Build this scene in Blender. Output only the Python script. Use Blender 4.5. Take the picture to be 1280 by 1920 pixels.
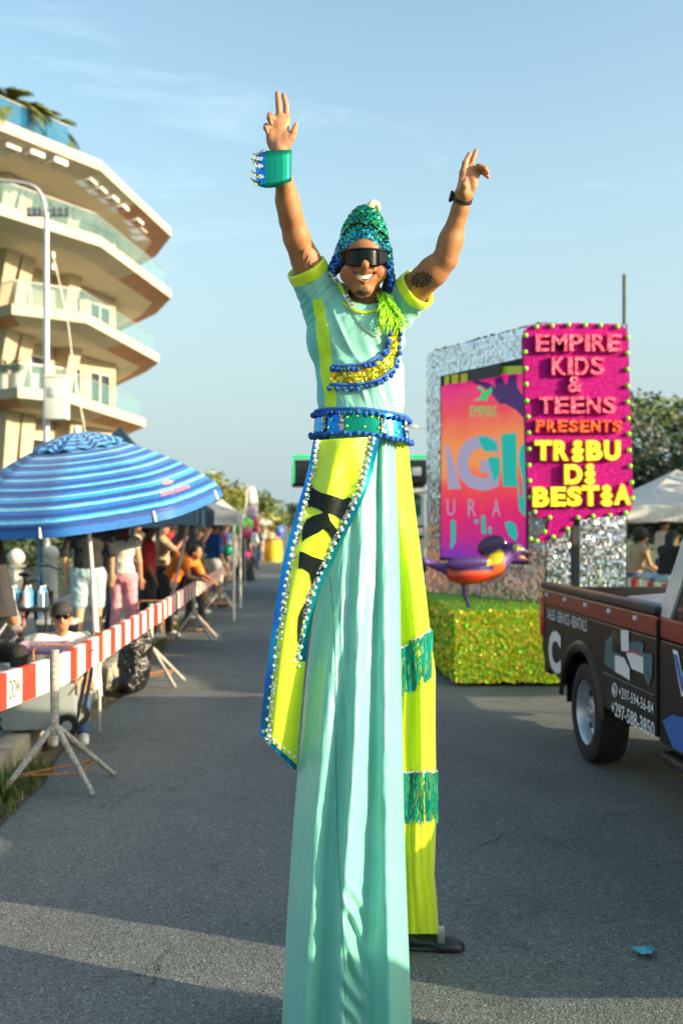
import bpy, bmesh, math, random
import numpy as np
import openvdb
from mathutils import Vector, Matrix, Euler, noise
from mathutils.bvhtree import BVHTree

random.seed(7)
rng = np.random.default_rng(7)
R = math.radians
PI = math.pi
SC = bpy.context.scene
COL = SC.collection
for _o in list(bpy.data.objects):
    bpy.data.objects.remove(_o)

# ------------------------------------------------------------------ camera
CAM_H = 1.75
F = 35.0 / 24.0 * 1280.0
VX, VY = 530.0, 985.0
cam_d = bpy.data.cameras.new('camera')
cam = bpy.data.objects.new('camera', cam_d)
COL.objects.link(cam)
cam.location = (0, 0, CAM_H)
cam.rotation_euler = (R(90), 0, 0)
cam_d.sensor_fit = 'HORIZONTAL'
cam_d.sensor_width = 24.0
cam_d.lens = 35.0
cam_d.shift_x = (640 - VX) / 1280.0
cam_d.shift_y = (VY - 960) / 1280.0
cam_d.clip_start = 0.05
cam_d.clip_end = 6000
cam_d.dof.use_dof = True
cam_d.dof.focus_distance = 3.5
cam_d.dof.aperture_fstop = 2.6
SC.camera = cam

# ------------------------------------------------------------------ world and sun
SUN_EL = R(15.2)
SUN_AZ = math.atan2(0.925, -0.38)           # measured from +Y towards +X
SUN_DIR = Vector((math.sin(SUN_AZ) * math.cos(SUN_EL), math.cos(SUN_AZ) * math.cos(SUN_EL), math.sin(SUN_EL)))
world = bpy.data.worlds.new('World')
SC.world = world
world.use_nodes = True
wn, wl = world.node_tree.nodes, world.node_tree.links
wn.clear()
w_out = wn.new('ShaderNodeOutputWorld')
w_bg = wn.new('ShaderNodeBackground')
w_sky = wn.new('ShaderNodeTexSky')
w_sky.sky_type = 'NISHITA'
w_sky.sun_disc = False
w_sky.sun_elevation = SUN_EL
w_sky.sun_rotation = SUN_AZ
w_sky.altitude = 10
w_sky.air_density = 1.0
w_sky.dust_density = 3.0
w_sky.ozone_density = 0.6
w_bg.inputs['Strength'].default_value = 0.15
# thin cirrus wisps over the whole sky
w_tc = wn.new('ShaderNodeTexCoord')
w_map = wn.new('ShaderNodeMapping')
w_map.inputs['Scale'].default_value = (1.3, 1.3, 7.0)
w_map.inputs['Rotation'].default_value = (R(8), R(-10), R(20))
w_no = wn.new('ShaderNodeTexNoise')
w_no.inputs['Scale'].default_value = 2.3
w_no.inputs['Detail'].default_value = 9
w_no.inputs['Roughness'].default_value = 0.62
w_no.inputs['Distortion'].default_value = 0.5
w_rmp = wn.new('ShaderNodeValToRGB')
w_rmp.color_ramp.elements[0].position = 0.55
w_rmp.color_ramp.elements[0].color = (0, 0, 0, 1)
w_rmp.color_ramp.elements[1].position = 0.80
w_rmp.color_ramp.elements[1].color = (0.16, 0.16, 0.16, 1)
w_mix = wn.new('ShaderNodeMixRGB')
w_mix.inputs['Color2'].default_value = (5.0, 5.6, 6.0, 1)
wl.new(w_tc.outputs['Generated'], w_map.inputs['Vector'])
wl.new(w_map.outputs['Vector'], w_no.inputs['Vector'])
wl.new(w_no.outputs['Fac'], w_rmp.inputs['Fac'])
wl.new(w_rmp.outputs['Color'], w_mix.inputs['Fac'])
wl.new(w_sky.outputs['Color'], w_mix.inputs['Color1'])
# humid air: paler towards the horizon all the way round
w_sep = wn.new('ShaderNodeSeparateXYZ')
w_hr = wn.new('ShaderNodeMapRange'); w_hr.interpolation_type = 'SMOOTHSTEP'
w_hr.inputs['From Min'].default_value = 0.0; w_hr.inputs['From Max'].default_value = 0.46
w_hr.inputs['To Min'].default_value = 0.92; w_hr.inputs['To Max'].default_value = 0.0
w_hz = wn.new('ShaderNodeMixRGB'); w_hz.inputs['Color2'].default_value = (1.60, 2.05, 2.22, 1)
w_tint = wn.new('ShaderNodeMixRGB'); w_tint.blend_type = 'MULTIPLY'; w_tint.inputs['Fac'].default_value = 1; w_tint.inputs['Color2'].default_value = (1.06, 1.18, 1.09, 1)
wl.new(w_tc.outputs['Generated'], w_sep.inputs[0]); wl.new(w_sep.outputs['Z'], w_hr.inputs['Value'])
wl.new(w_mix.outputs['Color'], w_tint.inputs['Color1']); wl.new(w_tint.outputs['Color'], w_hz.inputs['Color1'])
wl.new(w_hr.outputs['Result'], w_hz.inputs['Fac'])
wl.new(w_hz.outputs['Color'], w_bg.inputs['Color'])
wl.new(w_bg.outputs['Background'], w_out.inputs['Surface'])

sun_d = bpy.data.lights.new('sun', 'SUN')
sun_d.energy = 5.0
sun_d.angle = R(0.5)
sun_d.color = (1.0, 0.80, 0.53)
sun = bpy.data.objects.new('sun', sun_d)
COL.objects.link(sun)
sun.location = (20, -10, 20)
sun.rotation_euler = (-SUN_DIR).to_track_quat('-Z', 'Y').to_euler()

SC.view_settings.view_transform = 'Standard'
SC.view_settings.look = 'None'
SC.view_settings.exposure = 1.12
SC.view_settings.gamma = 1.0
SC.view_settings.use_curve_mapping = False
SC.render.engine = 'CYCLES'
SC.cycles.use_denoising = True
SC.cycles.max_bounces = 7
SC.cycles.transparent_max_bounces = 10

# ------------------------------------------------------------------ helpers
def P(px, py, Y):
    """photo pixel at depth Y -> point in the street"""
    return Vector(((px - VX) * Y / F, Y, CAM_H - (py - VY) * Y / F))

def lerp(a, b, t):
    return a + (b - a) * t

def interp(t, pts):
    """piecewise smooth interpolation, pts = [(t, values...)]"""
    xs = [p[0] for p in pts]
    return [float(np.interp(t, xs, [p[k] for p in pts])) for k in range(1, len(pts[0]))]

W = {}
def wpos(o):
    return W.get(o.name, Vector((0, 0, 0)))

def tag(o, label=None, cat=None, group=None, kind=None):
    if label: o['label'] = label
    if cat: o['category'] = cat
    if group: o['group'] = group
    if kind: o['kind'] = kind
    return o

def empty(name, loc=(0, 0, 0), label=None, cat=None, group=None, rz=0):
    o = bpy.data.objects.new(name, None)
    COL.objects.link(o)
    o.location = loc
    o.rotation_euler = (0, 0, rz)
    o.empty_display_size = 0.1
    W[o.name] = Vector(loc)
    return tag(o, label, cat, group)

def link_mesh(name, me, parent=None):
    o = bpy.data.objects.new(name, me)
    COL.objects.link(o)
    if parent is not None:
        o.parent = parent
        o.location = -wpos(parent)
    W[o.name] = Vector((0, 0, 0))
    return o

def shared(name, me, loc, parent=None, rot=None, scale=None):
    """an object that shares a small mesh built round its own origin"""
    o = bpy.data.objects.new(name, me)
    COL.objects.link(o)
    o.location = Vector(loc)
    if parent is not None:
        o.parent = parent
        o.location = Vector(loc) - wpos(parent)
    W[o.name] = Vector(loc)
    if rot is not None: o.rotation_euler = rot
    if scale is not None: o.scale = scale
    return o

def copy_tree(o, parent=None):
    c = o.copy()
    COL.objects.link(c)
    c.parent = parent
    for ch in list(o.children):
        copy_tree(ch, c)
    return c

# ---- materials
MATS = {}
def M(name, col=(0.5, 0.5, 0.5), rough=0.6, metal=0.0, var=0.12, vscale=6.0, bump=0.0, bscale=60.0, spec=0.5,
      coat=0.0, sheen=0.0, trans=0.0, emit=None, estr=1.0, col2=None, alpha=1.0, sss=0.0, island=None, vcol=False, rvar=0.0, thin=0.0):
    if name in MATS:
        return MATS[name]
    m = bpy.data.materials.new(name)
    m.use_nodes = True
    nt = m.node_tree
    b = nt.nodes['Principled BSDF']
    b.inputs['Roughness'].default_value = rough
    b.inputs['Metallic'].default_value = metal
    b.inputs['Specular IOR Level'].default_value = spec
    if coat: 
        b.inputs['Coat Weight'].default_value = coat
        b.inputs['Coat Roughness'].default_value = 0.08
    if sheen: b.inputs['Sheen Weight'].default_value = sheen
    if trans: b.inputs['Transmission Weight'].default_value = trans
    if alpha < 1: b.inputs['Alpha'].default_value = alpha
    if sss:
        b.inputs['Subsurface Weight'].default_value = sss
        b.inputs['Subsurface Radius'].default_value = (0.012, 0.005, 0.003)
        b.inputs['Subsurface Scale'].default_value = 1.0
    if emit:
        b.inputs['Emission Color'].default_value = (*emit, 1)
        b.inputs['Emission Strength'].default_value = estr
    tc = nt.nodes.new('ShaderNodeTexCoord')
    src = None
    if vcol:
        at = nt.nodes.new('ShaderNodeAttribute'); at.attribute_name = 'Col'
        src = at.outputs['Color']
    elif island:
        ge = nt.nodes.new('ShaderNodeNewGeometry')
        rp = nt.nodes.new('ShaderNodeValToRGB')
        rp.color_ramp.interpolation = 'CONSTANT'
        els = rp.color_ramp.elements
        while len(els) < len(island): els.new(0.5)
        for i, c in enumerate(island):
            els[i].position = i / len(island); els[i].color = (*c, 1)
        nt.links.new(ge.outputs['Random Per Island'], rp.inputs['Fac'])
        src = rp.outputs['Color']
    if var > 0 or col2:
        no = nt.nodes.new('ShaderNodeTexNoise')
        no.inputs['Scale'].default_value = vscale
        no.inputs['Detail'].default_value = 5
        no.inputs['Roughness'].default_value = 0.6
        nt.links.new(tc.outputs['Object'], no.inputs['Vector'])
        mr = nt.nodes.new('ShaderNodeMapRange')
        mr.inputs['From Min'].default_value = 0.3
        mr.inputs['From Max'].default_value = 0.7
        nt.links.new(no.outputs['Fac'], mr.inputs['Value'])
        if src is None:
            mx = nt.nodes.new('ShaderNodeMixRGB')
            c2 = col2 if col2 else tuple(min(1, c * (1 + var)) for c in col)
            c1 = col if col2 else tuple(c * (1 - var) for c in col)
            mx.inputs['Color1'].default_value = (*c1, 1)
            mx.inputs['Color2'].default_value = (*c2, 1)
            nt.links.new(mr.outputs['Result'], mx.inputs['Fac'])
            src = mx.outputs['Color']
        else:
            mx = nt.nodes.new('ShaderNodeMixRGB'); mx.blend_type = 'MULTIPLY'
            mx.inputs['Fac'].default_value = 1
            mr.inputs['To Min'].default_value = 1 - var
            mr.inputs['To Max'].default_value = 1.0
            nt.links.new(src, mx.inputs['Color1'])
            nt.links.new(mr.outputs['Result'], mx.inputs['Color2'])
            src = mx.outputs['Color']
        if rvar:
            m2 = nt.nodes.new('ShaderNodeMapRange')
            m2.inputs['From Min'].default_value = 0.3; m2.inputs['From Max'].default_value = 0.7
            m2.inputs['To Min'].default_value = max(0.02, rough - rvar); m2.inputs['To Max'].default_value = min(1, rough + rvar)
            nt.links.new(no.outputs['Fac'], m2.inputs['Value'])
            nt.links.new(m2.outputs['Result'], b.inputs['Roughness'])
    if src is not None:
        nt.links.new(src, b.inputs['Base Color'])
    else:
        b.inputs['Base Color'].default_value = (*col, 1)
    if bump > 0:
        bn = nt.nodes.new('ShaderNodeTexNoise')
        bn.inputs['Scale'].default_value = bscale
        bn.inputs['Detail'].default_value = 4
        nt.links.new(tc.outputs['Object'], bn.inputs['Vector'])
        bp = nt.nodes.new('ShaderNodeBump')
        bp.inputs['Strength'].default_value = bump
        bp.inputs['Distance'].default_value = 0.01
        nt.links.new(bn.outputs['Fac'], bp.inputs['Height'])
        nt.links.new(bp.outputs['Normal'], b.inputs['Normal'])
    if thin > 0:
        # cloth thin enough for light to come through it
        tl = nt.nodes.new('ShaderNodeBsdfTranslucent'); mxs = nt.nodes.new('ShaderNodeMixShader'); mxs.inputs['Fac'].default_value = thin
        if src is not None: nt.links.new(src, tl.inputs['Color'])
        else: tl.inputs['Color'].default_value = (*col, 1)
        nt.links.new(b.outputs['BSDF'], mxs.inputs[1]); nt.links.new(tl.outputs['BSDF'], mxs.inputs[2])
        nt.links.new(mxs.outputs['Shader'], nt.nodes['Material Output'].inputs['Surface'])
    MATS[name] = m
    return m

# ---- mesh builder
class MB:
    def __init__(s):
        s.v = []; s.f = []; s.m = []; s.mi = 0
    def add(s, vs, fs, mi=None):
        o = len(s.v)
        s.v.extend([tuple(v) for v in vs])
        s.f.extend([tuple(i + o for i in f) for f in fs])
        s.m.extend([s.mi if mi is None else mi] * len(fs))
        return s
    def box(s, c, size, rot=None, mi=None, taper=1.0):
        x, y, z = (k / 2 for k in size)
        vs = [Vector((sx * x * (taper if sz > 0 else 1), sy * y * (taper if sz > 0 else 1), sz * z)) for sz in (-1, 1) for sy in (-1, 1) for sx in (-1, 1)]
        if rot is not None:
            rm = rot if isinstance(rot, Matrix) else Euler(rot).to_matrix()
            vs = [rm @ v for v in vs]
        c = Vector(c)
        return s.add([v + c for v in vs], [(0, 2, 3, 1), (4, 5, 7, 6), (0, 1, 5, 4), (1, 3, 7, 5), (3, 2, 6, 7), (2, 0, 4, 6)], mi)
    def bbox(s, c, size, bev=0.01, rot=None, mi=None):
        """box with chamfered edges"""
        bm = bmesh.new()
        bmesh.ops.create_cube(bm, size=1.0, matrix=Matrix.Diagonal((*size, 1)))
        bmesh.ops.bevel(bm, geom=bm.edges[:], offset=bev, segments=2, affect='EDGES', profile=0.5)
        rm = Matrix.Identity(3) if rot is None else (rot if isinstance(rot, Matrix) else Euler(rot).to_matrix())
        c = Vector(c)
        bm.verts.index_update()
        vs = [rm @ v.co + c for v in bm.verts]; fs = [tuple(v.index for v in f.verts) for f in bm.faces]
        bm.free()
        return s.add(vs, fs, mi)
    def cyl(s, p0, p1, r0, r1=None, n=10, caps=True, mi=None):
        r1 = r0 if r1 is None else r1
        p0, p1 = Vector(p0), Vector(p1)
        d = (p1 - p0).normalized()
        a = d.orthogonal().normalized(); b = d.cross(a)
        vs = []
        for p, r in ((p0, r0), (p1, r1)):
            for k in range(n):
                t = 2 * PI * k / n
                vs.append(p + (a * math.cos(t) + b * math.sin(t)) * r)
        fs = [(k, (k + 1) % n, n + (k + 1) % n, n + k) for k in range(n)]
        if caps:
            fs.append(tuple(range(n - 1, -1, -1))); fs.append(tuple(range(n, 2 * n)))
        return s.add(vs, fs, mi)
    def tube(s, pts, r, n=8, mi=None, caps=True, closed=False):
        pts = [Vector(p) for p in pts]
        rs = r if isinstance(r, (list, tuple)) else [r] * len(pts)
        N = len(pts)
        vs = []; prev = None
        for i, p in enumerate(pts):
            if closed: d = pts[(i + 1) % N] - pts[i - 1]
            else: d = pts[min(i + 1, N - 1)] - pts[max(i - 1, 0)]
            d.normalize()
            a = d.orthogonal().normalized() if prev is None else (prev - d * prev.dot(d)).normalized()
            prev = a; b = d.cross(a)
            for k in range(n):
                t = 2 * PI * k / n
                vs.append(p + (a * math.cos(t) + b * math.sin(t)) * rs[i])
        fs = []
        for i in range(N if closed else N - 1):
            j = (i + 1) % N
            for k in range(n):
                fs.append((i * n + k, i * n + (k + 1) % n, j * n + (k + 1) % n, j * n + k))
        if caps and not closed:
            fs.append(tuple(range(n - 1, -1, -1))); fs.append(tuple((N - 1) * n + k for k in range(n)))
        return s.add(vs, fs, mi)
    def sphere(s, c, r, nu=12, nv=8, mi=None, rot=None):
        rx, ry, rz = r if isinstance(r, (list, tuple)) else (r, r, r)
        c = Vector(c); vs = [Vector((0, 0, rz))]
        for i in range(1, nv):
            ph = PI * i / nv
            for k in range(nu):
                t = 2 * PI * k / nu
                vs.append(Vector((rx * math.sin(ph) * math.cos(t), ry * math.sin(ph) * math.sin(t), rz * math.cos(ph))))
        vs.append(Vector((0, 0, -rz)))
        if rot is not None:
            rm = rot if isinstance(rot, Matrix) else Euler(rot).to_matrix()
            vs = [rm @ v for v in vs]
        fs = [(0, 1 + k, 1 + (k + 1) % nu) for k in range(nu)]
        for i in range(nv - 2):
            a = 1 + i * nu; b = a + nu
            fs += [(a + k, b + k, b + (k + 1) % nu, a + (k + 1) % nu) for k in range(nu)]
        a = 1 + (nv - 2) * nu; e = len(vs) - 1
        fs += [(e, a + (k + 1) % nu, a + k) for k in range(nu)]
        return s.add([v + c for v in vs], fs, mi)
    def grid(s, fn, nu, nv, mi=None, closed=False):
        """fn(u, v) -> point, u and v in 0..1"""
        vs = []; cols = nu if closed else nu + 1
        for j in range(nv + 1):
            for i in range(cols):
                vs.append(fn(i / nu, j / nv))
        fs = []
        for j in range(nv):
            for i in range(nu):
                a = j * cols + i; b = j * cols + (i + 1) % cols
                fs.append((a, b, b + cols, a + cols))
        return s.add(vs, fs, mi)
    def prism(s, poly, mapf, d0, d1, mi=None):
        """poly of 2-d points, mapf(x, y, d) -> point; extruded from depth d0 to d1"""
        n = len(poly)
        vs = [mapf(x, y, d0) for x, y in poly] + [mapf(x, y, d1) for x, y in poly]
        fs = [tuple(range(n)), tuple(range(2 * n - 1, n - 1, -1))]
        fs += [(k, (k + 1) % n, n + (k + 1) % n, n + k) for k in range(n)]
        return s.add(vs, fs, mi)
    def quad(s, a, b, c, d, mi=None):
        return s.add([a, b, c, d], [(0, 1, 2, 3)], mi)
    def mesh(s, name, mats, smooth=False, fix=True):
        me = bpy.data.meshes.new(name)
        me.from_pydata(s.v, [], s.f)
        for m in (mats if isinstance(mats, (list, tuple)) else [mats]):
            me.materials.append(m)
        if len(me.polygons) == len(s.m):
            me.polygons.foreach_set('material_index', s.m)
        if fix:
            bm = bmesh.new(); bm.from_mesh(me)
            bmesh.ops.recalc_face_normals(bm, faces=bm.faces[:])
            bm.to_mesh(me); bm.free()
        if smooth:
            me.polygons.foreach_set('use_smooth', [True] * len(me.polygons))
            if smooth != 'all':
                me.set_sharp_from_angle(angle=R(40))
        me.update()
        return me
    def build(s, name, mats, parent=None, smooth=False, fix=True):
        return link_mesh(name, s.mesh(name, mats, smooth, fix), parent)

def solidify(o, t, offset=0):
    md = o.modifiers.new('thickness', 'SOLIDIFY'); md.thickness = t; md.offset = offset
    return o

def text_mesh(body, size=1.0, extrude=0.0, bevel=0.0, offset=0.0, align='CENTER', res=3, shear=0.0):
    cu = bpy.data.curves.new('t', 'FONT')
    cu.body = body; cu.size = size; cu.extrude = extrude; cu.bevel_depth = bevel; cu.offset = offset
    cu.align_x = align; cu.align_y = 'CENTER'; cu.resolution_u = res; cu.shear = shear
    o = bpy.data.objects.new('t', cu); COL.objects.link(o)
    dg = bpy.context.evaluated_depsgraph_get()
    me = bpy.data.meshes.new_from_object(o.evaluated_get(dg))
    vs = [v.co.copy() for v in me.vertices]; fs = [tuple(p.vertices) for p in me.polygons]
    bpy.data.objects.remove(o); bpy.data.curves.remove(cu); bpy.data.meshes.remove(me)
    return vs, fs

def fit(vs, w=None, h=None):
    """scale text so that it fills w by h, centred"""
    xs = [v.x for v in vs]; ys = [v.y for v in vs]
    cx, cy = (min(xs) + max(xs)) / 2, (min(ys) + max(ys)) / 2
    sx = w / (max(xs) - min(xs)) if w else None
    sy = h / (max(ys) - min(ys)) if h else None
    sx = sx or sy; sy = sy or sx
    return [Vector(((v.x - cx) * sx, (v.y - cy) * sy, v.z)) for v in vs]

# ---- signed-distance modelling: soft bodies as one continuous skin
class SDF:
    def __init__(s, lo, hi, vox):
        s.lo = np.array(lo, float); s.vox = vox
        s.n = np.ceil((np.array(hi, float) - s.lo) / vox).astype(int) + 1
        s.big = vox * 4
        s.a = np.full(s.n, s.big, np.float32)
    def region(s, lo, hi):
        i0 = np.clip(np.floor((np.array(lo) - s.lo) / s.vox).astype(int), 0, s.n)
        i1 = np.clip(np.ceil((np.array(hi) - s.lo) / s.vox).astype(int) + 1, 0, s.n)
        if np.any(i1 <= i0): return None
        ax = [(s.lo[k] + np.arange(i0[k], i1[k]) * s.vox).astype(np.float32) for k in range(3)]
        X, Y, Z = np.meshgrid(*ax, indexing='ij', sparse=True)
        return tuple(slice(i0[k], i1[k]) for k in range(3)), X, Y, Z
    def blend(s, sl, d, k, op):
        a = s.a[sl]
        if op == 'add':
            if k > 0:
                h = np.clip(0.5 + 0.5 * (a - d) / k, 0, 1)
                r = a * (1 - h) + d * h - k * h * (1 - h)
            else: r = np.minimum(a, d)
        elif op == 'sub':
            if k > 0:
                h = np.clip(0.5 - 0.5 * (a + d) / k, 0, 1)
                r = a * (1 - h) + (-d) * h + k * h * (1 - h)
            else: r = np.maximum(a, -d)
        else:
            r = np.maximum(a, d)
        s.a[sl] = np.clip(r, -s.big * 8, s.big)
    def cap(s, p0, p1, r0, r1=None, k=0.01, op='add', flat=False, sq=(1, 1, 1)):
        r1 = r0 if r1 is None else r1
        p0 = np.array(p0, float); p1 = np.array(p1, float)
        m = max(r0, r1) * max(1 / min(sq), 1) + s.big + k
        g = s.region(np.minimum(p0, p1) - m, np.maximum(p0, p1) + m)
        if g is None: return s
        sl, X, Y, Z = g
        d = p1 - p0; L2 = float(d @ d) + 1e-12
        t = ((X - p0[0]) * d[0] + (Y - p0[1]) * d[1] + (Z - p0[2]) * d[2]) / L2
        tc = np.clip(t, 0, 1)
        dist = np.sqrt(((X - p0[0] - tc * d[0]) * sq[0]) ** 2 + ((Y - p0[1] - tc * d[1]) * sq[1]) ** 2 + ((Z - p0[2] - tc * d[2]) * sq[2]) ** 2) - (r0 + (r1 - r0) * tc)
        if flat:
            L = math.sqrt(L2)
            dist = np.maximum(dist, np.maximum(-t * L, (t - 1) * L))
        s.blend(sl, dist, k, op)
        return s
    def ell(s, c, r, k=0.01, op='add', rot=None):
        c = np.array(c, float); r = np.array(r, float)
        m = float(r.max()) + s.big + k
        g = s.region(c - m, c + m)
        if g is None: return s
        sl, X, Y, Z = g
        x, y, z = X - c[0], Y - c[1], Z - c[2]
        if rot is not None:
            q = np.array((Euler(rot).to_matrix().transposed() if not isinstance(rot, Matrix) else rot.transposed()))
            x, y, z = q[0, 0] * x + q[0, 1] * y + q[0, 2] * z, q[1, 0] * x + q[1, 1] * y + q[1, 2] * z, q[2, 0] * x + q[2, 1] * y + q[2, 2] * z
        k0 = np.sqrt((x / r[0]) ** 2 + (y / r[1]) ** 2 + (z / r[2]) ** 2)
        k1 = np.sqrt((x / r[0] ** 2) ** 2 + (y / r[1] ** 2) ** 2 + (z / r[2] ** 2) ** 2) + 1e-9
        s.blend(sl, k0 * (k0 - 1) / k1, k, op)
        return s
    def chain(s, pts, rs, k=0.01, op='add'):
        for i in range(len(pts) - 1):
            s.cap(pts[i], pts[i + 1], rs[i], rs[i + 1], k, op)
        return s
    def plane(s, p, nrm):
        """cut away everything on the side nrm points to"""
        ax = [(s.lo[k] + np.arange(s.n[k]) * s.vox).astype(np.float32) for k in range(3)]
        X, Y, Z = np.meshgrid(*ax, indexing='ij', sparse=True)
        n = Vector(nrm).normalized()
        s.a = np.maximum(s.a, ((X - p[0]) * n[0] + (Y - p[1]) * n[1] + (Z - p[2]) * n[2]).astype(np.float32))
        return s
    def geo(s, adapt=0.0):
        g = openvdb.FloatGrid(float(s.big))
        g.copyFromArray(np.clip(s.a, -s.big, s.big))
        pts, tris, quads = g.convertToPolygons(0.0, adapt)
        v = pts * s.vox + s.lo
        fs = [tuple(int(i) for i in q) for q in quads] + [tuple(int(i) for i in t) for t in tris]
        return v, fs
    def mesh(s, name, mat, adapt=0.0, relax=1):
        v, fs = s.geo(adapt)
        me = bpy.data.meshes.new(name)
        me.from_pydata(v.tolist(), [], fs)
        bm = bmesh.new(); bm.from_mesh(me)
        for _ in range(relax):
            bmesh.ops.smooth_vert(bm, verts=bm.verts[:], factor=0.5, use_axis_x=True, use_axis_y=True, use_axis_z=True)
        bm.normal_update()
        if bm.calc_volume(signed=True) < 0:
            bmesh.ops.reverse_faces(bm, faces=bm.faces[:])
        bm.to_mesh(me); bm.free()
        for m in (mat if isinstance(mat, (list, tuple)) else [mat]): me.materials.append(m)
        me.polygons.foreach_set('use_smooth', [True] * len(me.polygons))
        me.update()
        return me

def verts_np(me):
    a = np.empty(len(me.vertices) * 3, np.float32); me.vertices.foreach_get('co', a); return a.reshape(-1, 3)

def set_vcol(me, cols):
    at = me.color_attributes.new('Col', 'FLOAT_COLOR', 'POINT')
    c = np.ones((len(me.vertices), 4), np.float32); c[:, :3] = cols
    at.data.foreach_set('color', c.ravel())

def to_px(v):
    """vertex array -> photo pixels of the points (used to lay out cloth panels and skin marks on built surfaces)"""
    return VX + v[:, 0] * F / v[:, 1], VY - (v[:, 2] - CAM_H) * F / v[:, 1]

def in_poly(x, y, poly):
    ins = np.zeros(len(x), bool); n = len(poly); j = n - 1
    for i in range(n):
        xi, yi = poly[i]; xj, yj = poly[j]
        c = ((yi > y) != (yj > y)) & (x < (xj - xi) * (y - yi) / (yj - yi + 1e-9) + xi)
        ins ^= c; j = i
    return ins

def spline(pts, n):
    """Catmull-Rom through pts (tuples of any length), n samples"""
    pts = [np.array(p, float) for p in pts]
    out = []
    N = len(pts) - 1
    for i in range(n):
        t = i / (n - 1) * N; k = min(int(t), N - 1); t -= k
        p0, p1, p2, p3 = pts[max(k - 1, 0)], pts[k], pts[k + 1], pts[min(k + 2, N)]
        out.append(0.5 * ((2 * p1) + (-p0 + p2) * t + (2 * p0 - 5 * p1 + 4 * p2 - p3) * t * t + (-p0 + 3 * p1 - 3 * p2 + p3) * t ** 3))
    return out
# ================================================================== setting
def asphalt_mat():
    m = bpy.data.materials.new('asphalt'); m.use_nodes = True
    nt = m.node_tree; N = nt.nodes; L = nt.links; b = N['Principled BSDF']
    tc = N.new('ShaderNodeTexCoord')
    def noise_(scale, detail=3, rough=0.6, dist=0.0):
        n = N.new('ShaderNodeTexNoise'); n.inputs['Scale'].default_value = scale
        n.inputs['Detail'].default_value = detail; n.inputs['Roughness'].default_value = rough
        n.inputs['Distortion'].default_value = dist
        L.new(tc.outputs['Object'], n.inputs['Vector']); return n
    def ramp(src, stops, interp_='LINEAR'):
        r = N.new('ShaderNodeValToRGB'); r.color_ramp.interpolation = interp_
        e = r.color_ramp.elements
        while len(e) < len(stops): e.new(0.5)
        for i, (p, c) in enumerate(stops): e[i].position = p; e[i].color = (*c, 1)
        L.new(src, r.inputs['Fac']); return r
    patch = noise_(0.55, 6, 0.72, 0.4)
    base = ramp(patch.outputs['Fac'], [(0.3, (0.112, 0.132, 0.136)), (0.45, (0.140, 0.160, 0.162)), (0.7, (0.182, 0.200, 0.196))])
    vo = N.new('ShaderNodeTexVoronoi'); vo.inputs['Scale'].default_value = 125
    L.new(tc.outputs['Object'], vo.inputs['Vector'])
    st = ramp(vo.outputs['Color'], [(0.0, (0.45, 0.45, 0.45)), (0.3, (0.8, 0.8, 0.8)), (0.7, (1.15, 1.15, 1.12)), (0.9, (1.9, 1.85, 1.75))], 'CONSTANT')
    mul = N.new('ShaderNodeMixRGB'); mul.blend_type = 'MULTIPLY'; mul.inputs['Fac'].default_value = 1
    L.new(base.outputs['Color'], mul.inputs['Color1']); L.new(st.outputs['Color'], mul.inputs['Color2'])
    # oil and tyre-worn patches
    st2_ = noise_(1.7, 4, 0.7, 1.2); stn_ = ramp(st2_.outputs['Fac'], [(0.30, (0.72, 0.72, 0.72)), (0.42, (1, 1, 1)), (0.62, (1, 1, 1)), (0.75, (1.15, 1.14, 1.1))])
    mx = N.new('ShaderNodeMixRGB'); mx.blend_type = 'MULTIPLY'; mx.inputs['Fac'].default_value = 1
    L.new(mul.outputs['Color'], mx.inputs['Color1']); L.new(stn_.outputs['Color'], mx.inputs['Color2'])
    L.new(mx.outputs['Color'], b.inputs['Base Color'])
    b.inputs['Roughness'].default_value = 0.72
    bp = N.new('ShaderNodeBump'); bp.inputs['Strength'].default_value = 0.5; bp.inputs['Distance'].default_value = 0.006
    L.new(vo.outputs['Distance'], bp.inputs['Height']); L.new(bp.outputs['Normal'], b.inputs['Normal'])
    return m

M('dirt', (0.16, 0.13, 0.09), 0.95, var=0.4, vscale=3, bump=0.5, bscale=30)
M('lawn', (0.06, 0.10, 0.025), 0.95, var=0.4, vscale=2, bump=0.6, bscale=40)
M('concrete', (0.33, 0.31, 0.27), 0.9, var=0.25, vscale=1.6, bump=0.25, bscale=50)
M('kerb_concrete', (0.31, 0.28, 0.22), 0.92, var=0.4, vscale=5, bump=0.5, bscale=35)

ROAD_L, ROAD_R = -1.66, 5.9
g = MB().quad((-900, -300, -0.03), (900, -300, -0.03), (900, 1800, -0.03), (-900, 1800, -0.03)).build('ground', MATS['dirt'])
tag(g, kind='structure')
rd = MB()
def road_pt(u, v):
    y = -12 + v * 312
    edge = ROAD_L + 0.05 * math.sin(y * 1.3) + 0.035 * math.sin(y * 3.7 + 1)
    return (lerp(edge, ROAD_R, u), y, 0.0)
rd.grid(road_pt, 3, 400)
tag(rd.build('road', asphalt_mat()), kind='structure')
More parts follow.
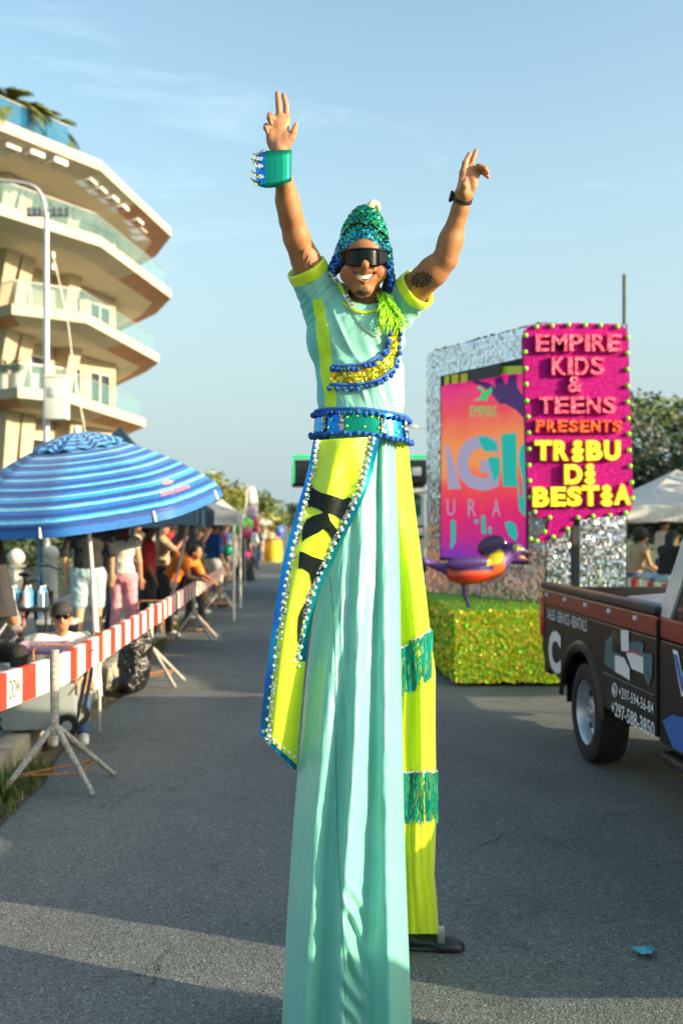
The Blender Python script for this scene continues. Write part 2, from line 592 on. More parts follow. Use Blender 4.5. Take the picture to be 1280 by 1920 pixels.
# a few cracks in the surface
M('crack_dark', (0.03, 0.033, 0.033), 0.95, var=0.2)
ck_ = empty('road_cracks', (0, 5, 0)); tag(ck_, kind='structure')
def crack(x, y, dx, dy, n, w):
    mb = MB(); pts = []
    for k in range(n + 1):
        pts.append(Vector((x, y, 0.0045))); x += dx / n + random.gauss(0, .016); y += dy / n + random.gauss(0, .02)
    for k in range(n):
        d = (pts[k + 1] - pts[k]).normalized(); q = Vector((-d.y, d.x, 0)) * w * random.uniform(.4, 1.2) * math.sin(PI * (k + .6) / (n + 1))
        mb.add([pts[k] - q, pts[k] + q, pts[k + 1] + q * .8, pts[k + 1] - q * .8], [(0, 1, 2, 3)])
    mb.build('crack', MATS['crack_dark'], ck_)
crack(-.47, 4.22, .02, -.62, 26, .0032); crack(-.45, 3.95, -.16, -.2, 12, .002); crack(.9, 5.2, .5, .7, 22, .003); crack(-1.3, 5.9, .35, .9, 22, .003); crack(2.0, 4.6, -.3, -.5, 16, .003)
pv = MB().box((-3.45, 60, 0.06), (2.95, 150, 0.20))
tag(pv.build('pavement', MATS['concrete']), kind='structure')
lw = MB().quad((-80, -20, 0.0), (-4.9, -20, 0.0), (-4.9, 200, 0.0), (-80, 200, 0.0))
tag(lw.build('lawn', MATS['lawn']), kind='structure')
pr = MB().box((8.0, 60, 0.05), (4.0, 150, 0.20))
tag(pr.build('pavement_opposite', MATS['concrete']), kind='structure')
lr = MB().quad((9.9, -20, 0.0), (80, -20, 0.0), (80, 200, 0.0), (9.9, 200, 0.0))
tag(lr.build('lawn_opposite', MATS['lawn']), kind='structure')
kb = empty('kerb', (-1.98, 3, 0)); tag(kb, kind='structure')
kme = MB().bbox((0, 0, 0), (0.17, 0.985, 0.24), 0.018).mesh('kerb_stone', MATS['kerb_concrete'], True)
for i in range(44):
    shared('kerb_stone', kme, (-1.985 + random.uniform(-.008, .008), 1.5 + i, 0.065 + random.uniform(-.008, .006)), kb, (random.uniform(-.006, .006), 0, random.uniform(-.008, .008)))
kb2 = empty('kerb_opposite', (5.98, 3, 0)); tag(kb2, kind='structure')
for i in range(44):
    shared('kerb_stone', kme, (5.985, 1.5 + i, 0.055), kb2)

# grass and weeds along the foot of the kerb
def blades(mb, x, y, n, h, spread, z=0.0):
    for _ in range(n):
        a = random.uniform(0, 2 * PI); r = random.uniform(0, spread)
        p = Vector((x + math.cos(a) * r * 0.5, y + math.sin(a) * r, z))
        hh = h * random.uniform(0.4, 1.1); w = random.uniform(0.003, 0.007)
        t = random.uniform(0, 2 * PI); d = Vector((math.cos(t), math.sin(t), 0)); l = random.uniform(0.1, 0.55) * hh
        s = Vector((-d.y, d.x, 0)) * w
        m = p + d * l * 0.35 + Vector((0, 0, hh * 0.6)); e = p + d * l + Vector((0, 0, hh))
        mb.add([p - s, p + s, m + s * 0.7, m - s * 0.7, e], [(0, 1, 2, 3), (3, 2, 4)])
gr = MB()
for i in range(150):
    y = random.choice([random.uniform(4.6, 7.2), random.uniform(4.6, 7.0), random.uniform(9.5, 19)])
    blades(gr, random.uniform(-1.88, -1.66), y, random.randint(10, 24), random.uniform(0.05, 0.13), 0.09)
for i in range(30):
    blades(gr, random.uniform(-1.87, -1.76), random.uniform(5.0, 6.6), 22, random.uniform(0.14, 0.24), 0.07)
tag(gr.build('grass', M('grass_blade', rough=0.7, var=0.2, vscale=8, island=[(0.05, 0.10, 0.015), (0.08, 0.15, 0.02), (0.12, 0.17, 0.03), (0.16, 0.16, 0.05)]), fix=False),
    'green weeds growing along the foot of the kerb', 'grass', kind='stuff')

# ------------------------------------------------------------------ building with prow-shaped balconies
BK = 1.3
def Bp(x, y, z):
    return Vector((x * BK, y * BK, CAM_H + BK * (z - CAM_H)))
M('render_cream', (0.45, 0.385, 0.27), 0.85, var=0.10, vscale=0.8, bump=0.1, bscale=25)
M('fascia', (0.42, 0.385, 0.315), 0.8, var=0.08, vscale=0.7)
M('soffit', (0.62, 0.56, 0.44), 0.9, var=0.06, vscale=0.5)
M('soffit_edge', (0.52, 0.47, 0.37), 0.85, var=0.12, vscale=0.8)
M('terracotta', (0.46, 0.24, 0.15), 0.8, var=0.15, vscale=0.9)
M('white_frame', (0.80, 0.78, 0.72), 0.6, var=0.05)
M('window_dark', (0.025, 0.03, 0.035), 0.08, var=0.2, vscale=0.5, spec=0.8)
M('window_tan', (0.22, 0.19, 0.13), 0.2, var=0.3, vscale=0.4)
M('glass_rail', (0.16, 0.34, 0.36), 0.04, var=0.0, alpha=0.22, spec=0.7)
M('glass_blue', (0.02, 0.16, 0.34), 0.05, var=0.0, alpha=0.60, spec=0.7)
M('rail_metal', (0.62, 0.60, 0.54), 0.35, 0.7, var=0.05)
M('skylight_white', (0.92, 0.92, 0.90), 0.5, var=0.0)

bld = empty('apartment_building', Bp(-9, 40, 0) * 1.0, 'cream building with jutting prow-shaped balconies and glass railings behind the pavement', 'building')
def ins(poly, d):
    """inset a 2-d polygon (counter-clockwise from above) by d"""
    n = len(poly); out = []
    for i in range(n):
        p0, p1, p2 = Vector(poly[i - 1]), Vector(poly[i]), Vector(poly[(i + 1) % n])
        e1 = (p1 - p0).normalized(); e2 = (p2 - p1).normalized()
        n1 = Vector((-e1.y, e1.x)); n2 = Vector((-e2.y, e2.x))
        b = (n1 + n2); b = b / max(b.dot(n1), 0.3)
        out.append(p1 + b * d)
    return out
planA = [(-13.0, 23.6), (-6.1, 33.4), (-4.6, 41.0), (-5.6, 44.0), (-9.0, 50.0), (-22, 50), (-22, 23.6)]
plan2 = [(-16, 37.5), (-8.6, 31.6), (-6.5, 33.0), (-5.1, 41.0), (-6.0, 43.6), (-9.0, 50.0), (-22, 50), (-22, 37.5)]
plan1 = [(-15, 36.5), (-8.3, 31.2), (-7.0, 32.5), (-5.6, 40.6), (-6.5, 43.0), (-9.0, 50.0), (-22, 50), (-22, 36.5)]
SLABS = [(planA, 14.0), (planA, 11.45), (plan2, 8.8), (plan1, 6.1)]
for si, (pl, z) in enumerate(SLABS):
    n = len(pl)
    mb = MB()
    th = 0.34
    inner = ins(pl, 0.75)
    top = [Bp(x, y, z) for x, y in pl]; mid = [Bp(x, y, z - th) for x, y in pl]; low = [Bp(p.x, p.y, z - th - 0.20) for p in inner]
    mb.add(top, [tuple(range(n))], 0)
    vs = top + mid + low
    for k in range(n):
        j = (k + 1) % n
        mb.add([vs[k], vs[j], vs[n + j], vs[n + k]], [(0, 1, 2, 3)], 0)
        far = pl[k][1] > 36 or pl[j][1] > 40.5
        # the underside edge: grey-brown, its far stretch in a terracotta tone
        a0, a1, b0, b1 = mid[k], mid[j], low[k], low[j]
        if k == [1, 1, 2, 2][si]:
            ma, mbb = a0.lerp(a1, 0.45), b0.lerp(b1, 0.45)
            mb.add([a0, ma, mbb, b0], [(0, 1, 2, 3)], 1); mb.add([ma, a1, b1, mbb], [(0, 1, 2, 3)], 2)
        else:
            mb.add([a0, a1, b1, b0], [(0, 1, 2, 3)], 2 if far else 1)
    mb.add(low, [tuple(range(n - 1, -1, -1))], 3)
    o = mb.build('roof_slab' if si == 0 else 'balcony_slab', [MATS['fascia'], MATS['soffit_edge'], MATS['terracotta'], MATS['soffit']], bld)
    if si == 0:
        # light wells through the roof overhang, seen as bright slots from below
        from mathutils.geometry import delaunay_2d_cdt
        wells = []
        zl = z - th - 0.2
        def slot(px, py, w, l, dvec):
            s_ = (VY - py) / (zl - CAM_H); c = Vector(((px - VX) / s_, F / s_)); d = Vector(dvec).normalized(); q = Vector((-d.y, d.x))
            wells.append([c + d * l * i + q * w * j for i, j in ((-.5, -.5), (.5, -.5), (.5, .5), (-.5, .5))])
        for px, py in ((14, 282), (59, 295), (103, 310)): slot(px, py, 0.62, 0.55, (-2.4, -3.4))
        for px, py in ((161, 343), (180, 359), (203, 376), (222, 392)): slot(px, py, 0.60, 0.62, (1.5, 7.6))
        for px, py in ((250, 418), (257, 433), (262, 446)): slot(px, py, 0.60, 0.7, (1.5, 7.6))
        mb2 = MB()
        def holed(poly, zz, mi):
            pts = [Vector(p) for p in poly]; ed = [(k, (k + 1) % len(pts)) for k in range(len(pts))]
            for wl_ in wells:
                o0 = len(pts); pts += wl_; ed += [(o0 + k, o0 + (k + 1) % 4) for k in range(4)]
            r = delaunay_2d_cdt(pts, ed, [], 1, 1e-5)
            vs_ = [Bp(p.x, p.y, zz) for p in r[0]]; fs_ = []
            for f in r[2]:
                c = sum((r[0][i] for i in f), Vector((0, 0))) / len(f)
                cx, cy = np.array([c.x]), np.array([c.y])
                if not any(in_poly(cx, cy, [tuple(q) for q in wl_])[0] for wl_ in wells): fs_.append(tuple(f))
            mb2.add(vs_, fs_, mi)
        holed(pl, z, 0); holed([tuple(p) for p in inner], zl, 3)
        for f, m_ in zip(mb.f, mb.m):
            if len(f) == 4: mb2.add([mb.v[i] for i in f], [(0, 1, 2, 3)], m_)
        for wl_ in wells:
            for k in range(4):
                a0, a1 = wl_[k], wl_[(k + 1) % 4]
                mb2.add([Bp(a0.x, a0.y, zl), Bp(a1.x, a1.y, zl), Bp(a1.x, a1.y, z), Bp(a0.x, a0.y, z)], [(0, 1, 2, 3)], 4)
        old = o.data
        o.data = mb2.mesh('roof_slab', [MATS['fascia'], MATS['soffit_edge'], MATS['terracotta'], MATS['soffit'], MATS['skylight_white']], fix=False)
    # glass railing panes along the edges that look at the street
    rail_edges = {0: [(0, 1)], 1: [(0, 1), (1, 2)], 2: [(0, 1), (1, 2), (2, 3)], 3: [(0, 1), (1, 2), (2, 3)]}[si]
    inn = ins(pl, 0.22)
    hh = 0.78
    for (a, b) in rail_edges:
        A, B2 = inn[a], inn[b]
        if si == 0: B2 = A.lerp(B2, 0.90)
        L_ = (B2 - A).length * BK; cnt = max(2, int(L_ / 1.25))
        for q in range(cnt):
            p0, p1 = A.lerp(B2, (q + 0.02) / cnt), A.lerp(B2, (q + 0.98) / cnt)
            if p1.x / p1.y * F + VX < -60: continue
            d2 = (p1 - p0).normalized(); nn = Vector((-d2.y, d2.x)) * 0.01
            mbp = MB().add([Bp(p.x + s * nn.x, p.y + s * nn.y, zz) for zz in (z + 0.03, z + hh) for p, s in ((p0, -1), (p1, -1), (p1, 1), (p0, 1))],
                           [(0, 1, 2, 3), (4, 5, 6, 7), (0, 1, 5, 4), (1, 2, 6, 5), (2, 3, 7, 6), (3, 0, 4, 7)])
            mbp.build('glass_pane', MATS['glass_blue' if si == 0 else 'glass_rail'], bld)
        MB().cyl(Bp(A.x, A.y, z + hh + 0.02), Bp(B2.x, B2.y, z + hh + 0.02), 0.03, n=6).build('handrail', MATS['rail_metal'], bld)

# walls set back behind the balconies
W0, W1, W2, W3 = Vector((-9.7, 33.4)), Vector((-6.75, 40.2)), Vector((-8.2, 47.5)), Vector((-16, 36.4))
FLOORS = [(0.0, 5.65), (6.1, 8.3), (8.8, 10.9), (11.45, 13.4)]
def wall_run(A, B2, z0, z1, openings):
    d = (B2 - A).normalized(); nn = Vector((d.y, -d.x))     # outward
    L_ = (B2 - A).length
    cuts = sorted(openings)
    def slab(t0, t1, za, zb, mat, name, off=0.0, th=0.25):
        p0, p1 = A + d * L_ * t0 + nn * off, A + d * L_ * t1 + nn * off
        mb = MB()
        mb.add([Bp(*(p + q), zz) for zz in (za, zb) for p, q in ((p0, nn * 0), (p1, nn * 0), (p1, -nn * th), (p0, -nn * th))],
               [(0, 1, 2, 3), (4, 5, 6, 7), (0, 1, 5, 4), (1, 2, 6, 5), (2, 3, 7, 6), (3, 0, 4, 7)])
        return mb.build(name, MATS[mat], bld)
    t = 0.0
    for (a, b, sill, head, kind) in cuts:
        if a > t + 0.001: slab(t, a, z0, z1, 'render_cream', 'wall')
        if sill > 0: slab(a, b, z0, z0 + sill, 'render_cream', 'wall')
        slab(a, b, z0 + head, z1, 'render_cream', 'wall')
        w = slab(a, b, z0 + sill, z0 + head, kind, 'window', -0.14, 0.05)
        fw = 0.05 / L_ * 1.2
        for ta, tb, za, zb in ((a, a + fw, sill, head), (b - fw, b, sill, head), ((a + b) / 2 - fw / 2, (a + b) / 2 + fw / 2, sill, head)):
            f = slab(ta, tb, z0 + za, z0 + zb, 'white_frame', 'frame', -0.08, 0.055); f.parent = w; f.location = (0, 0, 0)
        f = slab(a + fw, b - fw, z0 + head - 0.07, z0 + head, 'white_frame', 'frame', -0.083, 0.05); f.parent = w; f.location = (0, 0, 0)
        t = b
    if t < 0.999: slab(t, 1.0, z0, z1, 'render_cream', 'wall')
for fi, (z0, z1) in enumerate(FLOORS):
    if fi == 0: ops = [(0.10, 0.42, 0.5, 4.9, 'window_dark'), (0.46, 0.72, 0.5, 4.9, 'window_tan'), (0.76, 0.98, 0.5, 4.9, 'window_tan')]
    else: ops = [(0.16, 0.40, 0.0, 1.75, 'window_tan' if fi == 2 else 'window_dark'), (0.60, 0.70, 0.0, 1.7, 'window_dark'), (0.77, 0.97, 0.0, 1.7, 'window_dark')]
    wall_run(W0, W1, z0, z1, ops)
    wall_run(W3, W0, z0, z1, [(0.30, 0.55, 0.0, 1.7, 'window_dark'), (0.7, 0.92, 0.0, 1.7, 'window_tan')])
    wall_run(W1, W2, z0, z1, [(0.06, 0.3, 0.0, 1.7, 'window_dark')])
    # tapered piers leaning out under each slab
    for t in (0.02, 0.13, 0.50):
        p = W0.lerp(W1, t); d = (W1 - W0).normalized(); nn = Vector((d.y, -d.x))
        mb = MB()
        w0, w1, o0, o1 = 0.20, 0.36, 0.15, 0.75
        zt = z1 + 0.001
        vs = []
        for zz, w_, o_ in ((z0, w0, o0), (zt, w1, o1)):
            for sx, so in ((-1, 0.02), (1, 0.02), (1, o_), (-1, o_)):
                q = p + d * w_ * sx + nn * so
                vs.append(Bp(q.x, q.y, zz))
        mb.add(vs, [(3, 2, 1, 0), (4, 5, 6, 7), (0, 1, 5, 4), (1, 2, 6, 5), (2, 3, 7, 6), (3, 0, 4, 7)])
        mb.build('pier', MATS['render_cream'], bld)

# ------------------------------------------------------------------ foliage builders
def leaf_mats():
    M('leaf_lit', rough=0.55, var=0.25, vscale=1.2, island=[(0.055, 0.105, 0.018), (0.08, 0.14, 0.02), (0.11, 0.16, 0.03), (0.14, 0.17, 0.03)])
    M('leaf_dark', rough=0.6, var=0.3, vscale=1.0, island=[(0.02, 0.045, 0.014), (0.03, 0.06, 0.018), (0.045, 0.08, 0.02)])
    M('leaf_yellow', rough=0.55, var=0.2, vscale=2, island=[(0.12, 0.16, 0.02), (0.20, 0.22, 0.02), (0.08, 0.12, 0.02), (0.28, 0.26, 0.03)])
    M('bark', (0.16, 0.12, 0.08), 0.9, var=0.3, vscale=4, bump=0.5, bscale=20)
leaf_mats()
def leaf_cloud(mb, clumps, per, size, flat=0.5):
    """leaf-sized faces spread through the volume of each clump (centre, radii)"""
    n = len(clumps) * per
    c = np.repeat(np.array([tuple(q[0]) for q in clumps]), per, 0); r = np.repeat(np.array([tuple(q[1]) for q in clumps]), per, 0)
    def unit(sz=1.0):
        v = rng.normal(size=(n, 3)) * np.array([1, 1, sz]); return v / (np.linalg.norm(v, axis=1, keepdims=True) + 1e-9)
    p = c + unit() * np.sqrt(rng.uniform(.35, 1, (n, 1))) * r
    a = unit(flat); b = np.cross(a, unit()); b /= np.linalg.norm(b, axis=1, keepdims=True) + 1e-9
    s = size * rng.uniform(.6, 1.3, (n, 1))
    vs = np.stack([p - a * s, p + b * s * .42, p + a * s, p - b * s * .42], 1).reshape(-1, 3)
    o = len(mb.v); mb.v.extend(map(tuple, vs.tolist())); mb.f.extend(map(tuple, (np.arange(n * 4).reshape(-1, 4) + o).tolist())); mb.m.extend([mb.mi] * n)
def tree(base, height, crown_r, label, mat='leaf_lit', nclump=26, per=120, leaf=0.16, trunk_r=0.16, flat=False, name='leafy_tree', group=None, cat='tree'):
    base = Vector(base)
    root = empty(name, base, label, cat, group)
    tk = MB()
    hub = base + Vector((random.uniform(-.3, .3), random.uniform(-.3, .3), height * (0.45 if not flat else 0.55)))
    tk.tube([base, base.lerp(hub, 0.5) + Vector((random.uniform(-.15, .15), 0, 0)), hub], [trunk_r, trunk_r * 0.8, trunk_r * 0.6], 8)
    clumps = []
    for i in range(nclump):
        a = random.uniform(0, 2 * PI); rr = math.sqrt(random.uniform(0.02, 1))
        if flat:
            z = height * random.uniform(0.80, 1.0) - rr * rr * height * 0.12
        else:
            z = height * (0.42 + 0.58 * random.uniform(0, 1) * (1 - 0.55 * rr * rr))
        c = base + Vector((math.cos(a) * rr * crown_r, math.sin(a) * rr * crown_r, z))
        k = random.uniform(0.2, 0.36) * crown_r
        clumps.append((c, (k, k, k * (0.35 if flat else 0.75))))
        if i % 2 == 0:
            m = hub.lerp(c, 0.5) + Vector((0, 0, -0.06 * height))
            tk.tube([hub, m, c], [trunk_r * 0.45, trunk_r * 0.28, trunk_r * 0.1], 5)
    tk.build('trunk', MATS['bark'], root, True)
    cr = MB(); leaf_cloud(cr, clumps, per, leaf)
    cr.build('crown', MATS[mat], root, fix=False)
    return root

def palm(base, h, n, fl, label, scale=1.0):
    base = Vector(base)
    root = empty('palm_tree', base, label, 'palm', 'palms in the roof garden')
    top = base + Vector((random.uniform(-.2, .2), 0, h))
    MB().tube([base, base.lerp(top, .5) + Vector((0.06, 0, 0)), top], [0.13, 0.10, 0.09], 8).build('trunk', MATS['bark'], root, True)
    for i in range(n):
        a = 2 * PI * i / n + random.uniform(-.2, .2); el = random.uniform(-0.1, 1.1)
        d = Vector((math.cos(a), math.sin(a), 0))
        f = fl * random.uniform(0.8, 1.1)
        spine = []
        for k in range(9):
            t = k / 8
            spine.append(top + d * f * (t * math.cos(el * (1 - t * 0.3))) + Vector((0, 0, f * (math.sin(el) * t - 0.85 * t * t * (0.6 + 0.4 * math.cos(el))))))
        mb = MB(); mb.tube(spine, [0.02 - 0.0018 * k for k in range(9)], 4)
        for k in range(1, 33):
            t = k / 33 * 8; q = min(int(t), 7); p = spine[q].lerp(spine[q + 1], t - q); dr = (spine[q + 1] - spine[q]).normalized()
            side = dr.cross(Vector((0, 0, 1))).normalized()
            ll = 0.52 * fl / 1.6 * math.sin(PI * (0.12 + 0.83 * k / 33))
            for s in (-1, 1):
                e = p + side * s * ll * 0.8 + dr * ll * 0.55 - Vector((0, 0, ll * 0.35)); wv = dr * 0.036
                mb.add([p - wv, p + wv, e + wv * .3], [(0, 1, 2)])
        mb.build('frond', MATS['leaf_yellow'], root, fix=False)
    return root
for px, py, Yp, h, n, fl, lb in ((6, 228, 31.2, 1.9, 19, 1.7, 'rooftop palm cut off by the picture edge'), (42, 242, 31.8, 1.7, 19, 1.5, 'rooftop palm in the middle of the roof garden'),
                                 (70, 254, 34.0, 1.5, 19, 1.3, 'low rooftop palm behind the blue glass railing'), (98, 272, 35.0, 2.0, 21, 1.6, 'rooftop palm closest to the roof corner, drooping over it')):
    Yb = Yp * BK
    b = P(px, 0, Yb); b.z = Bp(0, 0, 14.0).z
    tp = P(px, py - 35, Yb).z - b.z
    palm(b, max(0.4, tp), n, fl * 1.0, lb)
pp = []
for px, wpx, plant, lb in ((7, 20, True, 'white balcony pot with a shrub, at the picture edge'), (32, 18, True, 'white balcony pot with a shrub, middle of three'), (62, 18, False, 'white balcony pot without foliage, right of the planted ones')):
    Yb = 32.3 * BK; b = P(px, 0, Yb); b.z = Bp(0, 0, 6.1).z + 0.004
    root = empty('plant_pot', b, lb, 'plant pot', 'pots on the lowest balcony')
    MB().cyl(b, b + Vector((0, 0, 0.72)), 0.19, 0.23, 14).build('pot', MATS['white_frame'], root, True)
    MB().cyl(b + Vector((0, 0, 0.72)), b + Vector((0, 0, 0.724)), 0.2, 0.2, 14).build('soil', MATS['dirt'], root)
    if plant:
        mb = MB(); leaf_cloud(mb, [(b + Vector((random.uniform(-.2, .2), 0, 1.0 + random.uniform(-.1, .2))), (.24, .24, .22)) for _ in range(4)], 60, 0.09)
        mb.build('foliage', MATS['leaf_dark'], root, fix=False)

# ------------------------------------------------------------------ hedge, trees
def hedge(x0, x1, y0, y1, h, label, mat, per=90, leaf=0.11, step=0.8):
    cl = []
    x = x0
    y = y0
    while y < y1:
        for xx in np.arange(x0, x1, 0.7):
            for zz in np.arange(0.25, h, 0.55):
                cl.append(((xx + random.uniform(-.2, .2), y + random.uniform(-.3, .3), zz + random.uniform(-.12, .2)), (.5, .55, .42)))
        y += step
    root = empty('garden_hedge', ((x0 + x1) / 2, (y0 + y1) / 2, 0), label, 'hedge')
    mb = MB(); leaf_cloud(mb, cl, per, leaf); mb.build('foliage', MATS[mat], root, fix=False)
    return root
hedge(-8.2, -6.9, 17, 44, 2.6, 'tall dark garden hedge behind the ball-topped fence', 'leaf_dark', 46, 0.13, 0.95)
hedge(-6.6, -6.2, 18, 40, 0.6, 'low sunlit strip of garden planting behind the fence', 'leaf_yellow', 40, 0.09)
for px, Yt, h, cr, mt, lb in ((415, 46, 3.9, 2.4, 'leaf_yellow', 'bright green roadside tree above the grey canopy tent'),
                              (447, 66, 4.9, 2.0, 'leaf_lit', 'thin olive roadside tree between two fuller trees'),
                              (478, 72, 4.2, 2.2, 'leaf_lit', 'rounded green roadside tree above the white tents'),
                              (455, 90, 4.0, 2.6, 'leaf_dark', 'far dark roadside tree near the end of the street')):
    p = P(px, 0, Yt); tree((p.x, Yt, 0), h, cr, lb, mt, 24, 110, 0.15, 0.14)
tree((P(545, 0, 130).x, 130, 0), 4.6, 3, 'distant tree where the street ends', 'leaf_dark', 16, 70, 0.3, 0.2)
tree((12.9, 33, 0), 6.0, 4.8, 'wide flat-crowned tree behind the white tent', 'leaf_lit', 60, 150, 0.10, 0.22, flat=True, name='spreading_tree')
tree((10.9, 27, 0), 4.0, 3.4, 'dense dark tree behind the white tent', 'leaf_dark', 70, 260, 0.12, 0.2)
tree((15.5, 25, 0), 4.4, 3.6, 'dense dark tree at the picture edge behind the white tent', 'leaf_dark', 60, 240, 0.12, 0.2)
# ================================================================== the stilt walker
def v3(p): return (p.x, p.y, p.z)
M('skin_tan', rough=0.55, vcol=True, var=0.24, vscale=28, bump=0.16, bscale=150, sss=0.04, spec=0.35)
M('shirt_aqua', rough=0.5, vcol=True, var=0.05, vscale=5, sheen=0.3, spec=0.35)
M('trouser_aqua', (0.17, 0.56, 0.46), 0.34, var=0.07, vscale=3, sheen=0.5, spec=0.8, col2=(0.20, 0.61, 0.54), thin=.2, bump=.05, bscale=45)
M('neon_yellow', (0.76, 0.97, 0.014), 0.34, var=0.05, vscale=4, sheen=0.4, spec=0.8, thin=.30, bump=.05, bscale=45)
M('neon_yellow_cord', (0.62, 0.86, 0.02), 0.7, var=0.1, vscale=60, bump=0.3, bscale=300)
M('teeth', (0.86, 0.80, 0.66), 0.25, var=0.03)
M('lens_black', (0.004, 0.005, 0.007), 0.12, var=0.0, spec=0.22)
M('black_plastic', (0.012, 0.012, 0.014), 0.4, var=0.1)
M('black_cloth', (0.010, 0.010, 0.012), 0.8, var=0.2, vscale=15)
M('pompom_blue', (0.015, 0.10, 0.42), 0.9, var=0.25, vscale=60, bump=0.6, bscale=350)
M('braid_blue', (0.02, 0.13, 0.48), 0.6, var=0.2, vscale=80, bump=0.4, bscale=300)
M('film_blue', (0.01, 0.10, 0.55), 0.16, 0.85, col2=(0.01, 0.34, 0.62), vscale=5, var=0.2)
M('film_green', (0.01, 0.30, 0.24), 0.14, 0.85, col2=(0.01, 0.42, 0.14), vscale=4, var=0.2)
M('film_teal', (0.01, 0.42, 0.38), 0.2, 0.75, col2=(0.01, 0.18, 0.60), vscale=7, var=0.2)
M('silver', (0.75, 0.75, 0.74), 0.22, 0.9, var=0.15, vscale=70)
M('silver_sequin', rough=0.18, metal=0.9, var=0, island=[(0.8, 0.8, 0.8), (0.55, 0.6, 0.62), (0.9, 0.88, 0.8), (0.4, 0.42, 0.45)])
M('pearl', (0.62, 0.82, 0.66), 0.18, var=0.04, coat=0.6)
M('gold_sequin', rough=0.15, metal=0.75, var=0, island=[(0.85, 0.62, 0.02), (0.70, 0.72, 0.02), (0.95, 0.45, 0.02), (0.55, 0.78, 0.03), (0.95, 0.8, 0.2)])
M('hat_sequin', rough=0.22, metal=0.65, vcol=True, var=0)
M('neon_strand', rough=0.6, var=0, island=[(0.30, 0.80, 0.02), (0.50, 0.88, 0.02), (0.18, 0.70, 0.03), (0.62, 0.90, 0.03)])
M('teal_strand', rough=0.25, metal=0.45, var=0, island=[(0.01, 0.48, 0.33), (0.02, 0.60, 0.40), (0.01, 0.38, 0.32), (0.10, 0.66, 0.42), (0.30, 0.62, 0.25)])
M('gold', (0.80, 0.52, 0.16), 0.25, 0.9, var=0.1)
M('horn', (0.80, 0.72, 0.48), 0.2, var=0.1, coat=0.5, alpha=0.85)
M('spike_grey', (0.34, 0.36, 0.36), 0.3, 0.4, var=0.15, vscale=30)
M('rhinestone', rough=0.05, metal=0.3, var=0, island=[(0.9, 0.9, 0.92), (0.7, 0.78, 0.85), (0.95, 0.9, 0.8)])
M('vinyl_black', (0.004, 0.008, 0.008), 0.30, var=0.1, spec=0.25)
M('shoe_black', (0.010, 0.016, 0.022), 0.35, var=0.15)
M('tattoo_ink', (0.035, 0.03, 0.03), 0.7, var=0.0)

YT, YH, YA = 3.60, 3.52, 3.30            # torso, head and hand depths
walker = empty('person', (0.62, 3.7, 0.0), 'stilt walker with both arms raised in an aqua and neon yellow costume', 'person')

# ---- body: one continuous skin (head, neck, arms, hands, trunk)
sd = SDF(P(470, 830, 3.6) - Vector((0.02, 0.55, 0.12)), P(935, 150, 3.3) + Vector((0.06, 0.50, 0.02)), 0.003)
def H(px, py, dy=0.0): return P(px, py, YH + dy)
sd.ell(H(682, 476, 0.0), (0.074, 0.100, 0.098), 0.01)
sd.ell(H(680, 515, -0.025), (0.063, 0.078, 0.070), 0.025)
sd.ell(H(680, 544, -0.060), (0.032, 0.026, 0.026), 0.018)
sd.ell(H(652, 514, -0.052), (0.028, 0.030, 0.030), 0.015); sd.ell(H(709, 513, -0.052), (0.027, 0.030, 0.030), 0.015)
sd.ell(H(683, 466, -0.06), (0.058, 0.035, 0.035), 0.02)
sd.cap(H(684, 478, -0.096), H(684, 496, -0.113), 0.012, 0.0165, 0.012)
sd.ell(H(673, 499, -0.098), (0.0140, 0.013, 0.0110), 0.008); sd.ell(H(695, 499, -0.098), (0.0140, 0.013, 0.0110), 0.008)
for s_ in (-1, 1):
    sd.ell(H(683 + s_ * 27, 508, -0.066), (0.024, 0.022, 0.020), 0.012)
    sd.chain([H(683 + s_ * 13, 504, -0.104), H(683 + s_ * 23, 513, -0.094), H(683 + s_ * 27, 523, -0.080)], [0.0032, 0.0036, 0.002], 0.006, 'sub')
# smiling mouth: opening, then lips round it
sd.chain([H(663, 509, -0.080), H(671, 515.5, -0.094), H(683, 520.5, -0.102), H(695, 515.5, -0.094), H(703, 509, -0.080)], [0.0040, 0.0105, 0.0140, 0.0105, 0.0040], 0.003, 'sub')
sd.ell(H(683, 519.3, -0.100), (0.026, 0.022, 0.0125), 0.003, 'sub')
up = [H(660, 506, -0.072), H(670, 511.3, -0.090), H(683, 513.8, -0.0965), H(696, 511.3, -0.090), H(706, 506, -0.072)]
lo = [H(660, 506.5, -0.072), H(668, 519.5, -0.087), H(683, 529, -0.093), H(698, 519.5, -0.087), H(706, 506.5, -0.072)]
sd.chain(up, [0.0026, 0.0030, 0.0034, 0.0030, 0.0026], 0.004); sd.chain(lo, [0.0026, 0.0036, 0.0042, 0.0036, 0.0026], 0.004)
for ex in (634, 727): sd.ell(H(ex, 497, 0.02), (0.010, 0.022, 0.030), 0.008)
sd.cap(H(684, 525, 0.045), P(687, 592, YT + .01), 0.050, 0.060, 0.012)
# trunk
sd.ell(P(668, 640, YT), (0.140, 0.085, 0.14), 0.03); sd.ell(P(676, 745, YT), (0.115, 0.078, 0.17), 0.04)
sd.cap(P(614, 577, YT), P(742, 577, YT), 0.054, 0.054, 0.03)
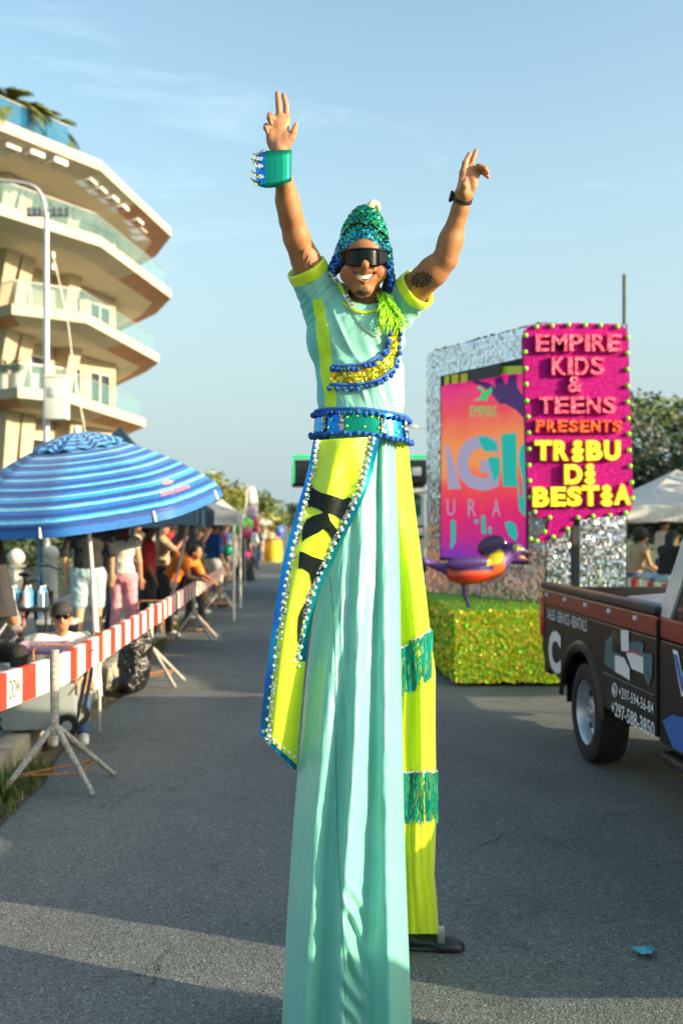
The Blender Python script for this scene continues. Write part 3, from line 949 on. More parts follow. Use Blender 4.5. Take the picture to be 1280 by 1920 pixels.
# his right arm (left in view)
A1 = [P(612, 570, 3.60), P(584, 520, 3.55), P(556, 445, 3.47), P(546, 412, 3.44), P(538, 372, 3.40), P(528, 312, 3.34), P(524, 284, 3.30)]
sd.chain(A1, [0.056, 0.052, 0.046, 0.041, 0.037, 0.027, 0.025], 0.012)
sd.ell(P(541, 385, 3.41), (0.037, 0.038, 0.062), 0.02, rot=(0, R(-12), 0))
sd.ell(P(575, 490, 3.52), (0.048, 0.050, 0.06), 0.02, rot=(0, R(-20), 0))
def hp(x, y, dy=0.0): return P(x, y, YA + dy)
for q in ((537, 222, .004), (524, 219, 0), (513, 226, .002), (506, 240, .004)):
    sd.cap(hp(524, 282), hp(*q), 0.022, 0.0135, 0.016)
sd.ell(hp(537, 262, -.012), (0.019, 0.017, 0.030), 0.012, rot=(0, R(18), 0)); sd.ell(hp(507, 258, -.006), (0.014, 0.016, 0.032), 0.012)
sd.chain([hp(524, 220), hp(522, 195, -.004), hp(520, 174, .002)], [0.0112, 0.0102, 0.0084], 0.003)
sd.chain([hp(537, 221, .004), hp(536, 196, 0), hp(531.5, 178, .004)], [0.0110, 0.0098, 0.0082], 0.003)
sd.chain([hp(514, 226), hp(506, 216, -.026), hp(505, 220, -.045), hp(508, 231, -.040)], [0.0105, 0.0098, 0.0092, 0.0080], 0.003)
sd.chain([hp(507, 241), hp(499, 235, -.024), hp(498, 239, -.038), hp(501, 247, -.034)], [0.0098, 0.0088, 0.0082, 0.0072], 0.003)
sd.chain([hp(536, 272, -.008), hp(546, 258, -.016), hp(550, 248, -.018), hp(555, 233, -.016)], [0.015, 0.0120, 0.0115, 0.0080], 0.006)
# his left arm (right in view)
A2 = [P(742, 572, 3.60), P(775, 543, 3.52), P(812, 508, 3.44), P(834, 486, 3.41), P(845, 450, 3.39), P(862, 392, 3.35), P(868, 368, 3.33)]
sd.chain(A2, [0.056, 0.054, 0.051, 0.041, 0.038, 0.028, 0.025], 0.012)
sd.ell(P(843, 455, 3.39), (0.037, 0.038, 0.058), 0.02, rot=(0, R(16), 0))
for q in ((868, 322, 0), (881, 315, .008), (886, 319, .006), (891, 328, .004)):
    sd.cap(hp(869, 364, .02), hp(*q), 0.022, 0.0130, 0.016)
sd.ell(hp(867, 350, -.008), (0.017, 0.016, 0.026), 0.012); sd.ell(hp(887, 342, .0), (0.014, 0.016, 0.026), 0.012)
sd.chain([hp(868, 322), hp(871.5, 305, -.003), hp(880, 288, .004)], [0.0108, 0.0098, 0.0080], 0.003)
sd.chain([hp(882, 314, .01), hp(886, 299, .012), hp(892, 282.5, .018)], [0.0102, 0.0090, 0.0078], 0.003)
sd.chain([hp(886, 319), hp(898, 311, -.018), hp(908, 315, -.026), hp(913.5, 323, -.024)], [0.0104, 0.0096, 0.0088, 0.0076], 0.003)
sd.chain([hp(891, 328, .004), hp(900, 320, -.004), hp(909, 325, -.008), hp(914.5, 331, -.006)], [0.0098, 0.0088, 0.0080, 0.0070], 0.003)
sd.chain([hp(867, 354, -.012), hp(869.5, 346, -.03), hp(873, 337, -.034)], [0.0135, 0.0115, 0.0086], 0.005)
bme = sd.mesh('body', MATS['skin_tan'], 0.0, 1)
bv = verts_np(bme); bx, by = to_px(bv)
skin = np.tile(np.array([[0.39, 0.175, 0.072]], np.float32), (len(bv), 1))
fr = bv[:, 1] < YH + 0.02
def dab(cx, cy, rx, ry, col, soft=1.6, mask=None):
    d = np.sqrt(((bx - cx) / rx) ** 2 + ((by - cy) / ry) ** 2)
    w = np.clip((soft - d) / (soft - 1 + 1e-6), 0, 1)[:, None]
    if mask is not None: w = w * mask[:, None]
    skin[:] = skin * (1 - w) + np.array(col, np.float32) * w
face = fr & (bv[:, 1] > 3.2) & (by > 440) & (by < 570) & (bx > 625) & (bx < 735)
dab(680, 549, 11, 4, (0.07, 0.04, 0.026), 1.8, face)          # goatee
dab(683, 541, 4, 3, (0.16, 0.08, 0.05), 1.8, face)
dab(653, 508, 11, 9, (0.42, 0.15, 0.065), 2.0, face); dab(709, 508, 11, 9, (0.44, 0.155, 0.065), 2.0, face)
for p_ in up[1:4] + lo[1:4]:
    q = to_px(np.array([[p_.x, p_.y, p_.z]])); dab(q[0][0], q[1][0], 7, 1.5, (0.36, 0.14, 0.075), 1.8, face)
mouth = face & (bx > 663) & (bx < 703) & (by > 514) & (by < 526) & (bv[:, 1] > YH - 0.084) & (bv[:, 1] < YH - 0.05)
dab(683, 519, 17, 5, (0.20, 0.06, 0.045), 1.1, mouth)
# palms and finger pads pinker
for cx, cy, rx, ry in ((524, 250, 26, 26), (521, 190, 6, 20), (534, 195, 6, 20), (876, 338, 20, 20), (876, 300, 8, 16)):
    dab(cx, cy, rx, ry, (0.47, 0.23, 0.125), 1.4, bv[:, 1] < YA + 0.005)
for cx, cy in ((520, 173), (531.5, 177), (507, 230), (500, 246), (556, 233), (880, 287), (892, 282), (914, 325), (915, 332), (873, 337)):
    dab(cx, cy, 5, 5, (0.52, 0.21, 0.14), 1.5)
set_vcol(bme, skin)
body = link_mesh('body', bme, walker)
BVH = BVHTree.FromPolygons([tuple(v) for v in bv], [tuple(p.vertices) for p in bme.polygons])
def on(bvh, px, py, off, Y0=2.6):
    """the point of a built surface met at this place, lifted by off"""
    c = Vector((0, 0, CAM_H)); d = (P(px, py, 4) - c).normalized()
    h = bvh.ray_cast(c, d)
    if h[0] is None: return None
    n = h[1] if h[1].dot(d) < 0 else -h[1]
    return h[0] + n * off

# teeth: single curved row, each tooth its own piece
th = MB()
tm = MB().bbox((0, 0, 0), (0.0088, 0.004, 0.0155), 0.0014).mesh('tooth', MATS['teeth'], True)
for i in range(9):
    t = (i - 4) / 4
    p = H(683 + t * 19, 519.2 - 7.5 * t * t, -0.0905 + 0.0175 * t * t)
    shared('tooth', tm, p, body, (0, 0, t * 0.5), (1, 1, 1 - 0.5 * t * t))

# tattoos: ink lines lying on the skin
def ink(lines, r=0.0012):
    mb = MB()
    for ln in lines:
        pts = []
        for x, y in spline(ln, len(ln) * 5):
            q = on(BVH, x, y, 0.0006)
            if q: pts.append(q)
        if len(pts) > 2: mb.tube(pts, r, 5)
    o = mb.build('tattoo', MATS['tattoo_ink'], body)
ink([[(561, 474), (565, 468), (567, 476), (570, 466), (566, 482), (571, 489), (577, 478), (574, 490), (570, 497), (576, 496), (580, 490), (579, 500), (585, 498), (588, 505), (584, 511), (591, 513), (588, 518)]], 0.0011)
ros = []
def wob(r0, k, amp_, ph, n=40): return [(790 + 1.35 * r0 * (1 + amp_ * math.sin(k * t + ph)) * math.cos(t) - 3 * math.sin(t), 524 + r0 * (1 + amp_ * math.sin(k * t + ph)) * math.sin(t)) for t in np.linspace(0, 2 * PI, n)]
ros += [wob(13, 11, .14, 0, 60), wob(11.5, 11, .12, 1.5, 60), wob(7, 6, .25, .5), wob(3, 5, .2, 0, 20)]
for k in range(9):
    t = 2 * PI * k / 9 + .2; ros.append([(790 + 1.35 * r_ * math.cos(t + .25 * math.sin(r_)), 524 + r_ * math.sin(t + .25 * math.sin(r_))) for r_ in (4, 6, 8, 10, 12)])
ink(ros, 0.0016)

# ---- shirt
ss = SDF(P(530, 850, 3.6) - Vector((0.02, 0.25, 0.02)), P(820, 470, 3.5) + Vector((0.04, 0.35, 0.02)), 0.004)
ss.ell(P(667, 632, YT), (0.176, 0.124, 0.175), 0.03); ss.ell(P(676, 725, YT), (0.150, 0.114, 0.17), 0.04)
ss.cap(P(676, 690, YT), P(677, 806, YT), 0.148, 0.150, 0.03, flat=True, sq=(1, 1.30, 1))
ss.cap(P(618, 576, YT), P(738, 576, YT), 0.074, 0.072, 0.05)
ss.cap(P(610, 575, YT), P(574, 503, 3.535), 0.078, 0.066, 0.03, flat=True)
ss.cap(P(742, 576, YT), P(781, 541, 3.50), 0.076, 0.066, 0.03, flat=True)
ss.ell(P(684, 560, YT - 0.03), (0.072, 0.10, 0.038), 0.015, 'sub'); ss.cap(P(684, 575, YT), P(684, 500, YT - .02), 0.062, 0.07, 0.012, 'sub')
# hollow sleeves so that the cuffs read as openings
ss.cap(P(588, 532, 3.56), P(567, 488, 3.52), 0.056, 0.061, 0.004, 'sub'); ss.cap(P(766, 555, 3.535), P(792, 531, 3.48), 0.056, 0.061, 0.004, 'sub')
sme = ss.mesh('shirt', MATS['shirt_aqua'], 0.0, 2)
sv = verts_np(sme); sx, sy = to_px(sv)
# folds: long drapes that run from the armpits and pull towards the waist
nr = np.empty(len(sv) * 3, np.float32); sme.vertices.foreach_get('normal', nr); nr = nr.reshape(-1, 3)
amp = np.zeros(len(sv), np.float32)
tt = (sx - 600) * 0.72 - (sy - 560) * 0.30                       # across the diagonal drapes
ll_ = (sx - 600) * 0.45 + (sy - 560) * 0.89
def ridged(ac_, al, k, z0):
    return np.array([1 - 2 * abs(noise.noise(Vector((float(a) * k, float(b) * k * 0.13, z0)))) for a, b in zip(ac_, al)], np.float32)
amp += 0.0075 * (ridged(tt, ll_, 0.055, 2.0) - .7) * np.clip(1.15 - np.abs(sy - 650) / 150, 0, 1)
amp += 0.0065 * (ridged(sx * .9 - sy * .35, sy * .9 + sx * .3, 0.06, 5.0) - .7) * np.clip((sy - 670) / 60, 0, 1)
amp += 0.0060 * (ridged(sx + sy * .9, sx - sy, 0.05, 9.0) - .7) * np.clip(1.2 - np.hypot(sx - 600, sy - 560) / 80, 0, 1)
amp += 0.0050 * (ridged(sx - sy * .8, sx + sy, 0.05, 7.0) - .7) * np.clip(1.2 - np.hypot(sx - 750, sy - 575) / 70, 0, 1)
amp += 0.003 * np.array([noise.noise(Vector((v[0] * 14 + v[2] * 5, v[1] * 14, v[2] * 6))) for v in sv], np.float32)
sv2 = sv + nr * amp[:, None]
sme.vertices.foreach_set('co', sv2.ravel()); sme.update()
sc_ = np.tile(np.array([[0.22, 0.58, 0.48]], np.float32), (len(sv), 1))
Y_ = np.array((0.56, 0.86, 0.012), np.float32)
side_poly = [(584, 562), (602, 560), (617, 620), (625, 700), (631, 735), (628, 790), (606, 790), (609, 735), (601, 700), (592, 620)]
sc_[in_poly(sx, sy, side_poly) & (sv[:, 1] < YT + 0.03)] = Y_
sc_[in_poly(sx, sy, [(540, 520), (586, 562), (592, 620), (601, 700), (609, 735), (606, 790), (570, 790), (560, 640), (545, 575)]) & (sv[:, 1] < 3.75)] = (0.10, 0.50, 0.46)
for a_, b_ in ((P(581, 517, 3.549), P(572, 499, 3.532)), (P(772.5, 548.5, 3.517), P(784.5, 538, 3.495))):
    d_ = np.array((b_ - a_).normalized()); dd_ = (sv - np.array(a_)) @ d_
    sc_[(dd_ > 0.0) & (np.linalg.norm(sv - np.array(b_), axis=1) < .12)] = Y_
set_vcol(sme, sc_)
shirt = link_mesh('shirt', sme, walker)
SBVH = BVHTree.FromPolygons([tuple(v) for v in sv2], [tuple(p.vertices) for p in sme.polygons])
def ring(c, axis, r, tube_r, mat, name, parent, n=40, sq=1.0):
    axis = Vector(axis).normalized(); a = axis.orthogonal().normalized(); b = axis.cross(a)
    MB().tube([Vector(c) + (a * math.cos(2 * PI * k / n) + b * math.sin(2 * PI * k / n) * sq) * r for k in range(n)], tube_r, 8, closed=True).build(name, mat, parent, True)
def cuff(p0, p1, r0, r1, name):
    d = (p1 - p0).normalized(); a = d.orthogonal().normalized(); b = d.cross(a)
    def f(u, v):
        t = 2 * PI * u; prof = [(0, 0.002), (0.5, 0.004), (1.0, 0.003), (1.0, -0.004), (0.4, -0.005)]
        k = v * 4; i = min(int(k), 3); w = k - i
        tt_ = lerp(prof[i][0], prof[i + 1][0], w); off = lerp(prof[i][1], prof[i + 1][1], w)
        r = lerp(r0, r1, tt_) + off + 0.0018 * math.sin(5 * t)
        return p0.lerp(p1, tt_) + (a * math.cos(t) + b * math.sin(t)) * r
    MB().grid(f, 44, 8, closed=True).build(name, MATS['neon_yellow'], shirt, 'all')
cuff(P(581, 517, 3.549), P(572, 499, 3.532), 0.0715, 0.0695, 'cuff'); cuff(P(772.5, 548.5, 3.517), P(784.5, 538, 3.495), 0.0715, 0.0695, 'cuff')
col_pts = [q for q in (on(SBVH, x, y, 0.003) for x, y in spline([(642, 566), (655, 578), (672, 585), (690, 586), (708, 581), (722, 570)], 24)) if q]
MB().tube(col_pts, 0.005, 6).build('collar', MATS['neon_yellow'], shirt, True)

# ---- hat: sequinned pointed cap with ear flaps
hs = SDF(H(600, 580) - Vector((0.02, 0.25, 0.02)), H(760, 375) + Vector((0.02, 0.25, 0.02)), 0.004)
hs.ell(H(681.5, 474, 0.01), (0.088, 0.110, 0.108), 0.012)
hs.cap(H(682, 462, 0.01), H(683, 432, 0.01), 0.086, 0.072, 0.015)
hs.cap(H(683, 432, 0.01), H(684, 411, 0.01), 0.074, 0.046, 0.02)
hs.cap(H(648, 474, 0.0), H(627, 504, 0.0), 0.034, 0.022, 0.02); hs.cap(H(714, 478, 0.0), H(730, 543, 0.0), 0.036, 0.022, 0.02)
hs.ell(H(681, 525, -0.10), (0.080, 0.13, 0.142), 0.008, 'sub'); hs.ell(H(682, 502, 0.0), (0.077, 0.098, 0.112), 0.004, 'sub')
hs.ell(H(682, 590, 0.0), (0.078, 0.16, 0.13), 0.01, 'sub')
hme = hs.mesh('hat', MATS['black_cloth'], 0.0, 2)
hat = link_mesh('hat', hme, walker)
hv = verts_np(hme)
hn = np.empty(len(hv) * 3, np.float32); hme.vertices.foreach_get('normal', hn); hn = hn.reshape(-1, 3)
hcx, hcy = to_px(hv)
HB = BVHTree.FromPolygons([tuple(v) for v in hv], [tuple(p.vertices) for p in hme.polygons])
ctr = np.array(v3(H(683, 480, 0.0)))
outw = ((hv - ctr) * hn).sum(1) > 0.035
idx = np.where(outw)[0]; rng.shuffle(idx)
sq = MB(); sqc = []
taken = {}
for i in idx:
    p = Vector(hv[i]); key = (round(p.x / 0.0072), round(p.y / 0.0072), round(p.z / 0.0072))
    if key in taken: continue
    taken[key] = 1
    n = (Vector(hn[i]) + Vector((random.gauss(0, .28), random.gauss(0, .28), random.gauss(0, .28)))).normalized()
    a = n.orthogonal().normalized(); b = n.cross(a); r = random.uniform(0.0036, 0.0052)
    c = p + Vector(hn[i]) * 0.003
    sq.add([c + (a * math.cos(2 * PI * k / 6) + b * math.sin(2 * PI * k / 6)) * r for k in range(6)], [(0, 1, 2, 3, 4, 5)])
    brim = 440 + 0.45 * abs(hcx[i] - 683) ** 1.02 if hcx[i] < 700 else 440 + 0.9 * abs(hcx[i] - 683)
    h = (hcy[i] - brim) / 30 + random.gauss(0, 0.35)
    if h < -0.6: col = random.choice([(0.01, 0.30, 0.14), (0.01, 0.42, 0.26), (0.05, 0.48, 0.12), (0.01, 0.22, 0.20)])
    elif h < 0.35: col = random.choice([(0.01, 0.36, 0.48), (0.01, 0.44, 0.42), (0.01, 0.20, 0.50), (0.10, 0.60, 0.66)])
    else: col = random.choice([(0.01, 0.08, 0.46), (0.02, 0.12, 0.58), (0.01, 0.20, 0.62), (0.01, 0.06, 0.30)])
    sqc += [col] * 6
o = sq.build('hat_sequins', MATS['hat_sequin'], hat, fix=False); set_vcol(o.data, np.array(sqc, np.float32)); o['kind'] = 'stuff'
def piping(pts, name, mat, r, parent, bvh, off=0.004):
    q = [x for x in (on(bvh, a, b, off) for a, b in spline(pts, 40)) if x]
    if len(q) > 3: MB().tube(q, r, 6).build(name, mat, parent, True)
piping([(645, 442), (653, 430), (664, 421), (676, 420), (686, 424), (697, 422), (704, 430), (714, 437), (723, 445)], 'hat_piping', MATS['black_cloth'], 0.0022, hat, HB, 0.006)
hp0 = H(691, 396, -0.01)
MB().tube([hp0, H(694, 387, -.012), H(700, 381, -.012), H(707, 383, -.012), H(710, 391, -.010), H(709, 398, -.008)], [0.013, 0.017, 0.015, 0.012, 0.008, 0.003], 10).build('horn', MATS['horn'], hat, True)

# ---- wrap-around sunglasses
lens = MB()
def lens_pt(u, v):
    x = lerp(640, 727, u); t = (x - 684) / 43
    top = 466 + 5 * t * t; bot = 499 + 1.5 * (1 - abs(t)) - 9 * max(0, 1 - abs((x - 684) / 11)) ** 1.2 * 1.8 - 8 * max(0, abs(t) - .55) / .45
    y = lerp(top, bot, v)
    return H(x, y, -0.128 + 0.066 * t * t * (0.75 + .25 * abs(t)) + 0.004 * v)
lens.grid(lens_pt, 40, 8)
gl = empty('sunglasses', H(684, 480, -0.1)); gl.parent = walker; gl.location = H(684, 480, -0.1) - wpos(walker)
W[gl.name] = H(684, 480, -0.1)
lo_ = lens.build('lens', MATS['lens_black'], gl, 'all'); solidify(lo_, 0.003, 1)
MB().tube([lens_pt(k / 30, 0) + Vector((0, -0.001, 0.001)) for k in range(31)], 0.0034, 6).build('brow_bar', MATS['black_plastic'], gl, True)
for s, x0, x1 in ((-1, 642, 634), (1, 725, 727)):
    MB().tube([lens_pt(0 if s < 0 else 1, 0.1), H(x1, 476, -0.03), H(x1 + s, 482, 0.03)], [0.004, 0.0035, 0.003], 6).build('temple_arm', MATS['black_plastic'], gl, True)

# ---- watch and armband
wc = empty('wristwatch', P(865, 371, 3.335)); wc.parent = walker; wc.location = P(865, 371, 3.335) - wpos(walker); W[wc.name] = P(865, 371, 3.335)
ax = (P(870, 358, 3.325) - P(861, 392, 3.35)).normalized()
c0 = P(866, 372, 3.335); a_ = ax.orthogonal().normalized(); b_ = ax.cross(a_)
def strap(u, v):
    t = 2 * PI * u; prof = [(-0.013, 0.031), (-0.012, 0.0345), (0.012, 0.0345), (0.013, 0.031)]
    k = min(int(v * 3), 2); w = v * 3 - k
    z = lerp(prof[k][0], prof[k + 1][0], w); r = lerp(prof[k][1], prof[k + 1][1], w)
    return c0 + ax * z + (a_ * math.cos(t) + b_ * math.sin(t)) * r
MB().grid(strap, 32, 6, closed=True).build('strap', MATS['black_plastic'], wc, True)
side = Vector((-1, 0.25, -0.25)).normalized(); side = (side - ax * side.dot(ax)).normalized()
MB().bbox(c0 + side * 0.037, (0.012, 0.034, 0.036), 0.004, rot=Matrix((side, ax.cross(side), ax)).transposed()).build('watch_case', MATS['black_plastic'], wc, True)

ab = empty('armband', P(522, 315, 3.32)); ab.parent = walker; ab.location = P(522, 315, 3.32) - wpos(walker); W[ab.name] = P(522, 315, 3.32)
def band_pt(u, v):
    # a wide springy cuff: flat front, turned round the right edge, open at the left
    prof = [(498, -0.058), (506, -0.062), (518, -0.064), (530, -0.063), (540, -0.058), (545.5, -0.044), (546.5, -0.02), (544, 0.02), (534, 0.040), (518, 0.046), (502, 0.040)]
    k = u * (len(prof) - 1); i = min(int(k), len(prof) - 2); w = k - i
    x = lerp(prof[i][0], prof[i + 1][0], w); dy = lerp(prof[i][1], prof[i + 1][1], w)
    ytop = lerp(282, 280, min(1, max(0, (x - 500) / 45))); ybot = lerp(352, 338, min(1, max(0, (x - 497) / 50)) ** 2.2)
    return P(x, lerp(ytop, ybot, v), 3.32 + dy)
bo = MB().grid(band_pt, 50, 6).build('cuff_sheet', MATS['film_green'], ab, 'all'); solidify(bo, 0.002)
def fl_pt(u, v):
    x = lerp(499, 480, u); y = lerp(283 + 6 * u, 352 - 2 * u - 4 * u * u, v)
    return P(x, y, 3.32 - 0.058 + 0.035 * u * u)
fo = MB().grid(fl_pt, 8, 8).build('side_flange', MATS['film_blue'], ab, 'all'); solidify(fo, 0.002)
for (x0, y0, x1, y1, hh) in ((494, 282, 473, 287, 9), (487, 299, 470, 296, 8), (490, 307, 474, 304, 7), (489, 327, 471, 319, 8), (490, 343, 469, 332, 10)):
    mb = MB(); n = 8; pts = []
    for k in range(n + 1):
        t = k / n; x = lerp(x0, x1, t); y = lerp(y0, y1, t) + 3 * math.sin(PI * t)
        w = hh * (1 - t) ** 0.8 * 0.5
        pts.append((P(x, y - w * .6, 3.285), P(x, y + w, 3.275)))
    for k in range(n):
        mb.add([pts[k][0], pts[k + 1][0], pts[k + 1][1], pts[k][1]], [(0, 1, 2, 3)])
    sp = mb.build('spike', MATS['spike_grey'], ab); solidify(sp, 0.003)
for (x, y) in ((486, 297), (486, 311), (488, 330)):
    mb = MB()
    for _ in range(26):
        a, r = random.uniform(0, 2 * PI), random.uniform(0, 1) ** .5
        c = P(x + 7 * r * math.cos(a), y + 3.6 * r * math.sin(a), 3.264); mb.sphere(c, random.uniform(0.0012, 0.0024), 5, 4)
    rs_ = mb.build('rhinestones', MATS['rhinestone'], ab); rs_['kind'] = 'stuff'
for (x, y) in ((475, 297), (478, 308), (477, 328), (479, 345)):
    MB().sphere(P(x, y, 3.272), 0.0042, 8, 6).build('bead', MATS['neon_yellow'], ab, 'all')

# ---- trim pieces shared by sash, belt and panel
pom = MB()
pom.sphere((0, 0, 0), 0.0098, 10, 7)
pom.v = [tuple(Vector(v) * (1 + random.uniform(-.10, .12))) for v in pom.v]
pom_me = pom.mesh('pompom', MATS['pompom_blue'], 'all')
pearl_me = MB().sphere((0, 0, 0), 0.0070, 10, 7).mesh('pearl', MATS['pearl'], 'all')
stud_me = MB().sphere((0, 0, 0), 0.0040, 8, 5).mesh('stud', MATS['neon_yellow'], 'all')
def discs(mb, pts, r, jitter=0.35):
    for p, n in pts:
        n = (n + Vector((random.gauss(0, jitter), random.gauss(0, jitter), random.gauss(0, jitter)))).normalized()
        a = n.orthogonal().normalized(); b = n.cross(a); rr = r * random.uniform(.75, 1.2)
        mb.add([p + (a * math.cos(2 * PI * k / 7) + b * math.sin(2 * PI * k / 7)) * rr for k in range(7)], [tuple(range(7))])

# ---- sash across the chest
sash_u = spline([(625, 686), (650, 686), (678, 683), (702, 674), (719, 656), (726, 632), (724, 604), (716, 580)], 60)
sash_l = spline([(622, 721), (655, 721), (690, 717), (716, 706), (735, 688), (743, 655), (746, 620), (744, 590)], 60)
def sash_pt(u, v, off=0.010):
    i = min(int(v * 59), 59); p = sash_u[i] * (1 - u) + sash_l[i] * u
    return on(SBVH, p[0], p[1], off) or P(p[0], p[1], 3.49)
so = MB().grid(lambda u, v: sash_pt(u, v, 0.007), 4, 59).build('sash', MATS['neon_yellow'], walker, 'all')
dm = MB(); dl = []
for k in range(420):
    p = sash_pt(random.uniform(.06, .94), random.uniform(0, 1), 0.010); dl.append((p, (Vector((0, 0, CAM_H)) - p).normalized()))
discs(dm, dl, 0.0058, 0.4)
o = dm.build('sash_sequins', MATS['gold_sequin'], so, fix=False); o['kind'] = 'stuff'
for u in (0.0, 1.0):
    pts = [sash_pt(u, v, 0.011) for v in np.linspace(0, 1, 60)]
    MB().tube(pts, 0.0052, 6).build('braid', MATS['braid_blue'], so, True)
    for k in range(0, 60, 3 if u == 0 else 3):
        p = pts[k]; shared('pompom', pom_me, p + Vector((random.uniform(-.003, .005), -0.005, -0.014 + random.uniform(-.004, .003))), so, (k, k * 2, k), (random.uniform(.75, 1.1),) * 3)
# neon tassel strands on the shoulder
ts = MB()
for k in range(240):
    x0 = random.uniform(707, 742); y0 = random.uniform(553, 580)
    L_ = random.uniform(20, 54); dx = random.uniform(-6, 14) + (x0 - 718) * 0.25
    p = []
    for j in range(6):
        t = j / 5; xx = x0 + dx * t + 2.5 * math.sin(t * 5 + k); yy = y0 + L_ * t
        q = on(SBVH, min(xx, 752), yy, 0.012 + random.uniform(0, 0.02) + 0.012 * math.sin(PI * t)) or P(xx, yy, 3.50)
        p.append(q)
    ts.tube(p, 0.0013, 3, caps=False)
o = ts.build('shoulder_tassel', MATS['neon_strand'], walker, fix=False); o['kind'] = 'stuff'
# braided shoulder strap with chain links on the other shoulder, and a thin necklace
st = [on(SBVH, x, y, 0.008) or on(BVH, x, y, 0.01) for x, y in spline([(617, 512), (627, 528), (641, 545), (652, 563), (663, 580)], 30)]
st = [p for p in st if p]
MB().tube(st, 0.0075, 7).build('shoulder_cord', MATS['neon_yellow_cord'], walker, True)
chm = MB()
for k in list(range(1, 11)) + list(range(19, len(st) - 1)):
    a = k * 1.3; chm.tube([st[k] + Vector((0.008 * math.cos(a + t), -0.007, 0.006 * math.sin(a + t))) for t in np.linspace(0, 2 * PI, 9)[:-1]], 0.0018, 5, closed=True)
o = chm.build('chain_links', MATS['silver'], walker, True); o['kind'] = 'stuff'
nk = [q for q in (on(SBVH, x, y, 0.002) for x, y in spline([(658, 582), (668, 598), (680, 615), (694, 627), (706, 630), (712, 618), (713, 600)], 46)) if q]
MB().tube(nk, 0.0014, 5).build('necklace', MATS['gold'], walker, True)

# ---- belt
BC = P(677, 800, YT + 0.01)
BRX, BRY = 0.166, 0.146
def belt_pt(th_, v, off=0.0):
    # th_ = 0 faces the camera, v = 0 top edge, 1 bottom edge
    r = 1 + 0.05 * v + off
    x = BC.x + BRX * r * math.sin(th_); y = BC.y - BRY * r * math.cos(th_)
    z = BC.z + 0.048 - 0.088 * v - 0.018 * math.sin(th_) * (1 if math.sin(th_) > 0 else .35)
    return Vector((x, y, z))
belt = empty('belt', BC); belt.parent = walker; belt.location = BC - wpos(walker); W[belt.name] = BC
segs = [(-180, -52, 'film_blue'), (-52, -27, 'film_blue'), (-27, 22, 'film_green'), (22, 60, 'film_blue'), (60, 180, 'film_teal')]
for a, b, mname in segs:
    o = MB().grid(lambda u, v: belt_pt(R(lerp(a, b, u)), v, 0.006 * math.sin(PI * v)), max(4, int((b - a) / 5)), 5).build('belt_plate', MATS[mname], belt, 'all')
for v in (0.0, 1.0):
    MB().tube([belt_pt(2 * PI * k / 72, v, 0.01) for k in range(72)], 0.0062, 6, closed=True).build('braid', MATS['braid_blue'], belt, True)
    for k in range(46):
        t = 2 * PI * k / 46
        shared('pompom', pom_me, belt_pt(t + random.uniform(-.02, .02), v + (0.17 if v == 0 else 0.02) + random.uniform(-.05, .05), 0.05), belt, (k, k, k), (random.uniform(.8, 1.12),) * 3)
for deg in (-52, -27, 22, 60):
    mb = MB(); dl = []
    for k in range(60):
        t = R(deg + random.uniform(-3, 3)); dl.append((belt_pt(t, random.uniform(.18, .88), 0.05), Vector((math.sin(t), -math.cos(t), 0))))
    discs(mb, dl, 0.0042, 0.5); o = mb.build('silver_sequin_strip', MATS['silver_sequin'], belt, fix=False); o['kind'] = 'stuff'
for deg, v in ((-20, .35), (-20, .7), (-8, .3), (0, .72), (8, .3), (16, .3), (16, .7), (35, .4), (42, .75), (-40, .45), (-44, .75), (50, .5)):
    shared('stud', stud_me, belt_pt(R(deg), v, 0.045), belt)

# ---- front panel (neon yellow, hung from the belt)
PL = spline([(588, 826), (576, 890), (556, 960), (533, 1050), (516, 1150), (500, 1265), (487, 1380)], 81)
PR = spline([(711, 818), (700, 870), (684, 925), (655, 985), (622, 1055), (594, 1122), (577, 1200), (566, 1310), (555, 1447)], 81)
def panel_pt(u, v, off=0.0):
    k = v * 80; i = min(int(k), 79); w = k - i
    l = PL[i] * (1 - w) + PL[i + 1] * w; r = PR[i] * (1 - w) + PR[i + 1] * w
    p = l * (1 - u) + r * u
    Yd = 3.455 - 0.085 * v
    t = math.sin(PI * u)
    Yd -= 0.030 * t * (1 - 0.5 * v)
    # soft folds pulling down from the belt
    Yd += 0.012 * math.sin(9 * u + 5 * v) * math.exp(-((v - .12) / .16) ** 2) + 0.008 * math.sin(14 * u - 9 * v + 1) * math.exp(-((v - .22) / .14) ** 2)
    Yd += 0.016 * (1 / (1 + math.exp(-(v - .55) * 14))) * math.cos(2 * PI * min(1, u * 1.15) + .6)
    Yd += 0.045 * max(0, u - 0.80) / 0.20 * max(0, v - 0.45)
    return P(p[0], p[1], Yd - off)
panel = MB().grid(lambda u, v: panel_pt(u, v), 40, 80).build('front_panel', MATS['neon_yellow'], walker, 'all')
solidify(panel, 0.003)
def edge_u(side, px, v):
    if side == 0: px = px * min(1.0, .55 + .9 * v)
    k = min(int(v * 80), 80); wd = max(40.0, PR[k][0] - PL[k][0]); du = px / wd
    return du if side == 0 else 1 - du
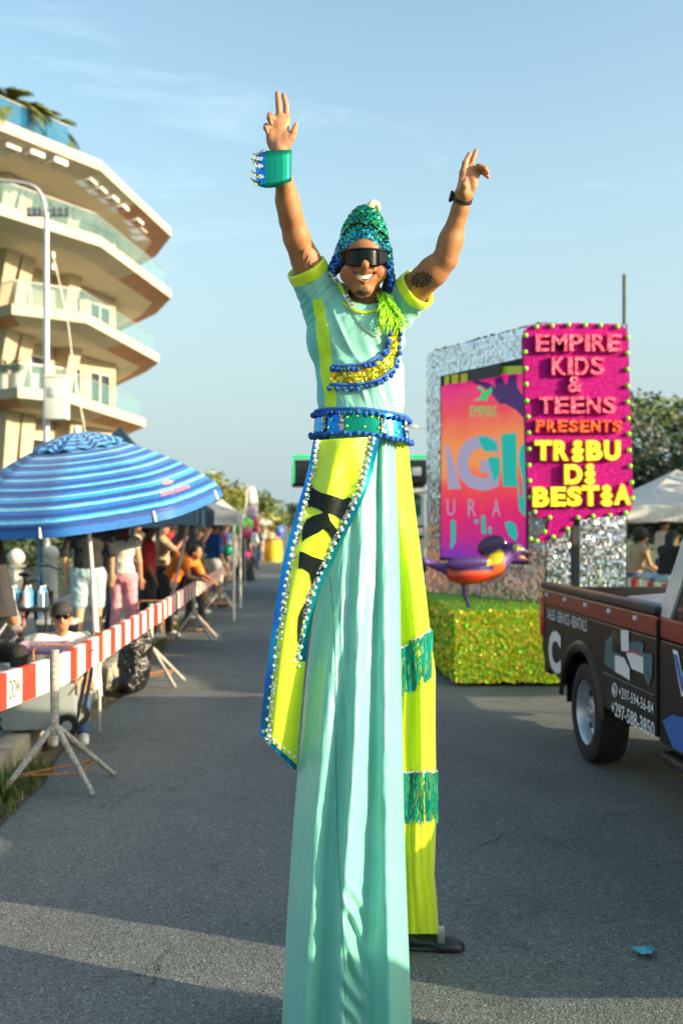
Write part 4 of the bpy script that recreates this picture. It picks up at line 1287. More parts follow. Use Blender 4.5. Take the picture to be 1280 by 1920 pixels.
for side in (0, 1):
    o = MB().grid(lambda u, v: panel_pt(edge_u(side, lerp(-1.5, 11, u), v * (1 if side == 0 else .80)), v * (1 if side == 0 else .80), 0.004), 3, 80).build('panel_trim', MATS['film_teal' if side else 'film_blue'], panel, 'all')
    mb = MB(); dl = []
    for k in range(420):
        v = random.uniform(0, 1 if side == 0 else 0.80); p = panel_pt(edge_u(side, random.uniform(12.5, 19.5), v), v, 0.006)
        dl.append((p, (Vector((0, 0, CAM_H)) - p).normalized()))
    discs(mb, dl, 0.0040, 0.45); q = mb.build('silver_sequin_strip', MATS['silver_sequin'], panel, fix=False); q['kind'] = 'stuff'
    n = 40
    for k in range(n):
        v = (k + .5) / n
        if side == 1 and v > 0.82: continue
        v += random.uniform(-.004, .004); shared('pearl', pearl_me, panel_pt(edge_u(side, 10.5 + random.uniform(-1, 1), v), v, 0.008), panel, None, (random.uniform(.82, 1.1),) * 3)
o = MB().grid(lambda u, v: panel_pt(u, lerp(0.982, 1.0, v), 0.005), 30, 2).build('panel_trim', MATS['film_blue'], panel, 'all')
for k in range(7):
    shared('pearl', pearl_me, panel_pt((k + .6) / 7.2, 0.972, 0.009), panel)
# black vinyl lettering running down the panel, as pieces cut to the photo's shapes
PGRID = [(u, v, panel_pt(u, v)) for v in np.linspace(0, 1, 161) for u in np.linspace(-0.02, 1.02, 53)]
pgx = np.array([VX + p.x * F / p.y for _, _, p in PGRID]); pgy = np.array([VY - (p.z - CAM_H) * F / p.y for _, _, p in PGRID])
PBV = BVHTree.FromPolygons([tuple(v.co) for v in panel.data.vertices], [tuple(p.vertices) for p in panel.data.polygons])
def vinyl(poly):
    from mathutils.geometry import delaunay_2d_cdt
    # fine points inside the outline so that the piece follows the cloth
    dense = []
    for i in range(len(poly)):
        a, b = np.array(poly[i]), np.array(poly[(i + 1) % len(poly)]); n = max(1, int(np.hypot(*(b - a)) / 6))
        dense += [tuple(a + (b - a) * k / n) for k in range(n)]
    xs = [p[0] for p in dense]; ys = [p[1] for p in dense]
    inner = [(x, y) for x in np.arange(min(xs) + 4, max(xs), 8) for y in np.arange(min(ys) + 4, max(ys), 8)]
    ia = np.array(inner); msk = in_poly(ia[:, 0], ia[:, 1], dense) if len(inner) else []
    pts = dense + [inner[k] for k in range(len(inner)) if msk[k]]
    r = delaunay_2d_cdt([Vector(p) for p in pts], [(k, (k + 1) % len(dense)) for k in range(len(dense))], [], 1, 0.01)
    vs = [on(PBV, p.x, p.y, 0.0055) or P(p.x, p.y, 3.40) for p in r[0]]
    mb = MB().add(vs, [tuple(f) for f in r[2]])
    mb.build('lettering', MATS['vinyl_black'], panel, 'all')
z_ = lambda pts: [(540 + x / 5.055, 860 + y / 5.055) for x, y in pts]
vinyl(z_([(205, 218), (228, 240), (250, 290), (320, 325), (420, 350), (520, 388), (545, 380), (580, 368), (604, 380), (590, 470), (550, 620), (530, 612), (505, 578), (450, 540), (400, 520), (372, 520), (395, 590), (450, 660), (478, 712), (505, 705), (490, 745), (445, 838), (420, 770), (375, 700), (332, 662), (290, 700), (200, 745), (160, 770), (135, 800), (135, 700), (155, 620), (180, 580), (240, 545), (305, 525), (335, 508), (290, 480), (215, 455), (205, 468), (175, 445), (185, 330)]))
vinyl(z_([(112, 880), (150, 890), (220, 925), (300, 950), (368, 975), (350, 1010), (300, 1100), (272, 1120), (268, 1160), (240, 1230), (222, 1262), (218, 1180), (200, 1085), (160, 1055), (118, 1035), (112, 1055), (100, 1030)]))
vinyl(z_([(178, 1345), (188, 1355), (175, 1430), (150, 1520), (135, 1530), (125, 1640), (122, 1800), (100, 1790), (85, 1740), (80, 1620), (90, 1500), (120, 1420)]))

# ---- trouser legs
def loft(sections, folds, name, mat, n=96, rows=90, back=0.6):
    ys = [s[0] for s in sections]
    def f(u, v):
        py = lerp(ys[0], ys[-1], v)
        xl, xr, Yc, ry = interp(py, sections)
        th_ = 2 * PI * u                       # 0 = camera side
        cx, hx = (xl + xr) / 2, (xr - xl) / 2
        s_, c_ = math.sin(th_), math.cos(th_)
        dx, dyy = folds(s_, c_, py)
        return P(cx + hx * s_ * (1 + dx), py, Yc - ry * c_ - dyy)
    return MB().grid(f, n, rows, closed=True).build(name, mat, walker, 'all')
def gs(x, c, w): return math.exp(-((x - c) / w) ** 2)
def aqua_folds(s_, c_, py):
    t = (py - 830) / 1150.0
    if c_ < 0: return 0.0, 0.0
    d = 0.0
    c1 = -0.45 - 0.25 * t                      # light ridge drifting left
    d += 0.030 * min(1, t * 1.6) * gs(s_, c1, 0.15)
    d -= 0.030 * min(1, t * 1.6) * gs(s_, c1 + 0.34, 0.14)
    d += 0.040 * (0.16 + .84 * t) * gs(s_, -0.02 + 0.07 * math.sin(py * .006), 0.14)
    d -= 0.052 * (0.18 + .82 * t) * gs(s_, 0.32 + 0.05 * math.sin(py * .005 + 1), 0.16)
    d += 0.048 * (0.16 + .84 * t) * gs(s_, 0.70, 0.14)
    d -= 0.020 * gs(s_, 0.48 - 0.1 * t, 0.07) * (1 - t)
    # gathered seam low down
    if py > 1640:
        k = min(1, (py - 1640) / 80)
        d += 0.026 * k * gs(s_, 0.11, 0.13) * math.sin(py * 0.105 - (s_ + .1) * 20 + 1.5 * math.sin(py * .03))
    d += 0.012 * math.sin(py * 0.013 + s_ * 5) * gs(s_, -0.1, 0.5) * t + 0.010 * gs(s_, -0.35 + (py - 1150) * .0012, .05) * gs(py, 1250, 130)
    d += 0.0022 * noise.noise(Vector((s_ * 15 + py * .006, py * 0.03, 6.1))) + 0.0045 * noise.noise(Vector((s_ * 7, py * 0.008, 3.1))) + 0.002 * noise.noise(Vector((s_ * 20, py * 0.02, 1.1)))
    return 0.0, d * c_ ** 0.3
AQ = [(815, 618, 742, 3.60, .115), (900, 612, 743, 3.575, .12), (1000, 604, 747, 3.545, .125), (1100, 594, 750, 3.515, .13), (1250, 576, 752, 3.475, .14), (1400, 562, 755, 3.44, .15),
      (1550, 549, 758, 3.41, .155), (1700, 539, 763, 3.385, .16), (1850, 531, 769, 3.365, .165), (2010, 524, 776, 3.35, .17)]
aq = loft(AQ, aqua_folds, 'trouser_leg', MATS['trouser_aqua'], 220, 240)
# seam line down the front of the aqua leg
AQB = BVHTree.FromPolygons([tuple(v.co) for v in aq.data.vertices], [tuple(p.vertices) for p in aq.data.polygons])
sm = [q for q in (on(AQB, x, y, 0.0006) for x, y in spline([(618, 1080), (627, 1180), (628, 1300), (630, 1450), (634, 1600), (643, 1750), (648, 1918)], 60)) if q]
MB().tube(sm, 0.0012, 5).build('seam', M('seam_teal', (0.02, 0.20, 0.18), 0.8, var=0.1), aq, True)
def yel_folds(s_, c_, py):
    t = (py - 820) / 940.0
    d = 0.050 * noise.noise(Vector((s_ * 2.6 + .5 * math.sin(py * .004), py * .0016, 4.2))) + 0.022 * noise.noise(Vector((s_ * 6, py * .004, 11.0))) + .012 * s_ * math.sin(py * .006)
    d += 0.010 * gs(s_, 0.75 - .2 * t, 0.18) + 0.004 * noise.noise(Vector((s_ * 5, py * .01, 8)))
    return 0.012 * math.sin(py * .013), d * (1 if c_ > 0 else -.5)
YE = [(815, 690, 763, 3.66, .10), (950, 672, 778, 3.72, .105), (1100, 668, 796, 3.78, .11), (1200, 672, 808, 3.83, .115), (1262, 680, 817, 3.86, .115), (1400, 690, 817, 3.93, .11),
      (1540, 700, 817, 4.00, .105), (1640, 705, 814, 4.05, .105), (1700, 706, 820, 4.08, .105), (1752, 704, 824, 4.10, .105)]
ye = loft(YE, yel_folds, 'trouser_leg', MATS['neon_yellow'], 110, 150)
ye['label'] = 'neon yellow trouser leg with two fringe bands'
aq['label'] = 'aqua trouser leg with a gathered front seam'
YEB = BVHTree.FromPolygons([tuple(v.co) for v in ye.data.vertices], [tuple(p.vertices) for p in ye.data.polygons])
def fringe(top_pts, length, n=120):
    cord = spline(top_pts, 40)
    cp = [q for q in (on(YEB, x, y, 0.008) for x, y in cord) if q]
    co = MB()
    for ph in (0, PI):
        co.tube([p + Vector((0, -0.004 * math.cos(k * 1.1 + ph), 0.0045 * math.sin(k * 1.1 + ph))) for k, p in enumerate([cp[0].lerp(cp[0], 0)] + cp)], 0.0042, 6)
    c_o = co.build('fringe_cord', MATS['silver'], ye, True)
    fb = MB()
    for k in range(n):
        t = random.uniform(0, 1); i = min(int(t * (len(cord) - 1)), len(cord) - 2); x, y = cord[i]
        x += random.uniform(-2, 2)
        L_ = length * random.uniform(.86, 1.04); p = []
        off = random.uniform(.006, .018)
        for j in range(6):
            yy = y + L_ * j / 5; q = on(YEB, min(x + 1.4 * math.sin(j + k), 813), yy, off)
            q = q or P(x, yy, 3.75)
            p.append(Vector((q.x, q.y, q.z)))
        a = Vector((0.0022, 0, 0))
        for j in range(5):
            fb.add([p[j] - a, p[j] + a, p[j + 1] + a, p[j + 1] - a], [(0, 1, 2, 3)])
    f_o = fb.build('fringe_strands', MATS['teal_strand'], ye, fix=False); f_o['kind'] = 'stuff'
fringe([(742, 1220), (765, 1207), (785, 1194), (803, 1181)], 88, 170)
fringe([(748, 1447), (770, 1447), (795, 1447), (817, 1447)], 93, 170)

# ---- stilts inside the trousers; the far one shows its shoe
M('aluminium', (0.6, 0.6, 0.6), 0.35, 0.9, var=0.1)
far = P(782, 1768, 4.12); hip_f = P(735, 860, 3.70)
stl = empty('stilt', (far.x, far.y, 0.0)); stl.parent = walker; stl.location = Vector((far.x, far.y, 0)) - wpos(walker); W[stl.name] = Vector((far.x, far.y, 0))
MB().cyl((far.x - .01, far.y, 0.06), hip_f, 0.022, 0.022, 10).build('pole', MATS['aluminium'], stl, True)
def shoe(base, ang, L_, parent, mat):
    sh = SDF(Vector(base) - Vector((.28, .28, .02)), Vector(base) + Vector((.28, .28, .2)), 0.006)
    d = Vector((math.cos(ang), math.sin(ang), 0)); b = Vector(base)
    sh.cap(b - d * .10 + Vector((0, 0, .035)), b + d * (L_ - .08) + Vector((0, 0, .026)), .044, .030, .015, sq=(1, .9, 1.1)); sh.cap(b - d * .06 + Vector((0, 0, .05)), b - d * .05 + Vector((0, 0, .10)), .046, .04, .03)
    sh.ell(b + d * (L_ - .08) + Vector((0, 0, .018)), (.075, .05, .030), .015, rot=(0, 0, ang)); sh.cap(b - d * .11 + Vector((0, 0, .008)), b + d * (L_ - .05) + Vector((0, 0, .008)), .05, .045, .004, sq=(1, 1, 4))
    sh.plane((0, 0, base[2] + .004), (0, 0, -1))
    return link_mesh('shoe', sh.mesh('shoe', mat, 0, 1), parent)
shoe((far.x, far.y, 0.0), R(-8), .20, stl, MATS['shoe_black'])
cl = far + Vector((.09, -.05, .0)); MB().bbox((cl.x, cl.y, .075), (.03, .012, .07), .004).build('bracket', MATS['aluminium'], stl, True)
nr_ = P(650, 2010, 3.36); stn = empty('stilt', (nr_.x, nr_.y, 0)); stn.parent = walker; stn.location = Vector((nr_.x, nr_.y, 0)) - wpos(walker); W[stn.name] = Vector((nr_.x, nr_.y, 0))
MB().cyl((nr_.x, nr_.y, 0.06), P(665, 860, 3.60), 0.022, 0.022, 10).build('pole', MATS['aluminium'], stn, True)
shoe((nr_.x, nr_.y, 0.0), R(-95), .20, stn, MATS['shoe_black'])
# ================================================================== people
SKINS = [(0.40, 0.20, 0.105), (0.30, 0.14, 0.07), (0.50, 0.28, 0.16), (0.20, 0.09, 0.045)]
M('skin', rough=0.55, vcol=True, var=0.08, vscale=20)
def cloth(name, col, rough=0.85):
    return M('cloth_' + name, col, rough, var=0.18, vscale=9, bump=0.35, bscale=26, thin=.3 if name.startswith('tent_') else 0.0)
HAIR = M('hair_dark', (0.012, 0.009, 0.008), 0.55, var=0.3, vscale=30, bump=0.5, bscale=90)
HAIRB = M('hair_brown', (0.10, 0.045, 0.02), 0.55, var=0.3, vscale=30, bump=0.5, bscale=90)
def stand(h=1.72, arms=None, lean=0.0, step=0.10, turn=0.0):
    """joints of a standing figure facing -Y, feet on z = 0"""
    k = h / 1.72
    J = dict(hip=(0, 0, .93), chest=(0, lean * .5, 1.26), neck=(0, lean, 1.46), head=(0, lean * 1.1 - .02, 1.61))
    for s, n in ((-1, 'l'), (1, 'r')):
        J['sh' + n] = (s * .18, lean * .9, 1.41); J['el' + n] = (s * .24, lean * .6 + .03, 1.14); J['ha' + n] = (s * .23, lean * .3 - .08, .90)
        J['hp' + n] = (s * .09, 0, .90); J['kn' + n] = (s * .10, -.02 + s * step * .3, .50); J['an' + n] = (s * .11, .03 + s * step, .09)
    if arms:
        for kk, v in arms.items(): J[kk] = v
    return {a: Vector(b) * k for a, b in J.items()}
def sit(seat=0.42, feet_fwd=0.45, arms=None, lean=-0.06, spread=0.1):
    J = dict(hip=(0, 0, seat + .10), chest=(0, lean * .6, seat + .42), neck=(0, lean * 1.2, seat + .63), head=(0, lean * 1.4 - .02, seat + .78))
    for s, n in ((-1, 'l'), (1, 'r')):
        J['sh' + n] = (s * .18, lean, seat + .57); J['el' + n] = (s * .24, lean - .06, seat + .32); J['ha' + n] = (s * .16, lean - .28, seat + .22)
        J['hp' + n] = (s * .09, 0, seat + .09); J['kn' + n] = (s * spread * 1.4, -.42, max(seat + .10, .45)); J['an' + n] = (s * spread, -feet_fwd, .09)
    if arms:
        for kk, v in arms.items(): J[kk] = v
    return {a: Vector(b) for a, b in J.items()}
def figure(J, label, skin=0, top=None, sleeve=0.5, bottom=None, leg=1.0, hair='short', hairmat=None, cap=None, shoes=None, vox=0.014, group=None, girth=1.0, skirt=None, brim_back=False, shades=False):
    """a person: one continuous body, clothes as children"""
    root = empty('person', (0, 0, 0), label, 'person', group)
    ps = np.array([tuple(v) for v in J.values()]); lo, hi = ps.min(0) - .24, ps.max(0) + .26
    lo[2] = min(lo[2], -0.02)
    g = girth
    def sdf(): return SDF(lo, hi, vox)
    def trunk(s, e):
        s.cap(J['shl'], J['shr'], .062 + e, .062 + e, .05); s.ell(J['chest'] + Vector((0, 0, .03)), (.155 * g + e, .11 * g + e, .17 + e), .06)
        s.ell(J['hip'].lerp(J['chest'], .42), (.135 * g + e, .105 * g + e, .16 + e), .06)
    def hips(s, e):
        s.ell(J['hip'], (.155 * g + e, .12 * g + e, .12 + e), .04)
    def arm(s, n, e, t=2.0):
        a, b, c = J['sh' + n], J['el' + n], J['ha' + n]
        t1 = min(t, 1); s.cap(a, a.lerp(b, t1), .052 + e, lerp(.052, .040, t1) + e, .03)
        if t > 1: s.cap(b, b.lerp(c, t - 1), .040 + e, lerp(.040, .026, t - 1) + e, .015)
    def leg_(s, n, e, t=2.0):
        a, b, c = J['hp' + n], J['kn' + n], J['an' + n]
        t1 = min(t, 1); s.cap(a, a.lerp(b, t1), .082 * g + e, lerp(.082 * g, .055, t1) + e, .03)
        if t > 1: s.cap(b, b.lerp(c, t - 1), .056 + e, lerp(.056, .036, t - 1) + e, .02)
    s = sdf(); trunk(s, 0); hips(s, 0)
    hd, nk = J['head'], J['neck']
    fw = Vector((0, -1, 0))
    s.cap(nk - Vector((0, 0, .02)), hd - Vector((0, 0, .05)), .05, .048, .02)
    s.ell(hd + Vector((0, 0, .02)), (.074, .092, .098), .01); s.ell(hd + fw * .025 - Vector((0, 0, .05)), (.056, .062, .062), .03)
    s.cap(hd + fw * .088 + Vector((0, 0, .012)), hd + fw * .102 - Vector((0, 0, .022)), .010, .014, .012)
    for q in (-1, 1): s.ell(hd + Vector((q * .075, .0, -.01)), (.012, .02, .03), .008)
    for n in 'lr':
        arm(s, n, 0); leg_(s, n, 0)
        h, e_ = J['ha' + n], J['el' + n]; d = (h - e_).normalized(); sd_ = d.cross(Vector((0, 0, 1)))
        sd_ = sd_.normalized() if sd_.length > .1 else Vector((1, 0, 0))
        s.cap(h, h + d * .07, .026, .022, .015)
        for q, ln in ((-.024, .15), (-.008, .165), (.008, .16), (.023, .14)):
            s.chain([h + d * .06 + sd_ * q, h + d * (ln - .04) + sd_ * q * 1.1, h + d * ln + sd_ * q - Vector((0, 0, .012))], [.010, .009, .008], .004)
        s.chain([h + d * .02 + sd_ * .03, h + d * .06 + sd_ * .05, h + d * .085 + sd_ * .052], [.012, .010, .009], .006)
        an = J['an' + n]; s.cap(an - Vector((0, 0, .045)), an + fw * .13 - Vector((0, 0, .055)), .036, .030, .02)
    me = s.mesh('body', MATS['skin'], 0.0, 1)
    v = verts_np(me); c = np.tile(np.array([SKINS[skin]], np.float32), (len(v), 1))
    def spot(p, r, col):
        d = np.sqrt((((v - np.array(tuple(p))) / np.array(r)) ** 2).sum(1)); c[d < 1] = col
    for q in (-1, 1): spot(hd + Vector((q * .030, -.085, .012)), (.014, .03, .008), (.02, .015, .012)); spot(hd + Vector((q * .030, -.085, .032)), (.022, .03, .006), (.03, .02, .015))
    spot(hd + Vector((0, -.09, -.052)), (.024, .03, .009), (.34, .09, .07))
    set_vcol(me, c); body = link_mesh('body', me, root)
    def piece(name, fn, mat):
        q = sdf(); fn(q)
        if not (q.a < 0).any(): return None
        m_ = q.mesh(name, mat, 0.0, 1)
        if name in ('shirt', 'trousers', 'shorts', 'skirt'):
            # creases
            cv = verts_np(m_); cn = np.empty(len(cv) * 3, np.float32); m_.vertices.foreach_get('normal', cn); cn = cn.reshape(-1, 3)
            am = np.array([.012 * (.5 - abs(noise.noise(Vector((v[0] * 9 + v[2] * 6, v[1] * 9, v[2] * 11 - v[0] * 5))))) + .008 * noise.noise(Vector(v) * 17) for v in cv.tolist()], np.float32)
            m_.vertices.foreach_set('co', (cv + cn * am[:, None]).ravel()); m_.update()
        return link_mesh(name, m_, root)
    if top is not None:
        def f(q):
            trunk(q, .014); hips(q, .008) 
            for n in 'lr': arm(q, n, .014, sleeve * 2)
            q.ell(nk + Vector((0, -.03, .05)), (.066, .07, .045), .01, 'sub')
            q.plane(J['hip'] - Vector((0, 0, .06)), (0, 0, -1)) if J['hpl'].z - J['knl'].z > .15 else None
        piece('shirt', f, top)
    if bottom is not None:
        def f(q):
            hips(q, .014)
            for n in 'lr': leg_(q, n, .016 if leg > .9 else .026, leg * 2)
            q.plane(J['hip'] + Vector((0, 0, .085)), (0, 0, 1))
        piece('trousers' if leg > .6 else 'shorts', f, bottom)
    if skirt is not None:
        def f(q):
            hips(q, .014); b = (J['anl'] + J['anr']) / 2
            q.cap(J['hip'], Vector((b.x, b.y, skirt[1])), .15, skirt[2], .05, flat=True)
        piece('skirt', f, skirt[0])
    hm = hairmat or HAIR
    if hair != 'none':
        def f(q):
            q.ell(hd + Vector((0, .015, .035)), (.086, .100, .095), .01)
            if hair == 'long': 
                for xx in (-.045, 0, .045): q.cap(hd + Vector((xx, .05, .02)), hd + Vector((xx * 1.6, .10, -.34)), .058, .035, .03)
            if hair == 'bun': q.ell(hd + Vector((0, .03, .15)), (.06, .06, .05), .02)
            if hair == 'big': q.ell(hd + Vector((0, .03, .06)), (.13, .13, .13), .03)
            q.ell(hd + Vector((0, -.10, -.035)), (.072, .085, .095), .012, 'sub'); q.plane(hd - Vector((0, 0, .10)), (0, 0, -1)) if hair in ('short', 'bun') else None
        piece('hair', f, hm)
    if cap is not None:
        def f(q):
            q.ell(hd + Vector((0, .01, .05)), (.093, .108, .088), .005); q.plane(hd + Vector((0, 0, .035)), (0, -.12, -1))
            bd = -1 if not brim_back else 1
            q.ell(hd + Vector((0, bd * .125, .045)), (.075, .07, .010), .012)
        piece('cap', f, cap)
    if shades:
        mb = MB()
        for q in (-1, 1): mb.sphere(hd + Vector((q * .033, -.094, .012)), (.028, .012, .02), 12, 8)
        mb.tube([hd + Vector((-.08, -.02, .016)), hd + Vector((-.06, -.085, .018)), hd + Vector((0, -.105, .018)), hd + Vector((.06, -.085, .018)), hd + Vector((.08, -.02, .016))], .004, 5)
        mb.build('sunglasses', MATS['lens_black'], root, 'all')
    if shoes is not None:
        for n in 'lr':
            def f(q):
                an = J['an' + n]; q.cap(an - Vector((0, -.03, .045)), an + fw * .16 - Vector((0, 0, .055)), .044, .038, .02); q.plane((0, 0, an.z - .09 + .004), (0, 0, -1))
            piece('shoe', f, shoes)
    return root
def put(root, x, y, z=0.0, rz=0.0):
    root.location = (x, y, z); root.rotation_euler = (0, 0, rz); return root
WHITE_SHOE = M('shoe_white', (0.72, 0.70, 0.66), 0.6, var=0.1, vscale=20)
BLACK_T = cloth('black', (0.012, 0.012, 0.014)); DENIM = cloth('denim_light', (0.30, 0.42, 0.46)); JEANS = cloth('jeans', (0.03, 0.09, 0.20)); PINK = cloth('pink', (0.62, 0.28, 0.36))
WHITE_T = cloth('white', (0.74, 0.71, 0.66)); ORANGE = cloth('orange', (0.80, 0.20, 0.02)); BLUE_T = cloth('blue', (0.02, 0.09, 0.36)); GREY_T = cloth('grey', (0.22, 0.22, 0.22)); RED = cloth('red', (0.55, 0.03, 0.04))
NAVY = cloth('navy', (0.015, 0.025, 0.06)); TAN = cloth('tan', (0.42, 0.30, 0.18)); PURPLE = cloth('plum', (0.13, 0.04, 0.10)); YEL = cloth('yellow', (0.60, 0.42, 0.03)); LAV = cloth('lilac', (0.55, 0.38, 0.52))
CHAR = cloth('charcoal', (0.035, 0.033, 0.036)); TEAL = cloth('teal', (0.03, 0.20, 0.18)); DKBLUE = cloth('royal', (0.03, 0.14, 0.55))

# ================================================================== left side of the street
M('barrier_white', (0.74, 0.71, 0.66), 0.65, var=0.14, vscale=7, bump=0.15, bscale=60)
M('barrier_red', (0.50, 0.035, 0.02), 0.55, var=0.22, vscale=8, bump=0.15, bscale=60)
M('rusty_white', (0.52, 0.51, 0.48), 0.7, col2=(0.16, 0.13, 0.11), vscale=48, var=0.3, bump=0.3, bscale=80)
M('rust', (0.30, 0.13, 0.05), 0.85, var=0.4, vscale=40, bump=0.4, bscale=100)
M('rope', (0.42, 0.32, 0.20), 0.95, var=0.3, vscale=60, bump=0.5, bscale=200)
M('pole_white', (0.72, 0.68, 0.60), 0.45, var=0.08, vscale=4)
M('galvanised', (0.55, 0.56, 0.56), 0.45, 0.6, var=0.15, vscale=3)
M('bin_bag', (0.006, 0.006, 0.007), 0.35, var=0.2, vscale=10, bump=0.9, bscale=22)

def stand_legs(root, c, top, spread, ang0, hoop=True, fo=None):
    """tubular trestle: post with spreading legs and a rod hoop"""
    c = Vector(c); hub = c + Vector((0, 0, 0.40))
    MB().cyl(hub - Vector((0, 0, .03)), c + Vector((0, 0, top)), 0.028, 0.028, 12).build('post', MATS['rusty_white'], root, True)
    feet = []
    for k in range(3):
        a = ang0 + k * 2 * PI / 3
        f = c + Vector((math.cos(a) * spread, math.sin(a) * spread, 0.0))
        if fo: f = c + Vector((fo[k][0], fo[k][1], 0)); a = math.atan2(fo[k][1], fo[k][0])
        feet.append(f)
        MB().tube([hub + Vector((math.cos(a) * .02, math.sin(a) * .02, .02)), f + Vector((0, 0, .012))], [.021, .018], 10).build('leg', MATS['rusty_white'], root, True)
    ring_ = [hub.lerp(f, .68) for f in feet]
    pts = []
    for k in range(3):
        for t in (0, .33, .66): pts.append(ring_[k].lerp(ring_[(k + 1) % 3], t) + Vector((0, 0, .012)))
    MB().tube(pts, .009, 6, closed=True).build('brace_ring', MATS['rust'], root, True)
    if hoop:
        h = [c + Vector((-.14, 0, top - .30)), c + Vector((-.14, 0, top + .0)), c + Vector((-.11, 0, top + .03)), c + Vector((.11, 0, top + .03)), c + Vector((.14, 0, top)), c + Vector((.14, 0, top - .30))]
        MB().tube(h, .008, 6).build('board_bracket', MATS['rust'], root, True)
def trestle(x, y, lb, top=0.92, spread=.42, a0=R(205), fo=((-.31, -.24), (.28, -.14), (.32, .40))):
    r = empty('barrier_trestle', (x, y, 0), lb, 'barrier stand', 'trestles along the left kerb')
    stand_legs(r, (x, y, 0), top, spread, a0, True, fo); return r
def board(p0, p1, n, lb, name='barrier_board', first=0, h=.21, th=.045, group='striped barrier boards'):
    p0, p1 = Vector(p0), Vector(p1)
    r = empty(name, (p0 + p1) / 2, lb, 'barrier', group)
    d = (p1 - p0).normalized(); s = Vector((d.y, -d.x, 0)).normalized(); upv = s.cross(d)
    L_ = (p1 - p0).length
    rm = Matrix((d, s, upv)).transposed()
    for k in range(n):
        w = L_ / n; c = p0 + d * (k + .5) * w
        MB().box(c, (w, th, h), rm).build('stripe', MATS['barrier_red' if (k + first) % 2 else 'barrier_white'], r)
    return r, d, s
XB = -1.50
trestle(-1.50, 6.55, 'nearest rusty white trestle with a rod hoop, beside the grey cooler', .93, .46, R(200))
trestle(-1.43, 10.8, 'second trestle, beside the black rubbish bag', .90, .44, R(215))
trestle(-1.36, 15.2, 'third trestle, in front of the person in orange', .90, .44, R(240))
trestle(-1.28, 20.5, 'fourth trestle, beyond the person in orange', .90, .44, R(210))
trestle(-1.24, 26.0, 'farthest trestle, short of the woman in the black skirt', .90, .44, R(200))
b1, d1, s1 = board((-2.20, 2.9, .76), (-1.545, 6.50, .77), 18, 'nearest striped barrier board, lettered DOW, cut off by the picture edge', first=1)
b2, d2, s2 = board((-1.50, 6.66, .77), (-1.42, 10.75, .76), 17, 'second striped barrier board, tied with rope beside the seated man', first=0)
b3, d3, s3 = board((-1.41, 10.86, .76), (-1.345, 15.15, .78), 19, 'third striped barrier board, where the person in orange leans', first=1)
b4, d4, s4 = board((-1.335, 15.3, .77), (-1.275, 20.4, .77), 21, 'fourth striped barrier board, in front of the man in blue', first=0)
b5, d5, s5 = board((-1.27, 20.6, .77), (-1.235, 25.9, .77), 21, 'farthest striped barrier board on the left', first=0)
M('ink_black', (0.02, 0.02, 0.02), 0.7, var=0.1)
def letter_on(r, body, c, right, upv, nrm, w, h, mat='ink_black', off=.003, parentname='lettering', offset=0.0, ext=0.0, bev=0.0, rough=None, shear=0.0):
    vs, fs = text_mesh(body, 1.0, 0, 0, offset, shear=shear)
    vs = fit(vs, w, h)
    c = Vector(c); 
    mb = MB().add([c + right * v.x + upv * v.y + nrm * off for v in vs], fs)
    return mb.build(parentname, MATS[mat] if isinstance(mat, str) else mat, r, fix=False)
# the road side of the boards: +x
for t, txt, r, P0, P1, dd, ss_, ww in ((0.861, 'DOW', b1, (-2.20, 2.9, .76), (-1.545, 6.50, .77), d1, s1, .15),):
    c = Vector(P0).lerp(Vector(P1), t); right = Vector((dd.x, dd.y, dd.z)); nrm = ss_
    letter_on(r, txt, c + nrm * .0225, right, Vector((0, 0, 1)), nrm, ww, .12)
# rope lashing on the second board and a loose end
rp = MB(); c = Vector((-1.485, 8.05, .77))
for k in range(5):
    yy = c.y - .03 + k * .016
    rp.tube([(c.x + .035, yy, c.z - .12), (c.x + .035, yy, c.z + .115), (c.x - .035, yy + .01, c.z + .115), (c.x - .035, yy + .01, c.z - .12)], .008, 6, closed=True)
tag(rp.build('lashing_rope', MATS['rope'], None, True), 'rope lashed round the second barrier board', 'rope')
kr = MB(); kr.tube([(-1.47, 6.85, .585), (-1.50, 7.4, .60), (-1.55, 8.3, .62)], .009, 6); kr.tube([Vector((-1.55, 8.25, .63)) + Vector((.02, .05 * math.cos(t), .06 * math.sin(t))) for t in np.linspace(0, 2 * PI, 14)[:-1]], .009, 6, closed=True)
kr.tube([(-1.53, 8.25, .60), (-1.52, 8.22, .52), (-1.54, 8.24, .47)], .009, 6)
tag(kr.build('knotted_rope', MATS['rope'], None, True), 'rope tied between the barrier post and the umbrella pole', 'rope')

# black rubbish bag hanging on the second board
bg = SDF((-1.85, 10.0, 0.0), (-1.2, 10.9, .9), .012)
bg.ell((-1.56, 10.45, .30), (.17, .25, .27), .05); bg.ell((-1.52, 10.5, .52), (.11, .17, .20), .08); bg.cap((-1.50, 10.5, .60), (-1.475, 10.5, .74), .06, .025, .05); bg.ell((-1.6, 10.3, .12), (.15, .2, .12), .06)
bgm = bg.mesh('rubbish_bag', MATS['bin_bag'], 0, 1)
bvv = verts_np(bgm)
bvv += np.array([[noise.noise(Vector(v) * 7) * .05 + abs(noise.noise(Vector(v) * 22)) * .03, noise.noise(Vector(v) * 7 + Vector((9, 0, 0))) * .05 + abs(noise.noise(Vector(v) * 20 + Vector((0, 5, 0)))) * .03, noise.noise(Vector(v) * 12) * .02] for v in bvv], np.float32)
bgm.vertices.foreach_set('co', bvv.ravel()); bgm.update()
tag(link_mesh('rubbish_bag', bgm), 'black plastic rubbish bag hanging from the second barrier board', 'bag')

